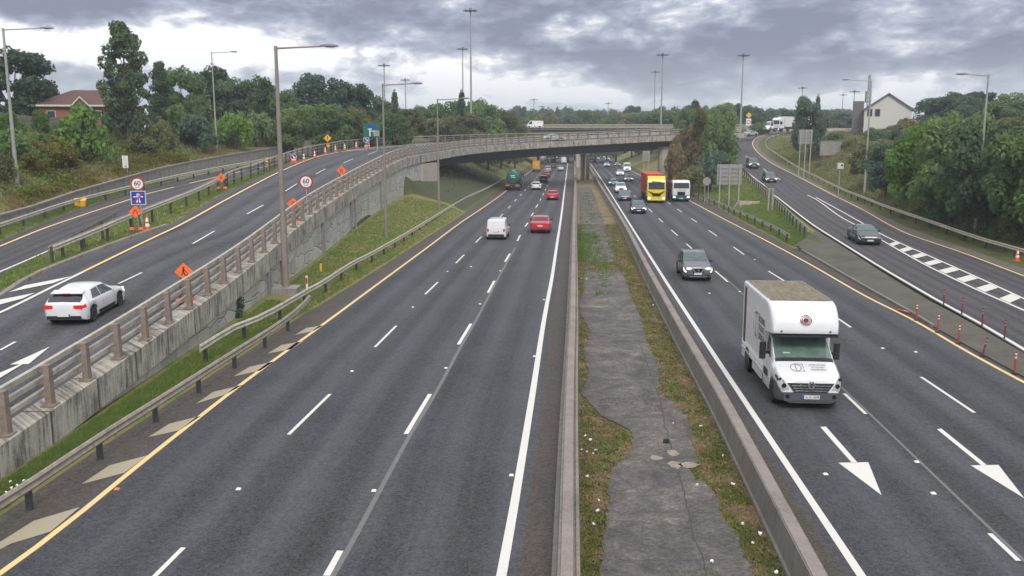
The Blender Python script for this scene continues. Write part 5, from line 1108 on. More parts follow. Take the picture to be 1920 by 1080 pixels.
out_('van', 1057, 307, 'white', 'white van in the fast lane beyond the flyover'); out_('estate', 1037, 305, 'dark', 'dark estate between the tanker and the far white van'); out_('saloon', 1043, 299, 'grey', 'grey car far down the middle lane'); out_('hatch2', 1030, 299, 'dark', 'dark car far off just right of the distant grey tanker'); out_('van', 1047, 293, 'white', 'farthest white van of the outbound lanes')
inc('suv', 1309, 528, 'grey', 'grey suv with roof rails and chrome grille, alone in the oncoming fast lane')
inc('estate', 1198, 401, 'dark', 'dark car at the head of the oncoming fast lane queue', group=None); inc('saloon', 1172, 377, 'dark', 'dark green grey saloon second in the oncoming fast lane'); inc('suv', 1164.5, 362.5, 'white', 'white suv third in the oncoming fast lane'); inc('hatch2', 1150, 348.5, 'blue', 'blue hatchback fourth in the oncoming fast lane')
inc('hatch2', 1178.5, 341, 'black', 'black car with bright lights behind the red container lorry'); inc('hatch2', 1163, 330, 'white', 'white hatchback left of the oncoming white van'); inc('van', 1176, 322, 'white', 'white high roofed van oncoming under the flyover'); inc('hatch2', 1157.8, 312, 'dark', 'dark car with headlights left behind the high white van')
inc('hatch2', 1138, 313, 'white', 'white car alone in the oncoming middle lane under the flyover'); inc('saloon', 1109.5, 304.5, 'maroon', 'reddish car in the oncoming fast lane beside the median pier')
FARG = 'distant queue of oncoming cars beyond the flyover'
for px, py, c, k_ in ((1120, 299.5, 'silver', 'estate'), (1134, 297, 'silver', 'saloon'), (1139, 301.5, 'sand', 'suv'), (1110.5, 293, 'white', 'hatch2'), (1128, 289.5, 'silver', 'van'), (1107, 289, 'white', 'suv'), (1118, 292, 'grey', 'saloon'), (1126, 294.5, 'dark', 'hatch2')):
    inc(k_, px, py, c, {'silver': 'silver', 'sand': 'sand coloured', 'white': 'white', 'grey': 'grey', 'dark': 'dark'}[c]+' '+{'estate': 'estate', 'saloon': 'saloon', 'suv': 'suv', 'hatch2': 'hatchback', 'van': 'van'}[k_]+' in the far oncoming queue beyond the flyover', group=FARG)
# slip road cars
def slp(kind, px, py, col, label, **k): p = on(px, py, zs2); p.z += .03; return put(kind, label, p, tang(SSL, min(max(p.y, 20), 225), True), col, **k)
slp('saloon', 1632, 461, 'dark', 'dark fastback saloon at the start of the hatched divider on the right slip road'); slp('suv', 1414, 316.5, 'black', 'black suv coming down the right slip road'); slp('estate', 1446.5, 343.5, 'dark', 'dark car following below the black suv on the right slip road')
slp('hatch2', 1372.5, 265, 'red', 'red car at the top left of the right slip road'); 
def far(kind, px, py, zc, col, label, dx, dy, z=None): 
    p = at_depth(px, py, zc); 
    if z is not None: p.z = z
    return put(kind, label, p, Vector((dx, dy, 0)).normalized(), col)
far('saloon', 1393, 256, 214, 'silver', 'silver saloon rounding the bend at the top of the right slip road', -.75, -.6); far('van', 1434, 245, 232, 'white', 'white van left of the white lorry on the top bend', -.8, -.5); far('suv', 1427, 240, 262, 'white', 'white suv half hidden behind the white van on the top bend', -.9, -.3)
# ------------------------------------------------------------------ box truck (nearest)
def boxtruck(p, head):
    t = thing('box_truck', 'white box truck with dirty roof, dark logo lettering and rounded luton front', 'truck'); Wd = 2.1
    sh = Shell(2.6, 2.02, [(0, 2.1), (.35, 2.12), (.75, 2.02), (1.62, 1.34), (1.75, 1.27), (2.35, 1.06), (2.52, .92), (2.6, .62)], [(0, 1.30), (1.6, 1.25), (2.3, .98), (2.6, .56)], [(0, .88), (.8, .86), (1.65, .92), (2.6, .90)], (1.72,), .42, .24, wz=.37, endw=(1.0, .80))
    sh.rd = .45; off = Vector((0, 2.0, 0)); gl = []
    def bld(b, n, m, par=t, sm=True, ang=35): o = b.build(n, M[m], par, sm, ang); o.location = off; gl.append(o); return o
    o = sh.body(M['car_white'], t, 'cab'); o.location = off
    b = MB(); sh.patch(b, .80, 1.60, 8.35, 0, off=.01); ws = bld(b, 'windscreen', 'glass_green')
    b = MB(); sh.patch(b, .76, .84, 8.2, 0, off=.014, ny=1); sh.patch(b, 1.55, 1.68, 8.2, 0, off=.012, ny=2); bld(b, 'windscreen_seal', 'plastic_black')
    b = MB(); b.box((.52, 1.43-1.3, 1.515), (.22, .02, .06), rot=Matrix.Rotation(-.7, 3, 'X')); bld(b, 'dash_paper', 'plate_white', sm=False)
    for s in (1, -1):
        b = MB(); sh.patch(b, .35, 1.30, 6.3, 7.85, s, off=.01, skew=(.05, -.48)); bld(b, 'side_window', 'glass_dark')
        b = MB(); sh.patch(b, .30, .315, 2.5, 6.9, s, .006, ny=1); sh.patch(b, 1.30, 1.315, 4.5, 6.0, s, .006, ny=1); bld(b, 'door_seam', 'plastic_black', sm=False)
        b = MB(); sh.patch(b, .34, 1.15, 3.2, 3.9, s, .02, ny=3); bld(b, 'side_moulding', 'plastic_black')
        b = MB(); sh.patch(b, 1.86, 2.56, 4.75, 6.6, s, .014, ny=5, skew=(0, 0)); hl = bld(b, 'headlight', 'head_off')
        b = MB(); sh.patch(b, 2.18, 2.36, 5.0, 5.9, s, .022, ny=3); bld(b, 'lamp_bowl', 'grille_black', hl); hl.children[0].location = (0, 0, 0)
        b = MB(); sh.patch(b, 2.14, 2.585, 2.0, 4.5, s, .016, ny=5); bld(b, 'bumper_corner', 'grey_plastic')
        b = MB(); b.box((s*1.17, .98-1.3, 1.58), (.20, .13, .36), bev=.05); b.box((s*1.17, .98-1.3, 1.30), (.20, .13, .16), bev=.05); b.box((s*1.03, .98-1.3, 1.42), (.18, .06, .08)); bld(b, 'mirror', 'plastic_black', sm=False)
    h = 1.3
    for s in (1, -1):
        b = MB(); b.prism([(s*.64, h-.02, .66), (s*.80, h-.06, .60), (s*.97, h-.34, .66), (s*.985, h-.52, 1.0), (s*.90, h-.34, 1.02), (s*.78, h-.10, .90)], (s*.01, .045, 0)); hb = bld(b, 'headlight_glass', 'head_off', sm=False)
        b = MB(); b.lathe([(.075, 0), (.06, .02)], (s*.80, h-.02, .76), 'Y', 12); b.lathe([(.05, 0), (.04, .02)], (s*.88, h-.20, .92), 'Y', 12); b.build('lamp_reflector', M['grille_black'], hb)
        b = MB(); b.lathe([(.07, 0), (.06, .02)], (s*.70, h+.055, .44), 'Y', 12); bld(b, 'fog_lamp', 'grille_black', sm=False)
    b = MB()
    b.prism([(-.80, h-.01, .30), (.80, h-.01, .30), (.84, h-.01, .56), (-.84, h-.01, .56)], (0, .07, 0)); b.prism([(-.62, h-.01, .23), (.62, h-.01, .23), (.80, h-.01, .31), (-.80, h-.01, .31)], (0, .05, 0)); bld(b, 'bumper', 'grey_plastic', sm=False)
    b = MB(); b.prism([(-.50, h, .57), (.50, h, .57), (.70, h-.06, .84), (-.70, h-.06, .84)], (0, .045, 0)); g = bld(b, 'grille', 'grille_black', sm=False)
    for z, w in ((.62, .52), (.70, .57), (.78, .62)):
        b = MB(); b.box((0, h+.045, z), (w*1.9, .02, .022))
        for k in range(-3, 4):
            if k: b.box((k*w*.27, h+.055, z), (.07, .02, .035))
        o = b.build('grille_bar', M['chrome'], g)
    b = MB(); y = h+.06
    for s in (1, -1):
        b.prism([(0, y, .92), (s*.055, y, .92), (s*.12, y, .80), (s*.055, y, .80)], (0, .02, 0)); b.prism([(0, y, .68), (s*.055, y, .68), (s*.12, y, .80), (s*.055, y, .80)], (0, .02, 0))
    b.build('badge', M['chrome'], g)
    b = MB(); b.box((0, h+.075, .43), (.52, .015, .115)); pl = bld(b, 'number_plate', 'plate_white', sm=False); b = MB(); b.box((-.235*-1, h+.085, .43), (.05, .004, .112)); b.build('plate_band', M['sign_blue'], pl)
    text('141 D 15578', .085, pl, (-.02, h+.09, .43), 'ink', (PI/2, 0, PI))
    # bonnet logo: circle, square and three lines of outlined lettering
    def onbonnet(x, y): q = sh.S(y, 11, 1); q2 = sh.S(y, 10, 1); zq = q.z; return Vector((x, y-1.3, zq+.018))
    lg = MB(); cx0, cy0, R = .34, 2.02, .17
    for k in range(32):
        a0, a1 = k*2*PI/32, (k+1)*2*PI/32
        P = [onbonnet(cx0+math.cos(a)*r, cy0+math.sin(a)*r*1.15) for a, r in ((a0, R), (a1, R), (a1, R-.014), (a0, R-.014))]; lg.add(P, [(0, 1, 2, 3)])
    lg.add([onbonnet(cx0-.007+dx, cy0+dy) for dx, dy in ((0, -.19), (.014, -.19), (.014, .19), (0, .19))], [(0, 1, 2, 3)]); lgo = bld(lg, 'logo_ring', 'ink', sm=False)
    lr = MB(); x0, x1, y0, y1 = cx0-.235, cx0-.02, cy0-.20, cy0+.20
    for a, b_, c, d in ((x0, y0, x1, y0+.012), (x0, y1-.012, x1, y1), (x0, y0, x0+.012, y1)): lr.add([onbonnet(a, b_), onbonnet(c, b_), onbonnet(c, d), onbonnet(a, d)], [(0, 1, 2, 3)])
    bld(lr, 'logo_square', 'bollard_red', sm=False); sl_ = math.atan2(1.27-1.06, .6)
    for k, wd_ in enumerate(('ROUND', 'TUUCI', 'DESIGN')):
        q = onbonnet(-.34, 1.88+k*.125); o = text(wd_, .135, t, (0, 0, 0), 'ink', (-sl_, 0, PI), 'bonnet_lettering', sx=1.05); o.location = q+off+Vector((0, 0, .012))
    # box body
    Lb, zb0, zt = 3.75, .62, 3.12; yb1 = 1.28; yb0 = yb1-Lb; hw = 1.06
    def rr(y, hw_, z0, z1, r, n=4):
        pts = [(-hw_, z0), (hw_, z0)]
        for k in range(n+1): a = k*PI/2/n; pts.append((hw_-r+r*math.cos(a), z1-r+r*math.sin(a)))
        for k in range(n+1): a = PI/2+k*PI/2/n; pts.append((-hw_+r+r*math.cos(a), z1-r+r*math.sin(a)))
        return [Vector((x, y, z)) for x, z in pts]
    st = [(yb0, hw, zb0, zt, .10), (yb0+.02, hw, zb0, zt, .10), (yb1, hw, zb0, zt, .10)]; b = MB(); vs = []
    for s_ in st: r_ = rr(*s_); vs += r_; n = len(r_)
    b.add(vs, [(i*n+j, i*n+(j+1) % n, (i+1)*n+(j+1) % n, (i+1)*n+j) for i in range(len(st)-1) for j in range(n)]+[tuple(range(n))[::-1], tuple(range((len(st)-1)*n, len(st)*n))]); bx = b.build('box_body', M['car_white'], t, True, 40)
    # luton nose: rounded front over the cab
    st = [(yb1+.003, hw, 2.02, zt, .10), (yb1+.25, hw, 2.08, zt-.005, .11), (yb1+.55, hw*.995, 2.14, zt-.06, .16), (yb1+.80, hw*.985, 2.16, zt-.20, .2), (yb1+.98, hw*.965, 2.17, zt-.42, .2), (yb1+1.06, hw*.94, 2.19, zt-.70, .12), (yb1+1.07, hw*.92, 2.20, zt-.80, .06)]; b = MB(); vs = []
    for s_ in st: r_ = rr(*s_); vs += r_
    b.add(vs, [(i*n+j, i*n+(j+1) % n, (i+1)*n+(j+1) % n, (i+1)*n+j) for i in range(len(st)-1) for j in range(n)]+[tuple(range(n))[::-1], tuple(range((len(st)-1)*n, len(st)*n))]); lu = b.build('luton_front', M['car_white'], t, True, 60)
    b = MB(); b.box((0, yb1+.62, 2.11), (2.0, .9, .07)); b.build('lower_seal', M['plastic_black'], lu)
    for s in (-1, 1): b = MB(); b.box((s*.75, yb1+1.09, 2.27), (.05, .03, .04)); b.build('marker_light', M['ink'], lu)
    b = MB(); ns = Vector((0, .80, .60)).normalized(); 
    for r0, r1, mm in ((.0, .07, 0), (.09, .12, 1), (.14, .16, 0)):
        for k in range(20):
            P = []
            for a, r in ((k, r0), (k+1, r0), (k+1, r1), (k, r1)): an = a*2*PI/20; P.append(Vector((math.cos(an)*r*1.15, yb1+1.02-.0-math.sin(an)*r*.45+.012, 2.62+math.sin(an)*r*.95)))
            if r0 == 0: P = P[1:]
            b.add(P, [tuple(range(len(P)))], mm)
    b.build('round_emblem', [M['ink'], M['bollard_red']], lu)
    b = MB(); b.add([(-hw+.09, yb0+.06, zt+.006), (hw-.09, yb0+.06, zt+.006), (hw-.09, yb1+.3, zt+.006), (-hw+.09, yb1+.3, zt+.006)], [(0, 1, 2, 3)]); b.build('dirty_roof', M['roof_dirt'], t)
    b = MB()
    for x in (hw-.085, -hw+.085): b.box((x, (yb0+yb1)/2, zt+.004), (.03, Lb-.1, .02))
    b.build('roof_edge_trim', M['galv_old'], t)
    for s in (1, -1):
        b = MB(); b.box((s*(hw+.006), yb0+.42, 1.95), (.012, .34, 2.0)); b.build('side_shutter', M['shutter_brown'], t)
        b = MB(); b.box((s*(hw+.004), (yb0+yb1)/2, .70), (.02, Lb, .07)); b.box((s*(hw-.02), (yb0+yb1)/2-.2+1.1, .48), (.04, 1.5, .22)); b.box((s*(hw-.02), yb0+.35, .48), (.04, .6, .22)); b.build('side_skirt', M['car_white'], t)
        b = MB(); b.lathe([(.42, s*(hw-.03)), (.42, s*(hw+.012))], (0, yb0+1.10, .46), 'X', 24); b.build('wheel_arch', M['grille_black'], t)
        for y in (yb0+1.10, 2.0-1.3+1.72): wheel(t, s*(.90 if y < 1 else .87), y, .36, .24, 'rim_dark', 6)
        # side logo
        lg = MB(); y0_, z0_ = -.05, 2.0; X = s*(hw+.012)
        for k in range(32):
            a0, a1 = k*2*PI/32, (k+1)*2*PI/32; lg.add([(X, y0_+math.cos(a)*r*.9, z0_+math.sin(a)*r) for a, r in ((a0, .42), (a1, .42), (a1, .395), (a0, .395))], [(0, 1, 2, 3)])
        lg.box((X, y0_, z0_), (.004, .02, .84)); l_ = lg.build('logo_ring', M['ink'], t)
        lr = MB(); e = .5*(-s) ; 
        for ya, yb_, za, zb_ in ((0, -s*-.52, .42, .44), (0, -s*-.52, -.44, -.42), (-s*-.50, -s*-.52, -.44, .44)): lr.box((X, y0_+(ya+yb_)/2, z0_+(za+zb_)/2), (.004, max(.02, abs(yb_-ya)), max(.02, zb_-za)))
        lr.build('logo_square', M['bollard_red'], l_)
        for k, wd_ in enumerate(('ROUND', 'TUUCI', 'DESIGN')): o = text(wd_, .30, t, (s*(hw+.014), y0_+s*.95, z0_+.28-k*.28), 'ink', (PI/2, 0, s*PI/2), 'side_lettering', sx=.9)
    b = MB(); b.box((0, -.6, .50), (1.2, 5.0, .18)); b.build('chassis', M['plastic_black'], t)
    h = head.normalized(); t.rotation_euler = (0, 0, math.atan2(-h.x, h.y)); t.location = p-h*3.65; t.scale = (1.1, 1.1, 1.1); return t
mat('grey_plastic', (.085, .09, .105), .6); mat('shutter_brown', (.10, .06, .05), .7, bump=.3)
m_, T_, b_, t_ = custom('roof_dirt'); n_a = T_.noise(T_.comb(*(lambda q: (T_.math('MULTIPLY', q.outputs[0], 4.0), T_.math('MULTIPLY', q.outputs[1], .8)))((lambda: (lambda s_: (T_.l.new(t_.outputs['Object'], s_.inputs[0]), s_)[1])(T_.new('ShaderNodeSeparateXYZ')))())), 1.5, 6, .75, .3); n_b = T_.noise(t_.outputs['Object'], 22, 4, .8)
T_.l.new(T_.ramp(T_.math('ADD', T_.math('MULTIPLY', n_a, .6), T_.math('MULTIPLY', n_b, .5)), [(.35, (.10, .085, .05)), (.55, (.18, .15, .10)), (.75, (.34, .31, .25))]), b_.inputs['Base Color']); b_.inputs['Roughness'].default_value = .9
p = on(1519, 771); boxtruck(p+Vector((.02, .1, 0)), tang(RR1, p.y+3, True))
# ------------------------------------------------------------------ container lorry
def cab(t, Wd, H, L, y0, col, low='plastic_black', visor=True):
    """flat fronted lorry cab, front face at y0+L"""
    b = MB(); hw = Wd/2; y1 = y0+L
    prof = [(y0, .9), (y1-.02, .9), (y1+.02, 1.5), (y1, 1.9), (y1-.10, 2.75), (y1-.35, H-.35), (y1-.75, H), (y0, H)]
    n = len(prof); vs = [Vector((s*hw*(.97 if z > 2.8 else 1), y, z)) for s in (-1, 1) for y, z in prof]
    b.add(vs, [tuple(range(n)), tuple(range(n, 2*n))[::-1]]+[(i, n+i, n+(i+1) % n, (i+1) % n) for i in range(n)]); cb = b.build('cab', M['car_'+col], t, True, 30)
    b = MB(); b.prism([(-hw*.9, y1+.012, 1.92), (hw*.9, y1+.012, 1.92), (hw*.87, y1-.083, 2.70), (-hw*.87, y1-.083, 2.70)], (0, .012, 0)); b.build('windscreen', M['glass'], t)
    for s in (1, -1): b = MB(); b.prism([(s*(hw+.004), y1-1.25, 1.95), (s*(hw+.004), y1-.25, 1.85), (s*(hw+.004), y1-.32, 2.6), (s*(hw+.004), y1-1.2, 2.6)], (s*.012, 0, 0)); b.build('side_window', M['glass_dark'], t)
    b = MB(); b.prism([(-hw*.97, y1-.03, .38), (hw*.97, y1-.03, .38), (hw*.99, y1-.03, .92), (-hw*.99, y1-.03, .92)], (0, .12, 0)); b.box((0, y1-.6, .62), (Wd*.97, 1.2, .5)); b.build('bumper', M[low], t)
    for s in (1, -1):
        b = MB(); b.prism([(s*hw*.62, y1+.095, .60), (s*hw*.95, y1+.095, .56), (s*hw*.95, y1+.095, .82), (s*hw*.70, y1+.095, .78)], (0, .02, 0)); b.build('headlight', M['head_on'], t)
        b = MB(); b.box((s*(hw+.24), y1-.12, 2.25), (.22, .14, .75), bev=.05); b.tube((s*hw, y1-.1, 2.5), (s*(hw+.2), y1-.1, 2.5), .025, .025, 6); b.build('mirror', M['plastic_black'], t)
    if visor: b = MB(); b.box((0, y1-.02, 2.86), (Wd*.9, .25, .10)); b.build('sun_visor', M['plastic_black'], cb)
    b = MB(); b.box((0, y1+.11, .50), (.52, .015, .115)); b.build('number_plate', M['plate_white'], t)
    return cb
def wheels(t, Wd, ys, r=.5, w=.32):
    for y in ys:
        for s in (1, -1): wheel(t, s*(Wd/2-w/2-.02), y, r, w, 'rim', 6)
def place(t, p, head, yfront): h = head.normalized(); t.rotation_euler = (0, 0, math.atan2(-h.x, h.y)); t.location = p-h*yfront
t = thing('container_lorry', 'yellow lorry cab hauling a red container in the oncoming middle lane', 'lorry'); cab(t, 2.5, 3.75, 2.2, 4.8, 'yellow', 'car_yellow')
b = MB(); hw = 1.25; y1 = 7.0
for s in (1, -1): b.prism([(s*.10, y1+.02, 1.18), (s*.45, y1+.02, 1.42), (s*1.12, y1+.012, 1.72), (s*1.12, y1+.012, 1.58), (s*.62, y1+.02, 1.25), (s*.55, y1+.02, .95)], (0, .03, 0))
b.prism([(-.55, y1+.02, 1.40), (.55, y1+.02, 1.40), (.42, y1+.03, .95), (-.42, y1+.03, .95)], (0, .035, 0)); b.build('grille', M['grille_black'], t)
text('McCULLA', .30, t, (0, y1-.16, 3.02), 'ink', (PI/2-.5, 0, PI), bold=.012)
b = MB(); b.box((0, -.9, 2.55), (2.44, 10.6, 2.75))
for k in range(26):
    for s in (1, -1): b.box((s*1.235, -6.0+k*.41, 2.55), (.03, .18, 2.5))
co = b.build('container', M['container_red'] if 'container_red' in M else mat('container_red', (.50, .055, .03), .6, var=.2, vs=2), t)
for z in (1.22, 3.88):
    b = MB(); b.box((0, 4.42, z), (2.46, .06, .14)); b.build('end_rail', M['container_red'], co)
b = MB(); b.box((0, -.6, 1.0), (2.3, 11.5, .28)); b.box((0, 4.0, .7), (1.0, 4.6, .3)); b.build('chassis', M['plastic_black'], t); wheels(t, 2.5, (5.6, 2.6, -3.0, -4.3, -5.6))
p = on(1230.5, 381); place(t, p, tang(RR2, p.y, True), 7.1)
mat('cream', (.62, .57, .47), .45)
t = thing('tipper_lorry', 'cream lorry with blue lower cab and orange beacons left of the grass triangle', 'lorry'); cb = cab(t, 2.45, 3.05, 1.9, 2.4, 'white', 'sign_blue_dark' if 'sign_blue_dark' in M else (mat('sign_blue_dark', (.01, .10, .16), .4) and 'sign_blue_dark'), False)
b = MB(); b.box((0, 4.33, 1.2), (1.1, .06, .5)); b.build('grille', M['grille_black'], t); text('ROADSTONE', .22, t, (0, 4.33, 1.68), 'bollard_red', (PI/2, 0, PI))
for x in (-.95, -.4, .4, .95): b = MB(); b.lathe([(.08, 3.05), (.06, 3.22)], (x, 3.5, 0), n=10); b.build('beacon', M['sign_orange'], t)
b = MB(); b.box((0, -1.2, 1.9), (2.4, 6.2, 1.5)); b.box((0, -1.0, 1.0), (2.0, 7, .3)); b.build('tipper_body', M['car_maroon'], t)
for s in (1, -1):
    for k in range(8): b = MB(); b.box((s*1.22, -4.1+k*.82, 1.9), (.06, .1, 1.5)); b.build('rib', M['car_maroon'], t)
wheels(t, 2.45, (3.2, 1.6, -2.6, -3.9)); p = on(1277, 378.5); place(t, p, tang(RY, p.y, True), 4.4)
# tankers
def tanker(label, p, head, mt, sc_=1.0):
    t = thing('tanker_lorry', label, 'lorry'); b = MB(); b.lathe([(.4, -3.35), (1.0, -3.2), (1.16, -2.9), (1.2, 2.2), (1.1, 2.45), (.5, 2.6)], (0, 0, 2.25), 'Y', 24); tk = b.build('tank', M[mt], t, True, 40)
    b = MB(); b.box((0, -.4, 3.42), (.7, 4.6, .08)); b.build('walkway', M['galv_old'], tk); b = MB(); b.lathe([(.3, 3.35), (.3, 3.55)], (0, 1.2, 0), n=12); b.lathe([(.3, 3.35), (.3, 3.55)], (0, -1.4, 0), n=12); b.build('hatch_lid', M['galv'], tk)
    b = MB(); b.box((.0, -3.36, 2.55), (.7, .02, .16)); b.box((.1, -3.36, 2.25), (.9, .02, .08)); b.build('writing_plate', M['sign_white'], tk)
    b = MB(); b.box((0, -.4, .95), (1.0, 7.6, .3)); b.build('chassis', M['plastic_black'], t); b = MB(); b.box((0, -3.6, .95), (2.4, .16, .42)); bb = b.build('rear_bumper', M['car_orange_dark'] if 'car_orange_dark' in M else mat('car_orange_dark', (.42, .12, .05), .6), t)
    b = MB(); b.box((0, -3.68, .80), (2.3, .02, .10)); b.build('reflective_strip', M['galv'], bb)
    for s in (1, -1): b = MB(); b.box((s*.95, -3.70, .98), (.34, .03, .14)); b.build('tail_light', M['tail_red'], t)
    b = MB(); b.box((0, -3.70, .98), (.5, .02, .12)); b.build('number_plate', M['grit_yellow'], t)
    cab(t, 2.4, 2.9, 1.7, 2.9, 'teal' if mt == 'car_green' else 'grey', visor=False); wheels(t, 2.45, (3.8, -1.4, -2.6), .5, .34); h = head.normalized(); t.rotation_euler = (0, 0, math.atan2(-h.x, h.y)); t.location = p+h*3.7; return t
mat('tank_green', (.008, .13, .095), .35, coat=.3); mat('tank_steel', (.33, .33, .33), .4, .5)
p = on(961, 357.5); tanker('green tanker lorry in the slow lane right by the flyover shadow', p, tang(LL1, p.y), 'tank_green'); p = on(1017, 308.5); tanker('grey steel tanker far off in the slow lane beyond the flyover', p, tang(LL1, p.y), 'tank_steel')
# yellow box van
t = thing('box_van', 'yellow box van in the slow lane under the flyover', 'van'); b = MB(); b.box((0, -.5, 1.85), (2.1, 4.4, 2.3), bev=.18, taper=(.93, .98)); b.build('box_body', M['car_orange'], t); b = MB(); b.prism([(-.95, 1.75, .5), (-.95, 3.3, .5), (-.95, 3.4, 1.0), (-.95, 3.0, 1.25), (-.95, 2.4, 2.1), (-.95, 1.75, 2.1)], (1.9, 0, 0)); b.build('cab', M['car_orange'], t)
b = MB(); b.box((0, -2.72, 1.95), (1.5, .03, 1.6)); b.build('rear_door', M['grit_yellow'], t); b = MB(); b.box((0, -.2, .58), (1.9, 4.9, .35)); b.box((0, -2.75, .5), (2.0, .1, .3)); b.build('chassis', M['plastic_black'], t); wheels(t, 2.0, (2.3, -1.6), .36, .22)
for s in (1, -1): b = MB(); b.box((s*.85, -2.8, .62), (.2, .03, .12)); b.build('tail_light', M['tail_red'], t)
p = on(1005, 322.5); h = tang(LL1, p.y); t.rotation_euler = (0, 0, math.atan2(-h.x, h.y)); t.location = p+h*2.75
# white articulated lorry on the top bend
t = thing('articulated_lorry', 'white articulated lorry on the bend above the right slip road', 'lorry'); cab(t, 2.5, 3.6, 2.0, 5.0, 'white'); b = MB(); b.box((0, -1.2, 2.6), (2.5, 11.6, 2.6), bev=.05); b.build('trailer', M['car_white'], t); b = MB(); b.box((0, 0, .95), (2.2, 12.5, .35)); b.build('chassis', M['plastic_black'], t); wheels(t, 2.5, (5.9, 3.2, -3.6, -4.9, -6.2))
p = at_depth(1453, 247, 232); place(t, p, Vector((-.80, -.60, 0)), 7.1)
# cars and van on the bridges
p = at_depth(985, 234, 262); t = put('van', 'white panel van crossing the far bridge towards the left', p, Vector((-1, -.05, 0)), 'white'); p = at_depth(948, 236.5, 262); put('hatch2', 'white car left of the van on the far bridge', p, Vector((-1, 0, 0)), 'white')
pt, dt = frame_at([p+Vector((0, 0, 0)) for p in offset(FL, -4.5, -LEDGE)], 0); 
pf = min(offset(FL, -4.0, -LEDGE), key=lambda q: abs(q.x/(q.y*cp+(CAMH-q.z)*sp)*F+960-1061)); put('saloon', 'silver car seen between the railings on the flyover', pf, Vector((1, .25, 0)), 'silver')
p = at_depth(790, 246, 205); p.z = 9.0; put('suv', 'white car parked among the bushes left of the flyover', p, Vector((-1, .2, 0)), 'white')
# ================================================================== buildings, fence, far bridge
def hip_house(label, px0, px1, yr, ye, zc, depth, col='render_white', gable=True):
    k = zc/F; c = at_depth((px0+px1)/2, ye, zc); w = (px1-px0)*k; zb = gz(c.x, c.y); t = thing('house', label, 'house', (c.x, c.y, zb), .06)
    ze = topz(c, ye)-zb; zr_ = topz(c, yr)-zb; hw, hd = w/2, depth/2
    b = MB(); b.box((0, 0, ze/2-.3), (w*.92, depth*.9, ze+.6)); wl = b.build('wall', M['brick'], t)
    b = MB(); rx = hw*.42; vs = [(-hw, -hd, ze), (hw, -hd, ze), (hw, hd, ze), (-hw, hd, ze), (-rx*.6, 0, zr_), (hw*.95, 0, zr_)]
    b.add([Vector(v) for v in vs], [(0, 1, 5, 4), (1, 2, 5), (2, 3, 4, 5), (3, 0, 4), (3, 2, 1, 0)]); rf = b.build('roof', M['roof_tile'], t)
    b = MB(); b.box((0, -hd-.05, ze-.08), (w*1.01, .08, .22)); b.build('fascia_board', M['render_white'], rf)
    b = MB(); g0 = hw*.28; b.prism([(g0-1.2, -hd-.6, ze-.3), (g0+1.2, -hd-.6, ze-.3), (g0, -hd-.6, ze+.95)], (0, 1.6, 0)); b.build('gable', M['roof_tile'], rf)
    b = MB()
    for s in (-1, 1): b.prism([(g0+s*1.3, -hd-.66, ze-.36), (g0+s*1.3, -hd-.66, ze-.16), (g0, -hd-.66, ze+1.12), (g0, -hd-.66, ze+.92)], (0, .05, 0))
    b.build('barge_board', M['render_white'], rf)
    for x in (-hw*.5, hw*.1, hw*.6): b = MB(); b.box((x, -hd*.9-.02, ze-1.2), (1.1, .1, 1.0)); f = b.build('window', M['render_white'], t); b = MB(); b.box((x, -hd*.9-.08, ze-1.2), (.95, .03, .85)); b.build('pane', M['glass_dark'], f)
    b = MB(); b.box((hw*.75, .3, zr_+.3), (.7, .7, 1.2)); b.build('chimney', M['brick'], rf)
hip_house('bungalow with brown tiled hip roof and white gable behind the left fence', 84, 232, 169, 199, 122, 9)
# dark walled house with pale gable on the right
zc = 185; c = at_depth(1664, 222, zc); zb = gz(c.x, c.y); k = zc/F; t = thing('house', 'pale rendered house with steep dark gable and dark flat block beside it', 'house', (c.x, c.y, zb), -.36); z_ = lambda py: topz(c, py)-zb; X_ = lambda px: (px-1664)*k*1.05
b = MB(); gx0, gx1 = X_(1625), X_(1703); b.box(((gx0+gx1)/2, 3, z_(203)/2), (gx1-gx0, 6, z_(203))); b.prism([(gx0, 0, z_(203)), (gx1, 0, z_(203)), ((gx0+gx1)/2, 0, z_(175))], (0, 6, 0)); b.build('wall', M['render_white'], t)
b = MB(); mxx = (gx0+gx1)/2
for s, gx in ((-1, gx0-.4), (1, gx1+.4)): b.prism([(gx, -.4, z_(205)), (mxx, -.4, z_(174)), (mxx, -.4, z_(176.5)), (gx, -.4, z_(208))], (0, 6.8, 0))
b.build('roof', M['render_grey'], t)
b = MB(); b.box(((X_(1604)+X_(1624.5))/2, 4.5, z_(188)/2), (20*k, 3.5, z_(188))); b.build('dark_block', M['render_grey'], t)
for px in (1634, 1647): b = MB(); b.box((X_(px), -.02, z_(211)), (1.0, .1, 1.5)); f = b.build('window', M['render_grey'], t); b = MB(); b.box((X_(px), -.08, z_(211)), (.8, .04, 1.3)); b.build('pane', M['glass_dark'], f)
q = at_depth(1628, 175, 190); t = thing('phone_mast', 'lattice phone mast standing behind the dark house block', 'mast', (q.x, q.y, gz(q.x, q.y))); H = topz(q, 140)-gz(q.x, q.y); b = MB()
for s in ((-.3, -.3), (.3, -.3), (0, .35)): b.tube((s[0], s[1], 0), (s[0]*.4, s[1]*.4, H), .08, .05, 6)
for j in range(14): z = j*H/14; b.tube((-.3, -.3, z), (.3, -.3, z+H/14), .03, .03, 5); b.tube((.3, -.3, z), (0, .35, z+H/14), .03, .03, 5)
b.build('lattice', M['steel_dark'], t); b = MB()
for a in range(3): b.box((.55*math.cos(a*2.1), .55*math.sin(a*2.1), H*.62), (.25, .25, 2.4), rot=a*2.1)
b.build('antenna', M['sign_back'], t)
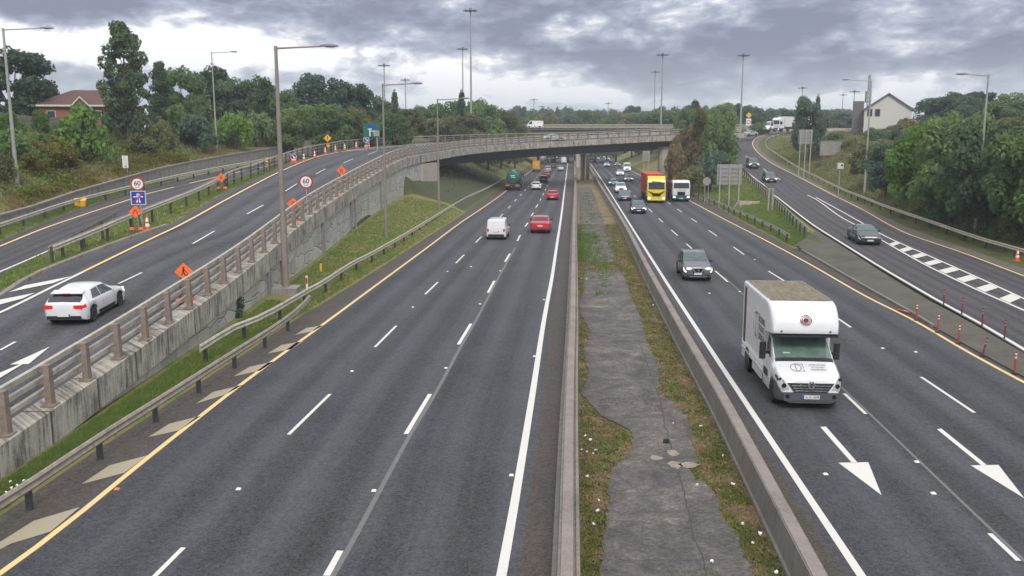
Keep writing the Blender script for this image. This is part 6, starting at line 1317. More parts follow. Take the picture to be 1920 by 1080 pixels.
q = at_depth(1580, 236, 165); t = thing('boundary_wall', 'pale block wall on the bank below the right hand house', 'wall', (q.x, q.y, gz(q.x, q.y))); b = MB(); b.box((0, 0, .9), (9.5, .3, 2.6), rot=.35); b.box((8, 3.0, 1.3), (8, .3, 2.6), rot=.35); b.build('blocks', M['concrete_wall'], t); b = MB(); b.box((0, 0, 2.25), (9.6, .4, .12), rot=.35); b.box((8, 3.0, 2.65), (8.1, .4, .12), rot=.35); b.build('coping', M['concrete_top'], t)
# wooden fence at the top of the left bank
fl = [Vector((xat(WT, min(y, WT[-1].y))-18.2-(0 if y < 90 else (y-90)*.05), y, 0)) for y in np.arange(46, 128, 1.85)]
for p in fl: p.z = gz(p.x, p.y)
fen = thing('wooden_fence', 'weathered grey board fence along the top of the left bank', 'fence', fl[0])
for i in range(len(fl)-1):
    a, b_ = fl[i], fl[i+1]; b = MB(); b.o = Vector(fl[0]); d = (b_-a).normalized(); n = Vector((d.y, -d.x, 0)); hh = 2.15+random.uniform(-.06, .06)
    for j in range(9): q = a.lerp(b_, (j+.5)/9)+n*random.uniform(-.01, .015); b.box((q.x, q.y, q.z+hh/2-.1), (.03, .195, hh+.15+random.uniform(-.03, .03)), rot=math.atan2(d.y, d.x)-PI/2)
    b.build('panel', M['wood_fence'], fen)
# second fence glimpse
q = at_depth(587, 228, 138); t = thing('wooden_fence', 'short piece of grey fence seen through the trees left of the green sign', 'fence', (q.x, q.y, gz(q.x, q.y))); b = MB()
for j in range(26): b.box((j*.25-3, 0, 1.2+random.uniform(-.04, .04)), (.23, .04, 2.4))
b.build('panel', M['wood_fence'], t)
# far bridge
YB = 266; fb = thing('far_bridge', 'straight far road bridge with dark girder and pale railing behind the flyover', 'bridge', (0, YB, 0)); x0, x1 = -62, 74; zd = 11.6
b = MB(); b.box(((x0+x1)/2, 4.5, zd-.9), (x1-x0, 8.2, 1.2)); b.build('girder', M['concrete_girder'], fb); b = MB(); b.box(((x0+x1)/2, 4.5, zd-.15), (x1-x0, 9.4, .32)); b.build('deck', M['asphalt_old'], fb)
for z in (zd+1.25, zd+.85, zd+.45): b = MB(); b.box(((x0+x1)/2, 0, z), (x1-x0, .10, .12)); b.box(((x0+x1)/2, 9.1, z), (x1-x0, .10, .12)); b.build('rail', M['rail_light'], fb)
for k in range(56): b = MB(); b.box((x0+k*2.45, 0, zd+.65), (.16, .16, 1.4)); b.build('post', M['galv_old'], fb)
q = on(1086, 316); pier('bridge_pier', xat(barL, YB)+1.5, YB+4.5, zd-1.5, 1.3, 1.4, 'pale median pier of the far bridge seen below the flyover', 'concrete_pale'); pier('bridge_pier', xat(barL, YB)+4.2, YB+4.5, zd-1.5, 1.3, 1.4, 'right hand median pier of the far bridge seen below the flyover', 'concrete_wall')
for o in bpy.data.objects:
    if o.get('label') in ('white panel van crossing the far bridge towards the left', 'white car left of the van on the far bridge'): o.location.y = YB+3.2; o.location.z = zd+.03
# road at the top of the right slip road, turning right
E0 = [at_depth(1346, 262, 226), at_depth(1345, 251, 250), at_depth(1380, 247, 258), at_depth(1430, 246, 262), at_depth(1560, 246, 262), at_depth(1640, 246, 262)]
E1 = [at_depth(1411, 268, 206), at_depth(1418, 258, 222), at_depth(1440, 253, 230), at_depth(1475, 251, 233), at_depth(1560, 250, 236), at_depth(1640, 250, 236)]
rd = thing('approach_road', 'road bend with pale parapet at the top of the right slip road', 'road'); del rd['category']; del rd['label']; bpy.data.objects.remove(rd)
ra, rbb = spline(E0, 2), spline(E1, 2); n = 60; sheet('road', [(resample(ra, n=n), resample(rbb, n=n))], M['asphalt_slip'], 'grey road bend at the top of the right slip road', dz=.03, subs=2)
b = MB(); R1_ = resample(ra, n=n); b.ruled([p+Vector((0, 0, .0)) for p in R1_], [p+Vector((0, 12, -2.5)) for p in R1_]); R2_ = resample(rbb, n=n); b.ruled(R2_, [p+Vector((3, -5, -3.0)) for p in R2_]); tag(b.build('embankment', M['scrub']), 'weedy embankment under the road bend', kind='structure')
pw = thing('parapet_wall', 'low pale parapet round the bend above the right slip road', 'wall', ra[0]); b = MB(); b.o = Vector(ra[0]); b.extrude(ra, [(-.2, -.6), (-.2, .85), (.1, .85), (.1, -.6)], closed=True); b.build('parapet', M['concrete_pale'], pw)
# ================================================================== vegetation
def leafmat(name, a, b_, c, tr=.45):
    m, T, b, t = custom(name); oi = T.new('ShaderNodeObjectInfo'); P = t.outputs['Object']
    n = T.noise(P, .9, 4, .7); n2 = T.noise(P, 7.0, 2, .7); v = T.math('ADD', T.math('MULTIPLY', n, .75), T.math('MULTIPLY', n2, .45)); v = T.math('ADD', v, T.math('MULTIPLY', T.math('SUBTRACT', oi.outputs['Random'], .5), .25))
    col = T.ramp(v, [(.40, a), (.60, b_), (.82, c)]); T.l.new(col, b.inputs['Base Color']); b.inputs['Roughness'].default_value = .75; b.inputs['Specular IOR Level'].default_value = .25
    tl = T.new('ShaderNodeBsdfTranslucent'); T.l.new(col, tl.inputs[0]); ms = T.new('ShaderNodeMixShader'); ms.inputs[0].default_value = tr; T.l.new(b.outputs[0], ms.inputs[1]); T.l.new(tl.outputs[0], ms.inputs[2])
    T.l.new(ms.outputs[0], [q for q in m.node_tree.nodes if q.type == 'OUTPUT_MATERIAL'][0].inputs[0])
leafmat('leaf_dark', (0.066, 0.110, 0.063), (0.110, 0.168, 0.086), (0.179, 0.248, 0.117)); leafmat('leaf_mid', (0.097, 0.159, 0.062), (0.159, 0.235, 0.086), (0.248, 0.345, 0.131)); leafmat('leaf_bright', (0.103, 0.186, 0.041), (0.172, 0.290, 0.062), (0.262, 0.400, 0.110))
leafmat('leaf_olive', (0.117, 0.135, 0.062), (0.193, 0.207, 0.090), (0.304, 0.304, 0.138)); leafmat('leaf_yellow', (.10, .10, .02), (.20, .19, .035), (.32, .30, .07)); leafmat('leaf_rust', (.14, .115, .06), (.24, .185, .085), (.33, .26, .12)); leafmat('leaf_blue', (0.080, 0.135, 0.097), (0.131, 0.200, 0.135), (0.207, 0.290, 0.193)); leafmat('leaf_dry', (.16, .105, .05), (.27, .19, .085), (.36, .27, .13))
def leaves(b, c, r, n, s, flat=.8):
    """n leaf sprays round a clump centre"""
    d = rng.normal(size=(n, 3)); d /= np.linalg.norm(d, axis=1)[:, None]; rad = r*rng.uniform(.35, 1.0, n)**.6
    P = np.array(c)+d*rad[:, None]*np.array([1, 1, flat])
    nn = d*.8+rng.normal(size=(n, 3))*.6+np.array([0, 0, .35]); nn /= np.linalg.norm(nn, axis=1)[:, None]
    a = np.cross(nn, rng.normal(size=(n, 3))); a /= np.linalg.norm(a, axis=1)[:, None]; e = np.cross(nn, a); S = s*rng.uniform(.6, 1.35, n)[:, None]
    q = np.stack([P-a*S*.5, P+e*S*.38, P+a*S*.62, P-e*S*.36], 1).reshape(-1, 3); k = len(b.v); b.v += [tuple(x) for x in q]; b.f += [[k+4*i, k+4*i+1, k+4*i+2, k+4*i+3] for i in range(n)]; b.m += [0]*n
def crownmesh(kind, seed):
    global rng; rng = np.random.default_rng(seed); random.seed(seed); b = MB(); tr = MB()
    if kind == 'broad':      # unit: radius 1, height 2 (z 0..2)
        cl = []
        for k in range(60):
            a = random.uniform(0, 2*PI); h = random.random()**.8; z = .45+1.45*h; rr = math.sqrt(max(0, 1-((z-1.05)/1.0)**2)); r = rr*random.uniform(.45, .98)
            cl.append((r*math.cos(a), r*math.sin(a), z, random.uniform(.16, .34)))
        for x, y, z, r in cl: leaves(b, (x, y, z), r, int(1150*r*r)+60, .095)
        tr.tube((0, 0, -.1), (.03, .02, .8), .07, .045, 7)
        for x, y, z, r in cl[:10]: tr.tube((.02, .01, .45), (x*.8, y*.8, z), .028, .008, 5)
    elif kind == 'tall':     # unit radius 1, height 4
        cl = []
        for k in range(105):
            a = random.uniform(0, 2*PI); z = .55+3.4*random.random(); e = min(1, (z-.1)/.8)*min(1, ((4.15-z)/1.5))**.6; r = e*random.uniform(.2, .9); cl.append((r*math.cos(a), r*math.sin(a), z, random.uniform(.17, .34)))
        cl += [(.05, 0, 3.95, .12), (-.22, 0, 3.9, .08), (.25, .1, 3.8, .14)]
        for x, y, z, r in cl: leaves(b, (x, y, z), r, int(900*r*r)+40, .12)
        tr.tube((0, 0, -.1), (.02, 0, 3.6), .08, .02, 7)
        for x, y, z, r in cl[:22]: tr.tube((0, 0, max(.3, z-.7)), (x, y, z), .022, .006, 5)
    elif kind == 'conifer':
        for k in range(34):
            z = .25+3.6*(k/34); e = (1-(z/4.05))**.85; a0 = random.uniform(0, 6)
            for j in range(5): a = a0+j*2*PI/5+random.uniform(-.3, .3); r = e*random.uniform(.5, 1.0); leaves(b, (r*.6*math.cos(a), r*.6*math.sin(a), z), .14+.26*e, 34, .12, .5)
        leaves(b, (0, 0, 3.9), .12, 40, .08, 1.6); tr.tube((0, 0, -.1), (0, 0, 3.8), .06, .015, 6)
    elif kind == 'bush':     # radius 1, height ~1.2
        cl = []
        for k in range(26): a = random.uniform(0, 2*PI); r = random.uniform(0, .82); z = .15+(.85-.55*r*r)*random.random()**.5; cl.append((r*math.cos(a), r*math.sin(a), z, random.uniform(.18, .36)))
        for x, y, z, r in cl: leaves(b, (x, y, z), r, int(800*r*r)+40, .12)
        for x, y, z, r in cl[:9]: tr.tube((x*.15, y*.15, -.1), (x*.9, y*.9, z), .022, .008, 5)
    return b, tr
PRO = {}
for kind, n in (('broad', 4), ('tall', 2), ('conifer', 2), ('bush', 5)):
    PRO[kind] = []
    for i in range(n):
        b, tr = crownmesh(kind, 100+i*7+len(kind)); PRO[kind].append((b, tr, {}))
TN = dict(broad='broad_tree', tall='tall_tree', conifer='conifer_tree', bush='bush'); UH = dict(broad=2.0, tall=4.0, conifer=4.0, bush=1.2)
def plant(kind, p, w, h, mt, label, group=None, rz=None, i=None):
    i = random.randrange(len(PRO[kind])) if i is None else i % len(PRO[kind]); b, tr, cache = PRO[kind][i]; t = thing(TN[kind], label, 'bush' if kind == 'bush' else 'tree', p, 0, group)
    for nm_, src, mt_ in (('crown', b, mt), ('trunk' if kind != 'bush' else 'stems', tr, 'bark')):
        key = nm_
        if key not in cache: o = src.build(nm_, M[mt_], t); cache[key] = o
        else:
            o = cache[key].copy(); COL.objects.link(o); o.parent = t
            if o.material_slots[0].material != M[mt_]: o.material_slots[0].link = 'OBJECT'; o.material_slots[0].material = M[mt_]
    t.rotation_euler = (0, 0, random.uniform(0, 6.28) if rz is None else rz); t.scale = (w/2, w/2, h/UH[kind]); return t
def tree_px(kind, px, ytop, wpx, zc, mt, label, group=None, sink=.2, zmax=None, i=None):
    p = at_depth(px, 240, zc); p.z = gz(p.x, p.y); H = topz(p, ytop)-p.z; return plant(kind, p-Vector((0, 0, sink)), wpx*zc/F, H+sink, mt, label, group, i=i)
G1 = 'trees behind the left fence'
for a in (('tall', 240, 43, 86, 108, 'leaf_dark', 'tall dark tree standing alone above the bungalow roof'), ('broad', 30, 98, 150, 120, 'leaf_dark', 'big round dark tree at the left picture edge'), ('broad', 84, 150, 60, 124, 'leaf_dark', 'smaller dark tree at the left end of the bungalow'),
          ('tall', 305, 118, 46, 130, 'leaf_dark', 'narrow dark tree right of the tall lone tree'), ('broad', 345, 130, 100, 140, 'leaf_mid', 'mid green tree between narrow tree and wall lamp post'), ('broad', 398, 128, 90, 150, 'leaf_dark', 'dark tree directly behind the wall lamp post'), ('broad', 445, 150, 90, 150, 'leaf_dark', 'dark low tree right of the wall lamp post'),
          ('broad', 488, 148, 80, 150, 'leaf_dark', 'dark tree just left of the largest lamp post'), ('broad', 530, 172, 70, 150, 'leaf_mid', 'small green tree just right of the largest lamp post'), ('broad', 598, 142, 118, 158, 'leaf_blue', 'tall domed tree, highest of the clump behind the ramp'), ('broad', 650, 158, 104, 162, 'leaf_dark', 'second domed tree of the clump behind the ramp'),
          ('broad', 688, 182, 84, 170, 'leaf_blue', 'sloping right shoulder tree of the domed clump'), ('conifer', 741, 168, 44, 175, 'leaf_dark', 'small pointed conifer right of the domed clump'), ('broad', 716, 192, 60, 172, 'leaf_mid', 'light tree left of the small conifer'), ('broad', 770, 205, 60, 176, 'leaf_olive', 'olive tree right of the small conifer'),
          ('broad', 562, 200, 80, 140, 'leaf_mid', 'green tree below the left edge of the domed clump'), ('broad', 620, 196, 90, 138, 'leaf_mid', 'green tree below the highest domed tree'), ('broad', 665, 205, 80, 142, 'leaf_olive', 'olive tree above the row of cones'), ('broad', 735, 212, 70, 150, 'leaf_mid', 'green tree behind the green direction sign')):
    tree_px(*a)
# bank bushes on the left
cols_ = ['leaf_mid', 'leaf_olive', 'leaf_bright', 'leaf_mid', 'leaf_yellow', 'leaf_blue']; cn = dict(leaf_mid='mid green', leaf_olive='olive', leaf_bright='bright green', leaf_yellow='yellow green', leaf_blue='blue green', leaf_rust='rust brown', leaf_dark='dark green', leaf_dry='dry brown')
def bush_px(px, pb, ytop, wpx, mt, label, group=None, kind='bush'):
    p = gon(px, pb)
    if p is None: return
    zc = p.y*cp+(CAMH-p.z)*sp; H = topz(p, ytop)-p.z; return plant(kind, p-Vector((0, 0, .15)), wpx*zc/F, max(H, .5)+.15, mt, label, group)
for a in ((160, 300, 195, 120, 'leaf_bright', 'large bright green bush against the fence left of centre bank'), (112, 318, 270, 90, 'leaf_yellow', 'yellow green bramble mound right of the left lamp post'), (30, 300, 240, 90, 'leaf_mid', 'green bush behind the far left lamp post'), (60, 330, 285, 70, 'leaf_yellow', 'small yellow bramble at the left lamp post'),
          (5, 345, 280, 60, 'leaf_olive', 'olive bramble at the left picture edge'), (215, 262, 185, 50, 'leaf_yellow', 'yellowish sapling below the right end of the bungalow roof'), (262, 292, 246, 70, 'leaf_olive', 'olive bush under the tall lone tree'), (300, 285, 225, 70, 'leaf_olive', 'second olive bush right of the lone tree trunk'),
          (335, 272, 190, 80, 'leaf_mid', 'tall grey green bush left of the wall lamp post'), (375, 285, 205, 80, 'leaf_blue', 'blue green bush left of the wall lamp post'), (365, 262, 175, 60, 'leaf_mid', 'upper bush left of the wall lamp post'), (440, 280, 208, 80, 'leaf_bright', 'bright bush right of the wall lamp post'), (480, 275, 200, 70, 'leaf_mid', 'green bush left of the largest lamp post'),
          (425, 272, 225, 60, 'leaf_olive', 'olive bush at the foot of the dark low tree'), (545, 268, 205, 80, 'leaf_bright', 'bright bush right of the largest lamp post'), (510, 272, 220, 60, 'leaf_mid', 'bush hidden partly by the largest lamp post'), (585, 262, 225, 70, 'leaf_olive', 'olive bush left of the yellow diamond sign'), (625, 258, 220, 80, 'leaf_mid', 'green bush behind the yellow diamond sign'),
          (665, 258, 222, 70, 'leaf_mid', 'green bush left of the green direction sign'), (80, 258, 200, 34, 'leaf_bright', 'ivy like bush hiding part of the fence left of the bungalow'), (20, 265, 205, 60, 'leaf_bright', 'bright hedge bush on the fence at the far left')): bush_px(*a)
random.seed(5); nb = 0
for k in range(500):
    y = random.uniform(48, 150); wx = xat(WT, min(y, WT[-1].y)); x = wx-random.uniform(4.5, 19)**1.0; 
    if random.random() < .2 and x > wx-9: continue
    p = Vector((x, y, gz(x, y))); s = random.uniform(1.8, 3.8)*(1.0 if x < wx-11 else .75); mt = random.choice(cols_+['leaf_yellow', 'leaf_bright', 'leaf_dry'] if x > wx-11 else cols_)
    if p.x/(p.y*cp+(CAMH-p.z)*sp)*F+960 < 330 and wx-x > 9.5: s = min(s, 1.25)
    plant('bush', p-Vector((0, 0, .15)), s*1.25, s*random.uniform(.6, 1.05), mt, '%s scrub bush on the left bank between wall and fence' % cn[mt], 'scrub bushes on the left bank, '+cn[mt]); nb += 1
    if nb >= 175: break
# behind the flyover, left of the far bridge
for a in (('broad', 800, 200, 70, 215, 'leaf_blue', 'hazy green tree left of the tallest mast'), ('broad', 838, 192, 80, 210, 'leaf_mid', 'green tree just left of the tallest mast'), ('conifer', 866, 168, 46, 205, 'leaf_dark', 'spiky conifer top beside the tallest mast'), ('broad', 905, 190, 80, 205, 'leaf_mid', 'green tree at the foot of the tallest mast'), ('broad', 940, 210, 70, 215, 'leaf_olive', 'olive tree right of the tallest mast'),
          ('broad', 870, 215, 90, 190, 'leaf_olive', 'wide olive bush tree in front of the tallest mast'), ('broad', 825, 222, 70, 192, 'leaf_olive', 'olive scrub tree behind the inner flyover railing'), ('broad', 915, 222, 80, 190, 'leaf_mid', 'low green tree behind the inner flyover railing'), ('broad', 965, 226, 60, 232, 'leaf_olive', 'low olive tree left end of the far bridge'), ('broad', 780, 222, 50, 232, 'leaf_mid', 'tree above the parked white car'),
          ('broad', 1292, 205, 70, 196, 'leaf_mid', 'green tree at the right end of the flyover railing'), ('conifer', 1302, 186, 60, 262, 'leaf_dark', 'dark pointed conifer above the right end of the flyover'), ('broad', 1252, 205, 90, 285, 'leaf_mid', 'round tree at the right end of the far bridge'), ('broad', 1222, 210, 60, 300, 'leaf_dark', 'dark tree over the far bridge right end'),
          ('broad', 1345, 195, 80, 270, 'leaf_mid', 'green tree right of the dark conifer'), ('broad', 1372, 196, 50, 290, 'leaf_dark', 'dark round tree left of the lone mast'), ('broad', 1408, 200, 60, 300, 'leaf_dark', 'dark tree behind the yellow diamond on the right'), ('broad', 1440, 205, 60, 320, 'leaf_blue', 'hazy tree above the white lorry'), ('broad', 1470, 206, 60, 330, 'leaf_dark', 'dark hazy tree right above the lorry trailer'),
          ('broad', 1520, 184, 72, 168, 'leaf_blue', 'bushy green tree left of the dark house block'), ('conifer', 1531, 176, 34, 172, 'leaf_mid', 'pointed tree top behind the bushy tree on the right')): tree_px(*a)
# right end of the flyover: rusty and green clump in the triangle
for a in ((1270, 350, 262, 50, 'leaf_rust', 'rusty brown bush against the round pier', None, 'bush'), (1288, 335, 232, 62, 'leaf_rust', 'upper rust brown tree at the right abutment of the flyover', None, 'broad'), (1300, 350, 262, 70, 'leaf_rust', 'wide rust coloured bush in front of the rusty tree', None, 'bush'), (1318, 330, 208, 54, 'leaf_yellow', 'yellow green tree top in the rusty clump', None, 'broad'), (1345, 345, 210, 70, 'leaf_mid', 'large green tree left of the right slip road', None, 'broad'),
          (1330, 360, 270, 78, 'leaf_blue', 'low blue green bush above the sign backs', None, 'bush'), (1297, 368, 305, 60, 'leaf_olive', 'thorny olive bush behind the octagonal sign', None, 'bush'), (1258, 335, 290, 40, 'leaf_olive', 'olive bush left of the round pier', None, 'bush'), (1360, 322, 255, 46, 'leaf_bright', 'bright green bush edge beside the slip road line', None, 'bush'), (1276, 362, 320, 40, 'leaf_rust', 'small brown bush above the cream lorry', None, 'bush')):
    bush_px(*a)
# right bank
for a in ((1920, 452, 250, 170, 'leaf_mid'), (1845, 438, 235, 160, 'leaf_dark'), (1780, 425, 215, 150, 'leaf_mid'), (1725, 405, 240, 120, 'leaf_bright'), (1660, 372, 270, 90, 'leaf_blue'), (1640, 345, 262, 90, 'leaf_olive'), (1712, 372, 225, 100, 'leaf_mid'), (1990, 460, 240, 160, 'leaf_mid')):
    bush_px(a[0], a[1], a[2], a[3], a[4], '%s tree in the thick belt right of the slip road, near x mark' % cn[a[4]], None, 'broad')['label'] = {1920: 'large mid green tree at the right picture edge above the lone cone', 1845: 'dark tree behind the nearer right lamp post', 1780: 'mid green tree left of the nearer right lamp post', 1725: 'bright green bushy tree between the two right lamp posts', 1660: 'blue green bush just right of the right lamp post', 1640: 'olive bush above and right of the right lamp post', 1712: 'mid green tree uphill between the two right lamp posts', 1990: 'green tree beyond the right picture edge'}[a[0]]
random.seed(11); nb = 0
for k in range(900):
    y = random.uniform(34, 200); x0_ = xat(SG, min(y, SG[-1].y)); dx = random.uniform(2.5, 30); 
    if y > 95 and dx < 9 and random.random() < .75: continue
    x = x0_+dx; p = Vector((x, y, gz(x, y))); near_ = y < 100; s = random.uniform(3.2, 6.2) if near_ else random.uniform(2.4, 5.2)
    if dx < 5: s *= .5
    zc_ = p.y*cp+(CAMH-p.z)*sp; px_ = p.x/zc_*F+960; yl = np.interp(px_, [1400, 1500, 1540, 1600, 1665, 1700, 2000], [262, 255, 240, 228, 232, 205, 190]); smax = topz(p, yl)-p.z
    if smax < .8: continue
    s = min(s, smax)
    mt = random.choice(['leaf_mid', 'leaf_dark', 'leaf_mid', 'leaf_olive', 'leaf_blue']+(['leaf_dry', 'leaf_olive'] if not near_ else ['leaf_bright'])); kd = 'broad' if near_ and dx > 5 else 'bush'
    plant(kd, p-Vector((0, 0, .3)), s*1.15, s*(1.15 if kd == 'broad' else .8), mt, ('%s %s in the belt above the right guard rail' if near_ else '%s %s on the bank beyond the right lamp post') % (cn[mt], 'tree' if kd == 'broad' else 'scrub bush'), 'planting on the right bank, %s %s%s' % (cn[mt], kd, ' near' if near_ else '')); nb += 1
    if nb >= 120: break
# under the flyover, left slope and beyond
for k in range(26):
    y = random.uniform(150, 330); x = xat(leftedge, y)-random.uniform(7, 28); p = Vector((x, y, gz(x, y))); s = random.uniform(2, 4); mt = random.choice(['leaf_mid', 'leaf_olive', 'leaf_dark'])
    if 108 < y < 190 and x > -24 and False: continue
    if y < 196: s *= .45
    plant('bush', p-Vector((0, 0, .2)), s*1.3, s*.8, mt, '%s scrub on the slope seen below the flyover, left side' % cn[mt], 'scrub below the flyover on the left, '+cn[mt])
for k in range(30):
    y = random.uniform(235, 470); x = xat(rightedge, min(y, 470))+random.uniform(6, 30); p = Vector((x, y, gz(x, y))); s = random.uniform(2.5, 5); mt = random.choice(['leaf_mid', 'leaf_olive', 'leaf_dark'])
    plant('bush', p-Vector((0, 0, .2)), s*1.3, s*.9, mt, '%s scrub on the far right slope seen below the flyover' % cn[mt], 'scrub below the flyover on the right, '+cn[mt])
# far tree line
random.seed(3)
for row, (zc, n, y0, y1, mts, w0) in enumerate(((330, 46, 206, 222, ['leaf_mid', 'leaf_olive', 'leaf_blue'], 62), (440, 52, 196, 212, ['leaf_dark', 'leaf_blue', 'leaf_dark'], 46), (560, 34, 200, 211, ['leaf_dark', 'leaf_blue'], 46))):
    for k in range(n):
        px = 740+(1640-740)*(k+random.uniform(.1, .9))/n; z_ = zc*random.uniform(.94, 1.06); p = at_depth(px, 240, z_)
        if row == 0 and 1000 < px < 1215 and False: continue
        mt = random.choice(mts); kd = 'broad' if random.random() < .9 else 'conifer'; yt = random.triangular(y0, y1, y1-3)
        g_ = 'far tree line, %s %s, row %s' % (cn[mt], kd, ['near', 'middle', 'back'][row]); xm = xat(leftedge, 480)-4; xM = xat(rightedge, 480)+4
        tree_px(kd, px, yt, w0*random.uniform(.7, 1.3)*(.55 if kd == 'conifer' else 1), z_, mt, 'distant %s %s in the %s row of the far tree line' % (cn[mt], 'conifer' if kd == 'conifer' else 'tree', ['nearest', 'middle', 'rearmost'][row]), g_)
for k in range(34):
    px = random.choice([random.uniform(-60, 60), random.uniform(290, 560), random.uniform(1745, 2020)]); zc = random.uniform(150, 230); mt = random.choice(['leaf_dark', 'leaf_mid', 'leaf_blue'])
    tree_px('broad', px, random.uniform(172, 200), random.uniform(60, 100), zc, mt, '%s tree in the background wood %s' % (cn[mt], 'behind the left fence' if px < 700 else 'behind the right bank'), 'background wood %s, %s' % ('left' if px < 700 else 'right', cn[mt]))
# ================================================================== grass and litter (uncountable)
def tufts(name, label, m, pts, h, w, blades=4, lean=.5):
    V = []; Fc = []
    for p in pts:
        for j in range(blades):
            a = random.uniform(0, 2*PI); hh = h*random.uniform(.5, 1.2); ww = w*random.uniform(.6, 1.2); r = random.uniform(0, w*2.5); c = Vector((p[0]+r*math.cos(a*3), p[1]+r*math.sin(a*3), p[2]-.02)); d = Vector((math.cos(a), math.sin(a), 0)); l = Vector((random.uniform(-1, 1), random.uniform(-1, 1), 0))*lean*hh; k = len(V)
            V += [tuple(c-d*ww/2), tuple(c+d*ww/2), tuple(c+l+Vector((0, 0, hh)))]; Fc.append((k, k+1, k+2))
    me = bpy.data.meshes.new(name); me.from_pydata(V, [], Fc); me.materials.append(M[m]); o = bpy.data.objects.new(name, me); COL.objects.link(o); return tag(o, label, kind='stuff')
leafmat('blade', (.11, .18, .04), (.17, .25, .06), (.25, .28, .10), .4); leafmat('blade_dry', (.18, .14, .065), (.30, .22, .11), (.42, .32, .18), .4); leafmat('litter_leaf', (.13, .08, .045), (.24, .16, .09), (.42, .33, .22), .2); leafmat('moss', (.08, .105, .022), (.14, .165, .04), (.21, .22, .08), .2)
pts = []
random.seed(21)
while len(pts) < 26000:
    y = 20+(110-20)*random.random()**1.9; a, b_ = -13.6, xat(leftedge, y)-.25; x = random.uniform(a, b_) if y < 98 else random.uniform(xat(FL[:i_ab+1], min(y, 112))+.4, b_)
    if 49 < y < 52.8 and x < -12.1: continue
    pts.append((x, y, gz(x, y)))
tufts('grass', 'short green grass strip between ramp wall and guard rail', 'blade', pts, .16, .035)
pts = []
while len(pts) < 6000:
    y = random.uniform(34, 100); t_ = random.random(); i = 0; x = xat(SRe, min(y, SRe[-1].y))*(1-t_)+xat([q for q in DL if q.y < 108], y)*t_; z = zsl(0, y)*(1-t_)+zr(x, y)*t_ 
    pts.append((x, y, z+.02))
for k in range(4000):
    y = random.uniform(38, 100); t_ = random.random(); x = xat(WT, min(y, WT[-1].y))*(1-t_)+(xat(SLe, min(y, SLe[-1].y)))*t_; pts.append((x, y, zsl(0, y)+.02))
tufts('grass', 'rough grass on the verges beside the left slip road', 'blade', pts, .2, .05)
pts = []
while len(pts) < 7500:
    y = random.uniform(44, 125); x = xat(WT, min(y, WT[-1].y))-random.uniform(.4, 14); pts.append((x, y, gz(x, y)))
tufts('dry_grass', 'dry brown grass and brambles on the left bank', 'blade_dry', pts, .38, .10, 4, .7)
pts = []
while len(pts) < 9000:
    y = random.uniform(40, 200); x = xat(SG, min(y, SG[-1].y))+random.uniform(.5, 16); pts.append((x, y, gz(x, y)))
tufts('weeds', 'mixed weeds on the bank beside the right slip road', 'blade_dry', pts[:4500], .5, .12, 4, .7); tufts('weeds', 'green weeds under the right tree belt', 'blade', pts[4500:], .5, .14, 4, .7)
pts = []
while len(pts) < 11000:
    y = random.uniform(yof(1500, 468)+1.5, 190); a, b_ = xat(rightedge, y)+.3, xat(SSL, y)-1.2
    if b_ > a: x = random.uniform(a, b_); pts.append((x, y, gz(x, y)))
tufts('grass', 'long grass in the triangle between motorway and right slip road', 'blade', pts, .3, .07, 4, .6)
# scrambling undergrowth that reads as one mass
def mass(name, label, m, n, place, r0, r1, ls, k=26):
    global rng
    rng = np.random.default_rng(n); b = MB(); c = 0
    while c < n:
        p = place()
        if p is None: continue
        r = random.uniform(r0, r1); leaves(b, (p[0], p[1], p[2]+r*.5), r, k, ls, .7); c += 1
    return tag(b.build(name, M[m]), label, kind='stuff')
def onbank(a0, a1, ph, y0=44, y1=150):
    def f():
        y = random.uniform(y0, y1); x = xat(WT, min(y, WT[-1].y))-random.uniform(a0, a1)
        if mnoise.noise(Vector((x*.16+ph, y*.12, ph))) < -.02: return None
        return (x, y, gz(x, y))
    return f
random.seed(31)
mass('bramble_cover', 'yellow green brambles creeping down the left bank', 'leaf_yellow', 1300, onbank(.6, 13, 3.1, 44, 110), .45, 1.0, .19)
mass('bramble_cover', 'green brambles creeping over the left bank', 'leaf_bright', 900, onbank(.8, 16, 8.7), .45, 1.05, .19)
mass('bramble_cover', 'olive undergrowth filling the top of the left bank', 'leaf_olive', 1200, onbank(2.5, 16, 15.2), .45, 1.05, .19)
mass('bramble_cover', 'dark green undergrowth filling the top of the left bank', 'leaf_mid', 800, onbank(8, 17, 22.9), .4, .95, .18)
def onright(a0, a1, ph, y0=34, y1=110):
    def f():
        y = random.uniform(y0, y1); x = xat(SG, min(y, SG[-1].y))+random.uniform(a0, a1)
        if mnoise.noise(Vector((x*.18+ph, y*.14, ph))) < -.08: return None
        return (x, y, gz(x, y)+random.uniform(0, .5)*(a1 > 5))
    return f
mass('hedge_undergrowth', 'mid green undergrowth below the right tree belt', 'leaf_mid', 900, onright(1.4, 9, 2.2), .35, 1.1, .18)
mass('hedge_undergrowth', 'dark undergrowth below the right tree belt', 'leaf_dark', 800, onright(2.2, 12, 9.2), .5, 1.3, .19)
mass('hedge_undergrowth', 'olive undergrowth on the bank beyond the right lamp post', 'leaf_olive', 800, onright(3, 24, 5.2, 95, 215), .4, 1.1, .2)
mass('hedge_undergrowth', 'rusty bracken on the bank beyond the right lamp post', 'leaf_rust', 420, onright(4, 20, 12.2, 95, 200), .35, .8, .18)
def under():
    y = random.uniform(116, 250); x = xat(leftedge, y)-random.uniform(3.5, 26); return (x, y, gz(x, y))
mass('undergrowth', 'low dark undergrowth on the slope below the flyover', 'leaf_mid', 900, under, .2, .5, .15, 20)
def inside(x, y): return xat(a_, y) < x < xat(c_, y) if a_[0].y < y < a_[-1].y else False
pm, pl_ = [], []
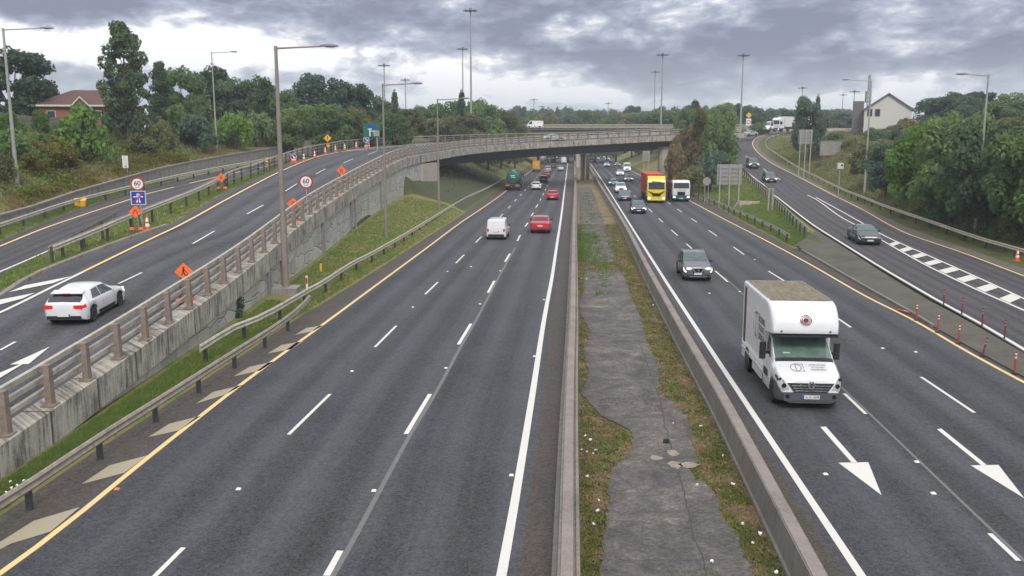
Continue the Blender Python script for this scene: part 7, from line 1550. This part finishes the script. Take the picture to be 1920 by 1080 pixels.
while len(pm) < 17000:
    y = 15+(80)*random.random()**1.8; x = random.uniform(xat(barL, y)+.62, xat(barR, y)-.05)
    if inside(x, y): continue
    (pl_ if mnoise.noise(Vector((x*1.6, y*.8, 4)))+random.gauss(0, .28) > .02 else pm).append((x, y, .02))
tufts('moss', 'green moss and low weeds along the median edges', 'moss', pm, .09, .055, 4, 1.2); tufts('leaf_litter', 'brown dead leaves along the median edges', 'litter_leaf', pl_, .05, .075, 5, 1.6)
pts = [(xat(barL, y)+.65+abs(random.gauss(0, .75)), y, .02) for y in [on(1100, random.uniform(440, 492)).y for _ in range(160)]]; tufts('weeds', 'clump of tall green weeds against the left median barrier', 'blade', pts, .45, .09, 5, .5)
pts = []
for k in range(900): y = random.uniform(50, 150); pts.append((cx(.42+.3*mnoise.noise(Vector((y*.06, 2, 1))), y)+random.gauss(0, .45), y, .05)) if mnoise.noise(Vector((y*.35, 7, 1))) > -.15 else None
tufts('weeds', 'line of green weeds growing in the far median joint', 'blade', pts, .18, .06, 4, .6)
mat('mortar', (.27, .235, .185), .9, var=.3, vs=9)
# litter: small white scraps on the median and verge
random.seed(8)
for k, (px, py) in enumerate(((1097, 819), (1107, 826), (1090, 845), (1101, 849), (1112, 851), (1117, 846), (1100, 895), (1123, 941), (1120, 960), (1113, 985), (1314, 800), (1307, 912), (1374, 910), (1355, 856), (1425, 1003), (1334, 1056), (1455, 1075), (1412, 1020), (1262, 795), (1240, 575), (1225, 573), (1100, 524), (1090, 523), (1186, 457), (1158, 452), (1392, 985), (12, 925), (22, 918), (45, 905), (20, 905), (32, 912))):
    p = on(px, py, .09); b = MB(); s_ = random.uniform(.02, .055); vs_ = [Vector((math.cos(a)*s_*random.uniform(.6, 1.3), math.sin(a)*s_*random.uniform(.5, 1.1), random.uniform(0, .05))) for a in (0, 1.1, 2.2, 3.3, 4.4, 5.4)]; b.add(vs_+[v+Vector((0, 0, .03)) for v in vs_], [tuple(range(6))[::-1], tuple(range(6, 12))]+[(i, (i+1) % 6, 6+(i+1) % 6, 6+i) for i in range(6)])
    t = b.build('litter', M['fuzz_white']); t.location = p; tag(t, 'crumpled white scrap of litter on the median edge' if px > 100 else 'white litter heap scrap behind the near guard rail', 'litter', 'white litter scraps on the median' if px > 100 else 'litter behind the near rail')
for px, py, w_, l_ in ((1261, 849, .20, .26), (1230, 859, .2, .2), (1266, 872, .2, .3), (1290, 872, .3, .2)):
    p = on(px, py, .058); b = MB(); b.add([p+Vector((math.cos(a)*w_*random.uniform(.7, 1.2), math.sin(a)*l_*random.uniform(.7, 1.2), .006)) for a in np.linspace(0, 6, 12)], [tuple(range(12))]); tag(b.build('mortar_patch', M['mortar']), 'pale dried mortar patch on the median slab', kind='structure')
p = on(1249, 829, .07); b = MB(); b.box((0, 0, .05), (.19, .16, .11), rot=.4, bev=.04, taper=(.8, .8)); t = b.build('rubbish_bag', M['plastic_black']); t.location = p; tag(t, 'small black lump of rubbish on the median slab', 'rubbish')
# black creeper hole in the wall
q = min(SH, key=lambda q: abs(q.x/(q.y*cp+(CAMH-q.z)*sp)*F+960-442)); t = thing('creeper', 'dark creeper hanging in a recess of the block wall', 'creeper', (q.x, q.y, q.z-1.1)); b = MB(); rng = np.random.default_rng(4)
for k in range(7): leaves(b, (-.02, random.uniform(-.25, .25), -.1-k*.16), .2, 60, .11)
b.build('leaves', M['leaf_dark'], t)
# ---- lettering becomes plain meshes
dg = bpy.context.evaluated_depsgraph_get()
for o in [o for o in bpy.data.objects if o.type == 'FONT']:
    me = bpy.data.meshes.new_from_object(o.evaluated_get(dg)); n = bpy.data.objects.new(o.name, me); COL.objects.link(n); n.parent = o.parent; n.location = o.location; n.rotation_euler = o.rotation_euler; n.scale = o.scale
    nm_ = o.name; bpy.data.objects.remove(o); n.name = nm_

# ---- every look-alike gets the label that points to it alone
def pxy(p): zc_ = p.y*cp+(CAMH-p.z)*sp; return p.x/zc_*F+960, 540+F*((CAMH-p.z)*cp-p.y*sp)/zc_
LM = [(20, 'far left lamp'), (150, 'bungalow'), (240, 'lone tall tree'), (403, 'wall lamp post'), (515, 'largest lamp post'), (615, 'yellow diamond sign'), (697, 'green direction sign'), (800, 'parked white car'), (884, 'tallest mast'), (985, 'far bridge van'), (1090, 'median piers'), (1240, 'second tallest mast'), (1330, 'rusty clump'), (1389, 'lone mast'), (1458, 'white lorry'), (1508, 'tall sign back'), (1575, 'roadside box'), (1627, 'right lamp post'), (1730, 'right lamp pair'), (1836, 'nearer right lamp'), (1915, 'right edge cone')]
tops = [o for o in bpy.data.objects if o.parent is None and o.get('category')]; by = {}
for o in tops: by.setdefault(o['label'], []).append(o)
ORD = ['nearest', 'second', 'third', 'fourth', 'fifth', 'sixth', 'seventh', 'eighth', 'ninth', 'tenth', 'eleventh', 'twelfth', 'thirteenth', 'fourteenth', 'fifteenth', 'sixteenth', 'seventeenth', 'eighteenth', 'nineteenth', 'twentieth']
bpy.context.view_layer.update(); used = {}
plants = sorted([o for l, os_ in by.items() if len(os_) > 1 for o in os_ if o['category'] in ('tree', 'bush')], key=lambda o: o.location.y)
for o in plants:
    l = o['label']; colr = next((c for c in cn.values() if c in l), 'green'); px_, py_ = pxy(o.location); H = o.scale.z*UH['broad' if o.name.startswith('broad') else 'tall' if o.name.startswith('tall') else 'conifer' if o.name.startswith('conifer') else 'bush']
    lo, hi = (1.6, 2.6) if o['category'] == 'bush' else (6, 10); size = 'small' if H < lo else 'large' if H > hi else 'middling'
    if 'far tree line' in o['group']: zone = {'near': 'fronting the far wood', 'middle': 'inside the far wood', 'back': 'behind the far wood'}[o['group'].split()[-1]]
    elif 'below the flyover' in l or 'below the flyover' in o['group']: zone = 'on slopes beyond the flyover'
    elif 'background wood' in l: zone = 'in the background wood'
    elif px_ < 800: wx_ = xat(WT, min(o.location.y, WT[-1].y))-o.location.x; zone = ('low on' if wx_ < 8 else 'midway up' if wx_ < 13 else 'high on')+' the left bank'
    else: wx_ = o.location.x-xat(SG, min(o.location.y, SG[-1].y)); zone = ('low on' if wx_ < 8 else 'midway up' if wx_ < 17 else 'high on')+' the right bank'
    x_, nm_ = min(LM, key=lambda q: abs(q[0]-px_)); rel = 'by' if abs(px_-x_) < 9 else ('left of' if px_ < x_ else 'right of')
    kd = 'conifer' if o.name.startswith('conifer') else o['category']; new = '%s %s %s, %s the %s' % (colr, kd, zone, rel, nm_); used.setdefault(new, []).append((o, size))
for new, os_ in used.items():
    os_.sort(key=lambda o: o[0].location.y)
    for i, (o, size) in enumerate(os_): o['label'] = (size+' '+new) if len(os_) == 1 else (ORD[i]+(' nearest ' if i else ' ')+new) if i < 20 else new
RL = [(LL1, 'left dashed line of the outbound lanes'), (LL2, 'right dashed line of the outbound lanes'), (LA, 'white edge line by the median'), (RB, 'white edge line of the oncoming lanes'), (RR1, 'first dashed line of the oncoming lanes'), (RR2, 'second dashed line of the oncoming lanes'), (LY, 'yellow line of the outbound lanes')]
g_ = {}
for o in tops:
    if o['category'] == 'road stud' and o['label'].startswith('white'): P_, n_ = min(RL, key=lambda q: abs(xat(q[0], o.location.y)-o.location.x)); g_.setdefault('white road stud, %%s along the %s' % n_, []).append(o)
    if o['category'] == 'litter': g_.setdefault('crumpled white litter scrap, %%s along the %s' % ('left median edge' if 0 < o.location.x < xat(barL, o.location.y)*.5+xat(barR, o.location.y)*.5 else 'right median edge' if o.location.x > 0 else 'near guard rail'), []).append(o)
for f_, os_ in g_.items():
    for i, o in enumerate(sorted(os_, key=lambda o: o.location.y)): o['label'] = f_ % ORD[min(i, 19)]
# ---- thin summer haze in one closed box round everything
b = MB(); b.box((0, 780, 19), (1500, 1700, 46)); m = bpy.data.materials.new('haze_air'); m.use_nodes = True; m.node_tree.nodes.clear(); T = NT(m.node_tree)
v = T.new('ShaderNodeVolumePrincipled'); v.inputs['Color'].default_value = (.80, .86, .95, 1); v.inputs['Density'].default_value = HAZE; v.inputs['Anisotropy'].default_value = .2; o_ = T.new('ShaderNodeOutputMaterial'); T.l.new(v.outputs[0], o_.inputs['Volume'])
hz_ = b.build('haze', m); tag(hz_, 'thin bluish haze over the whole interchange', kind='stuff')
print('objects', len(bpy.data.objects))
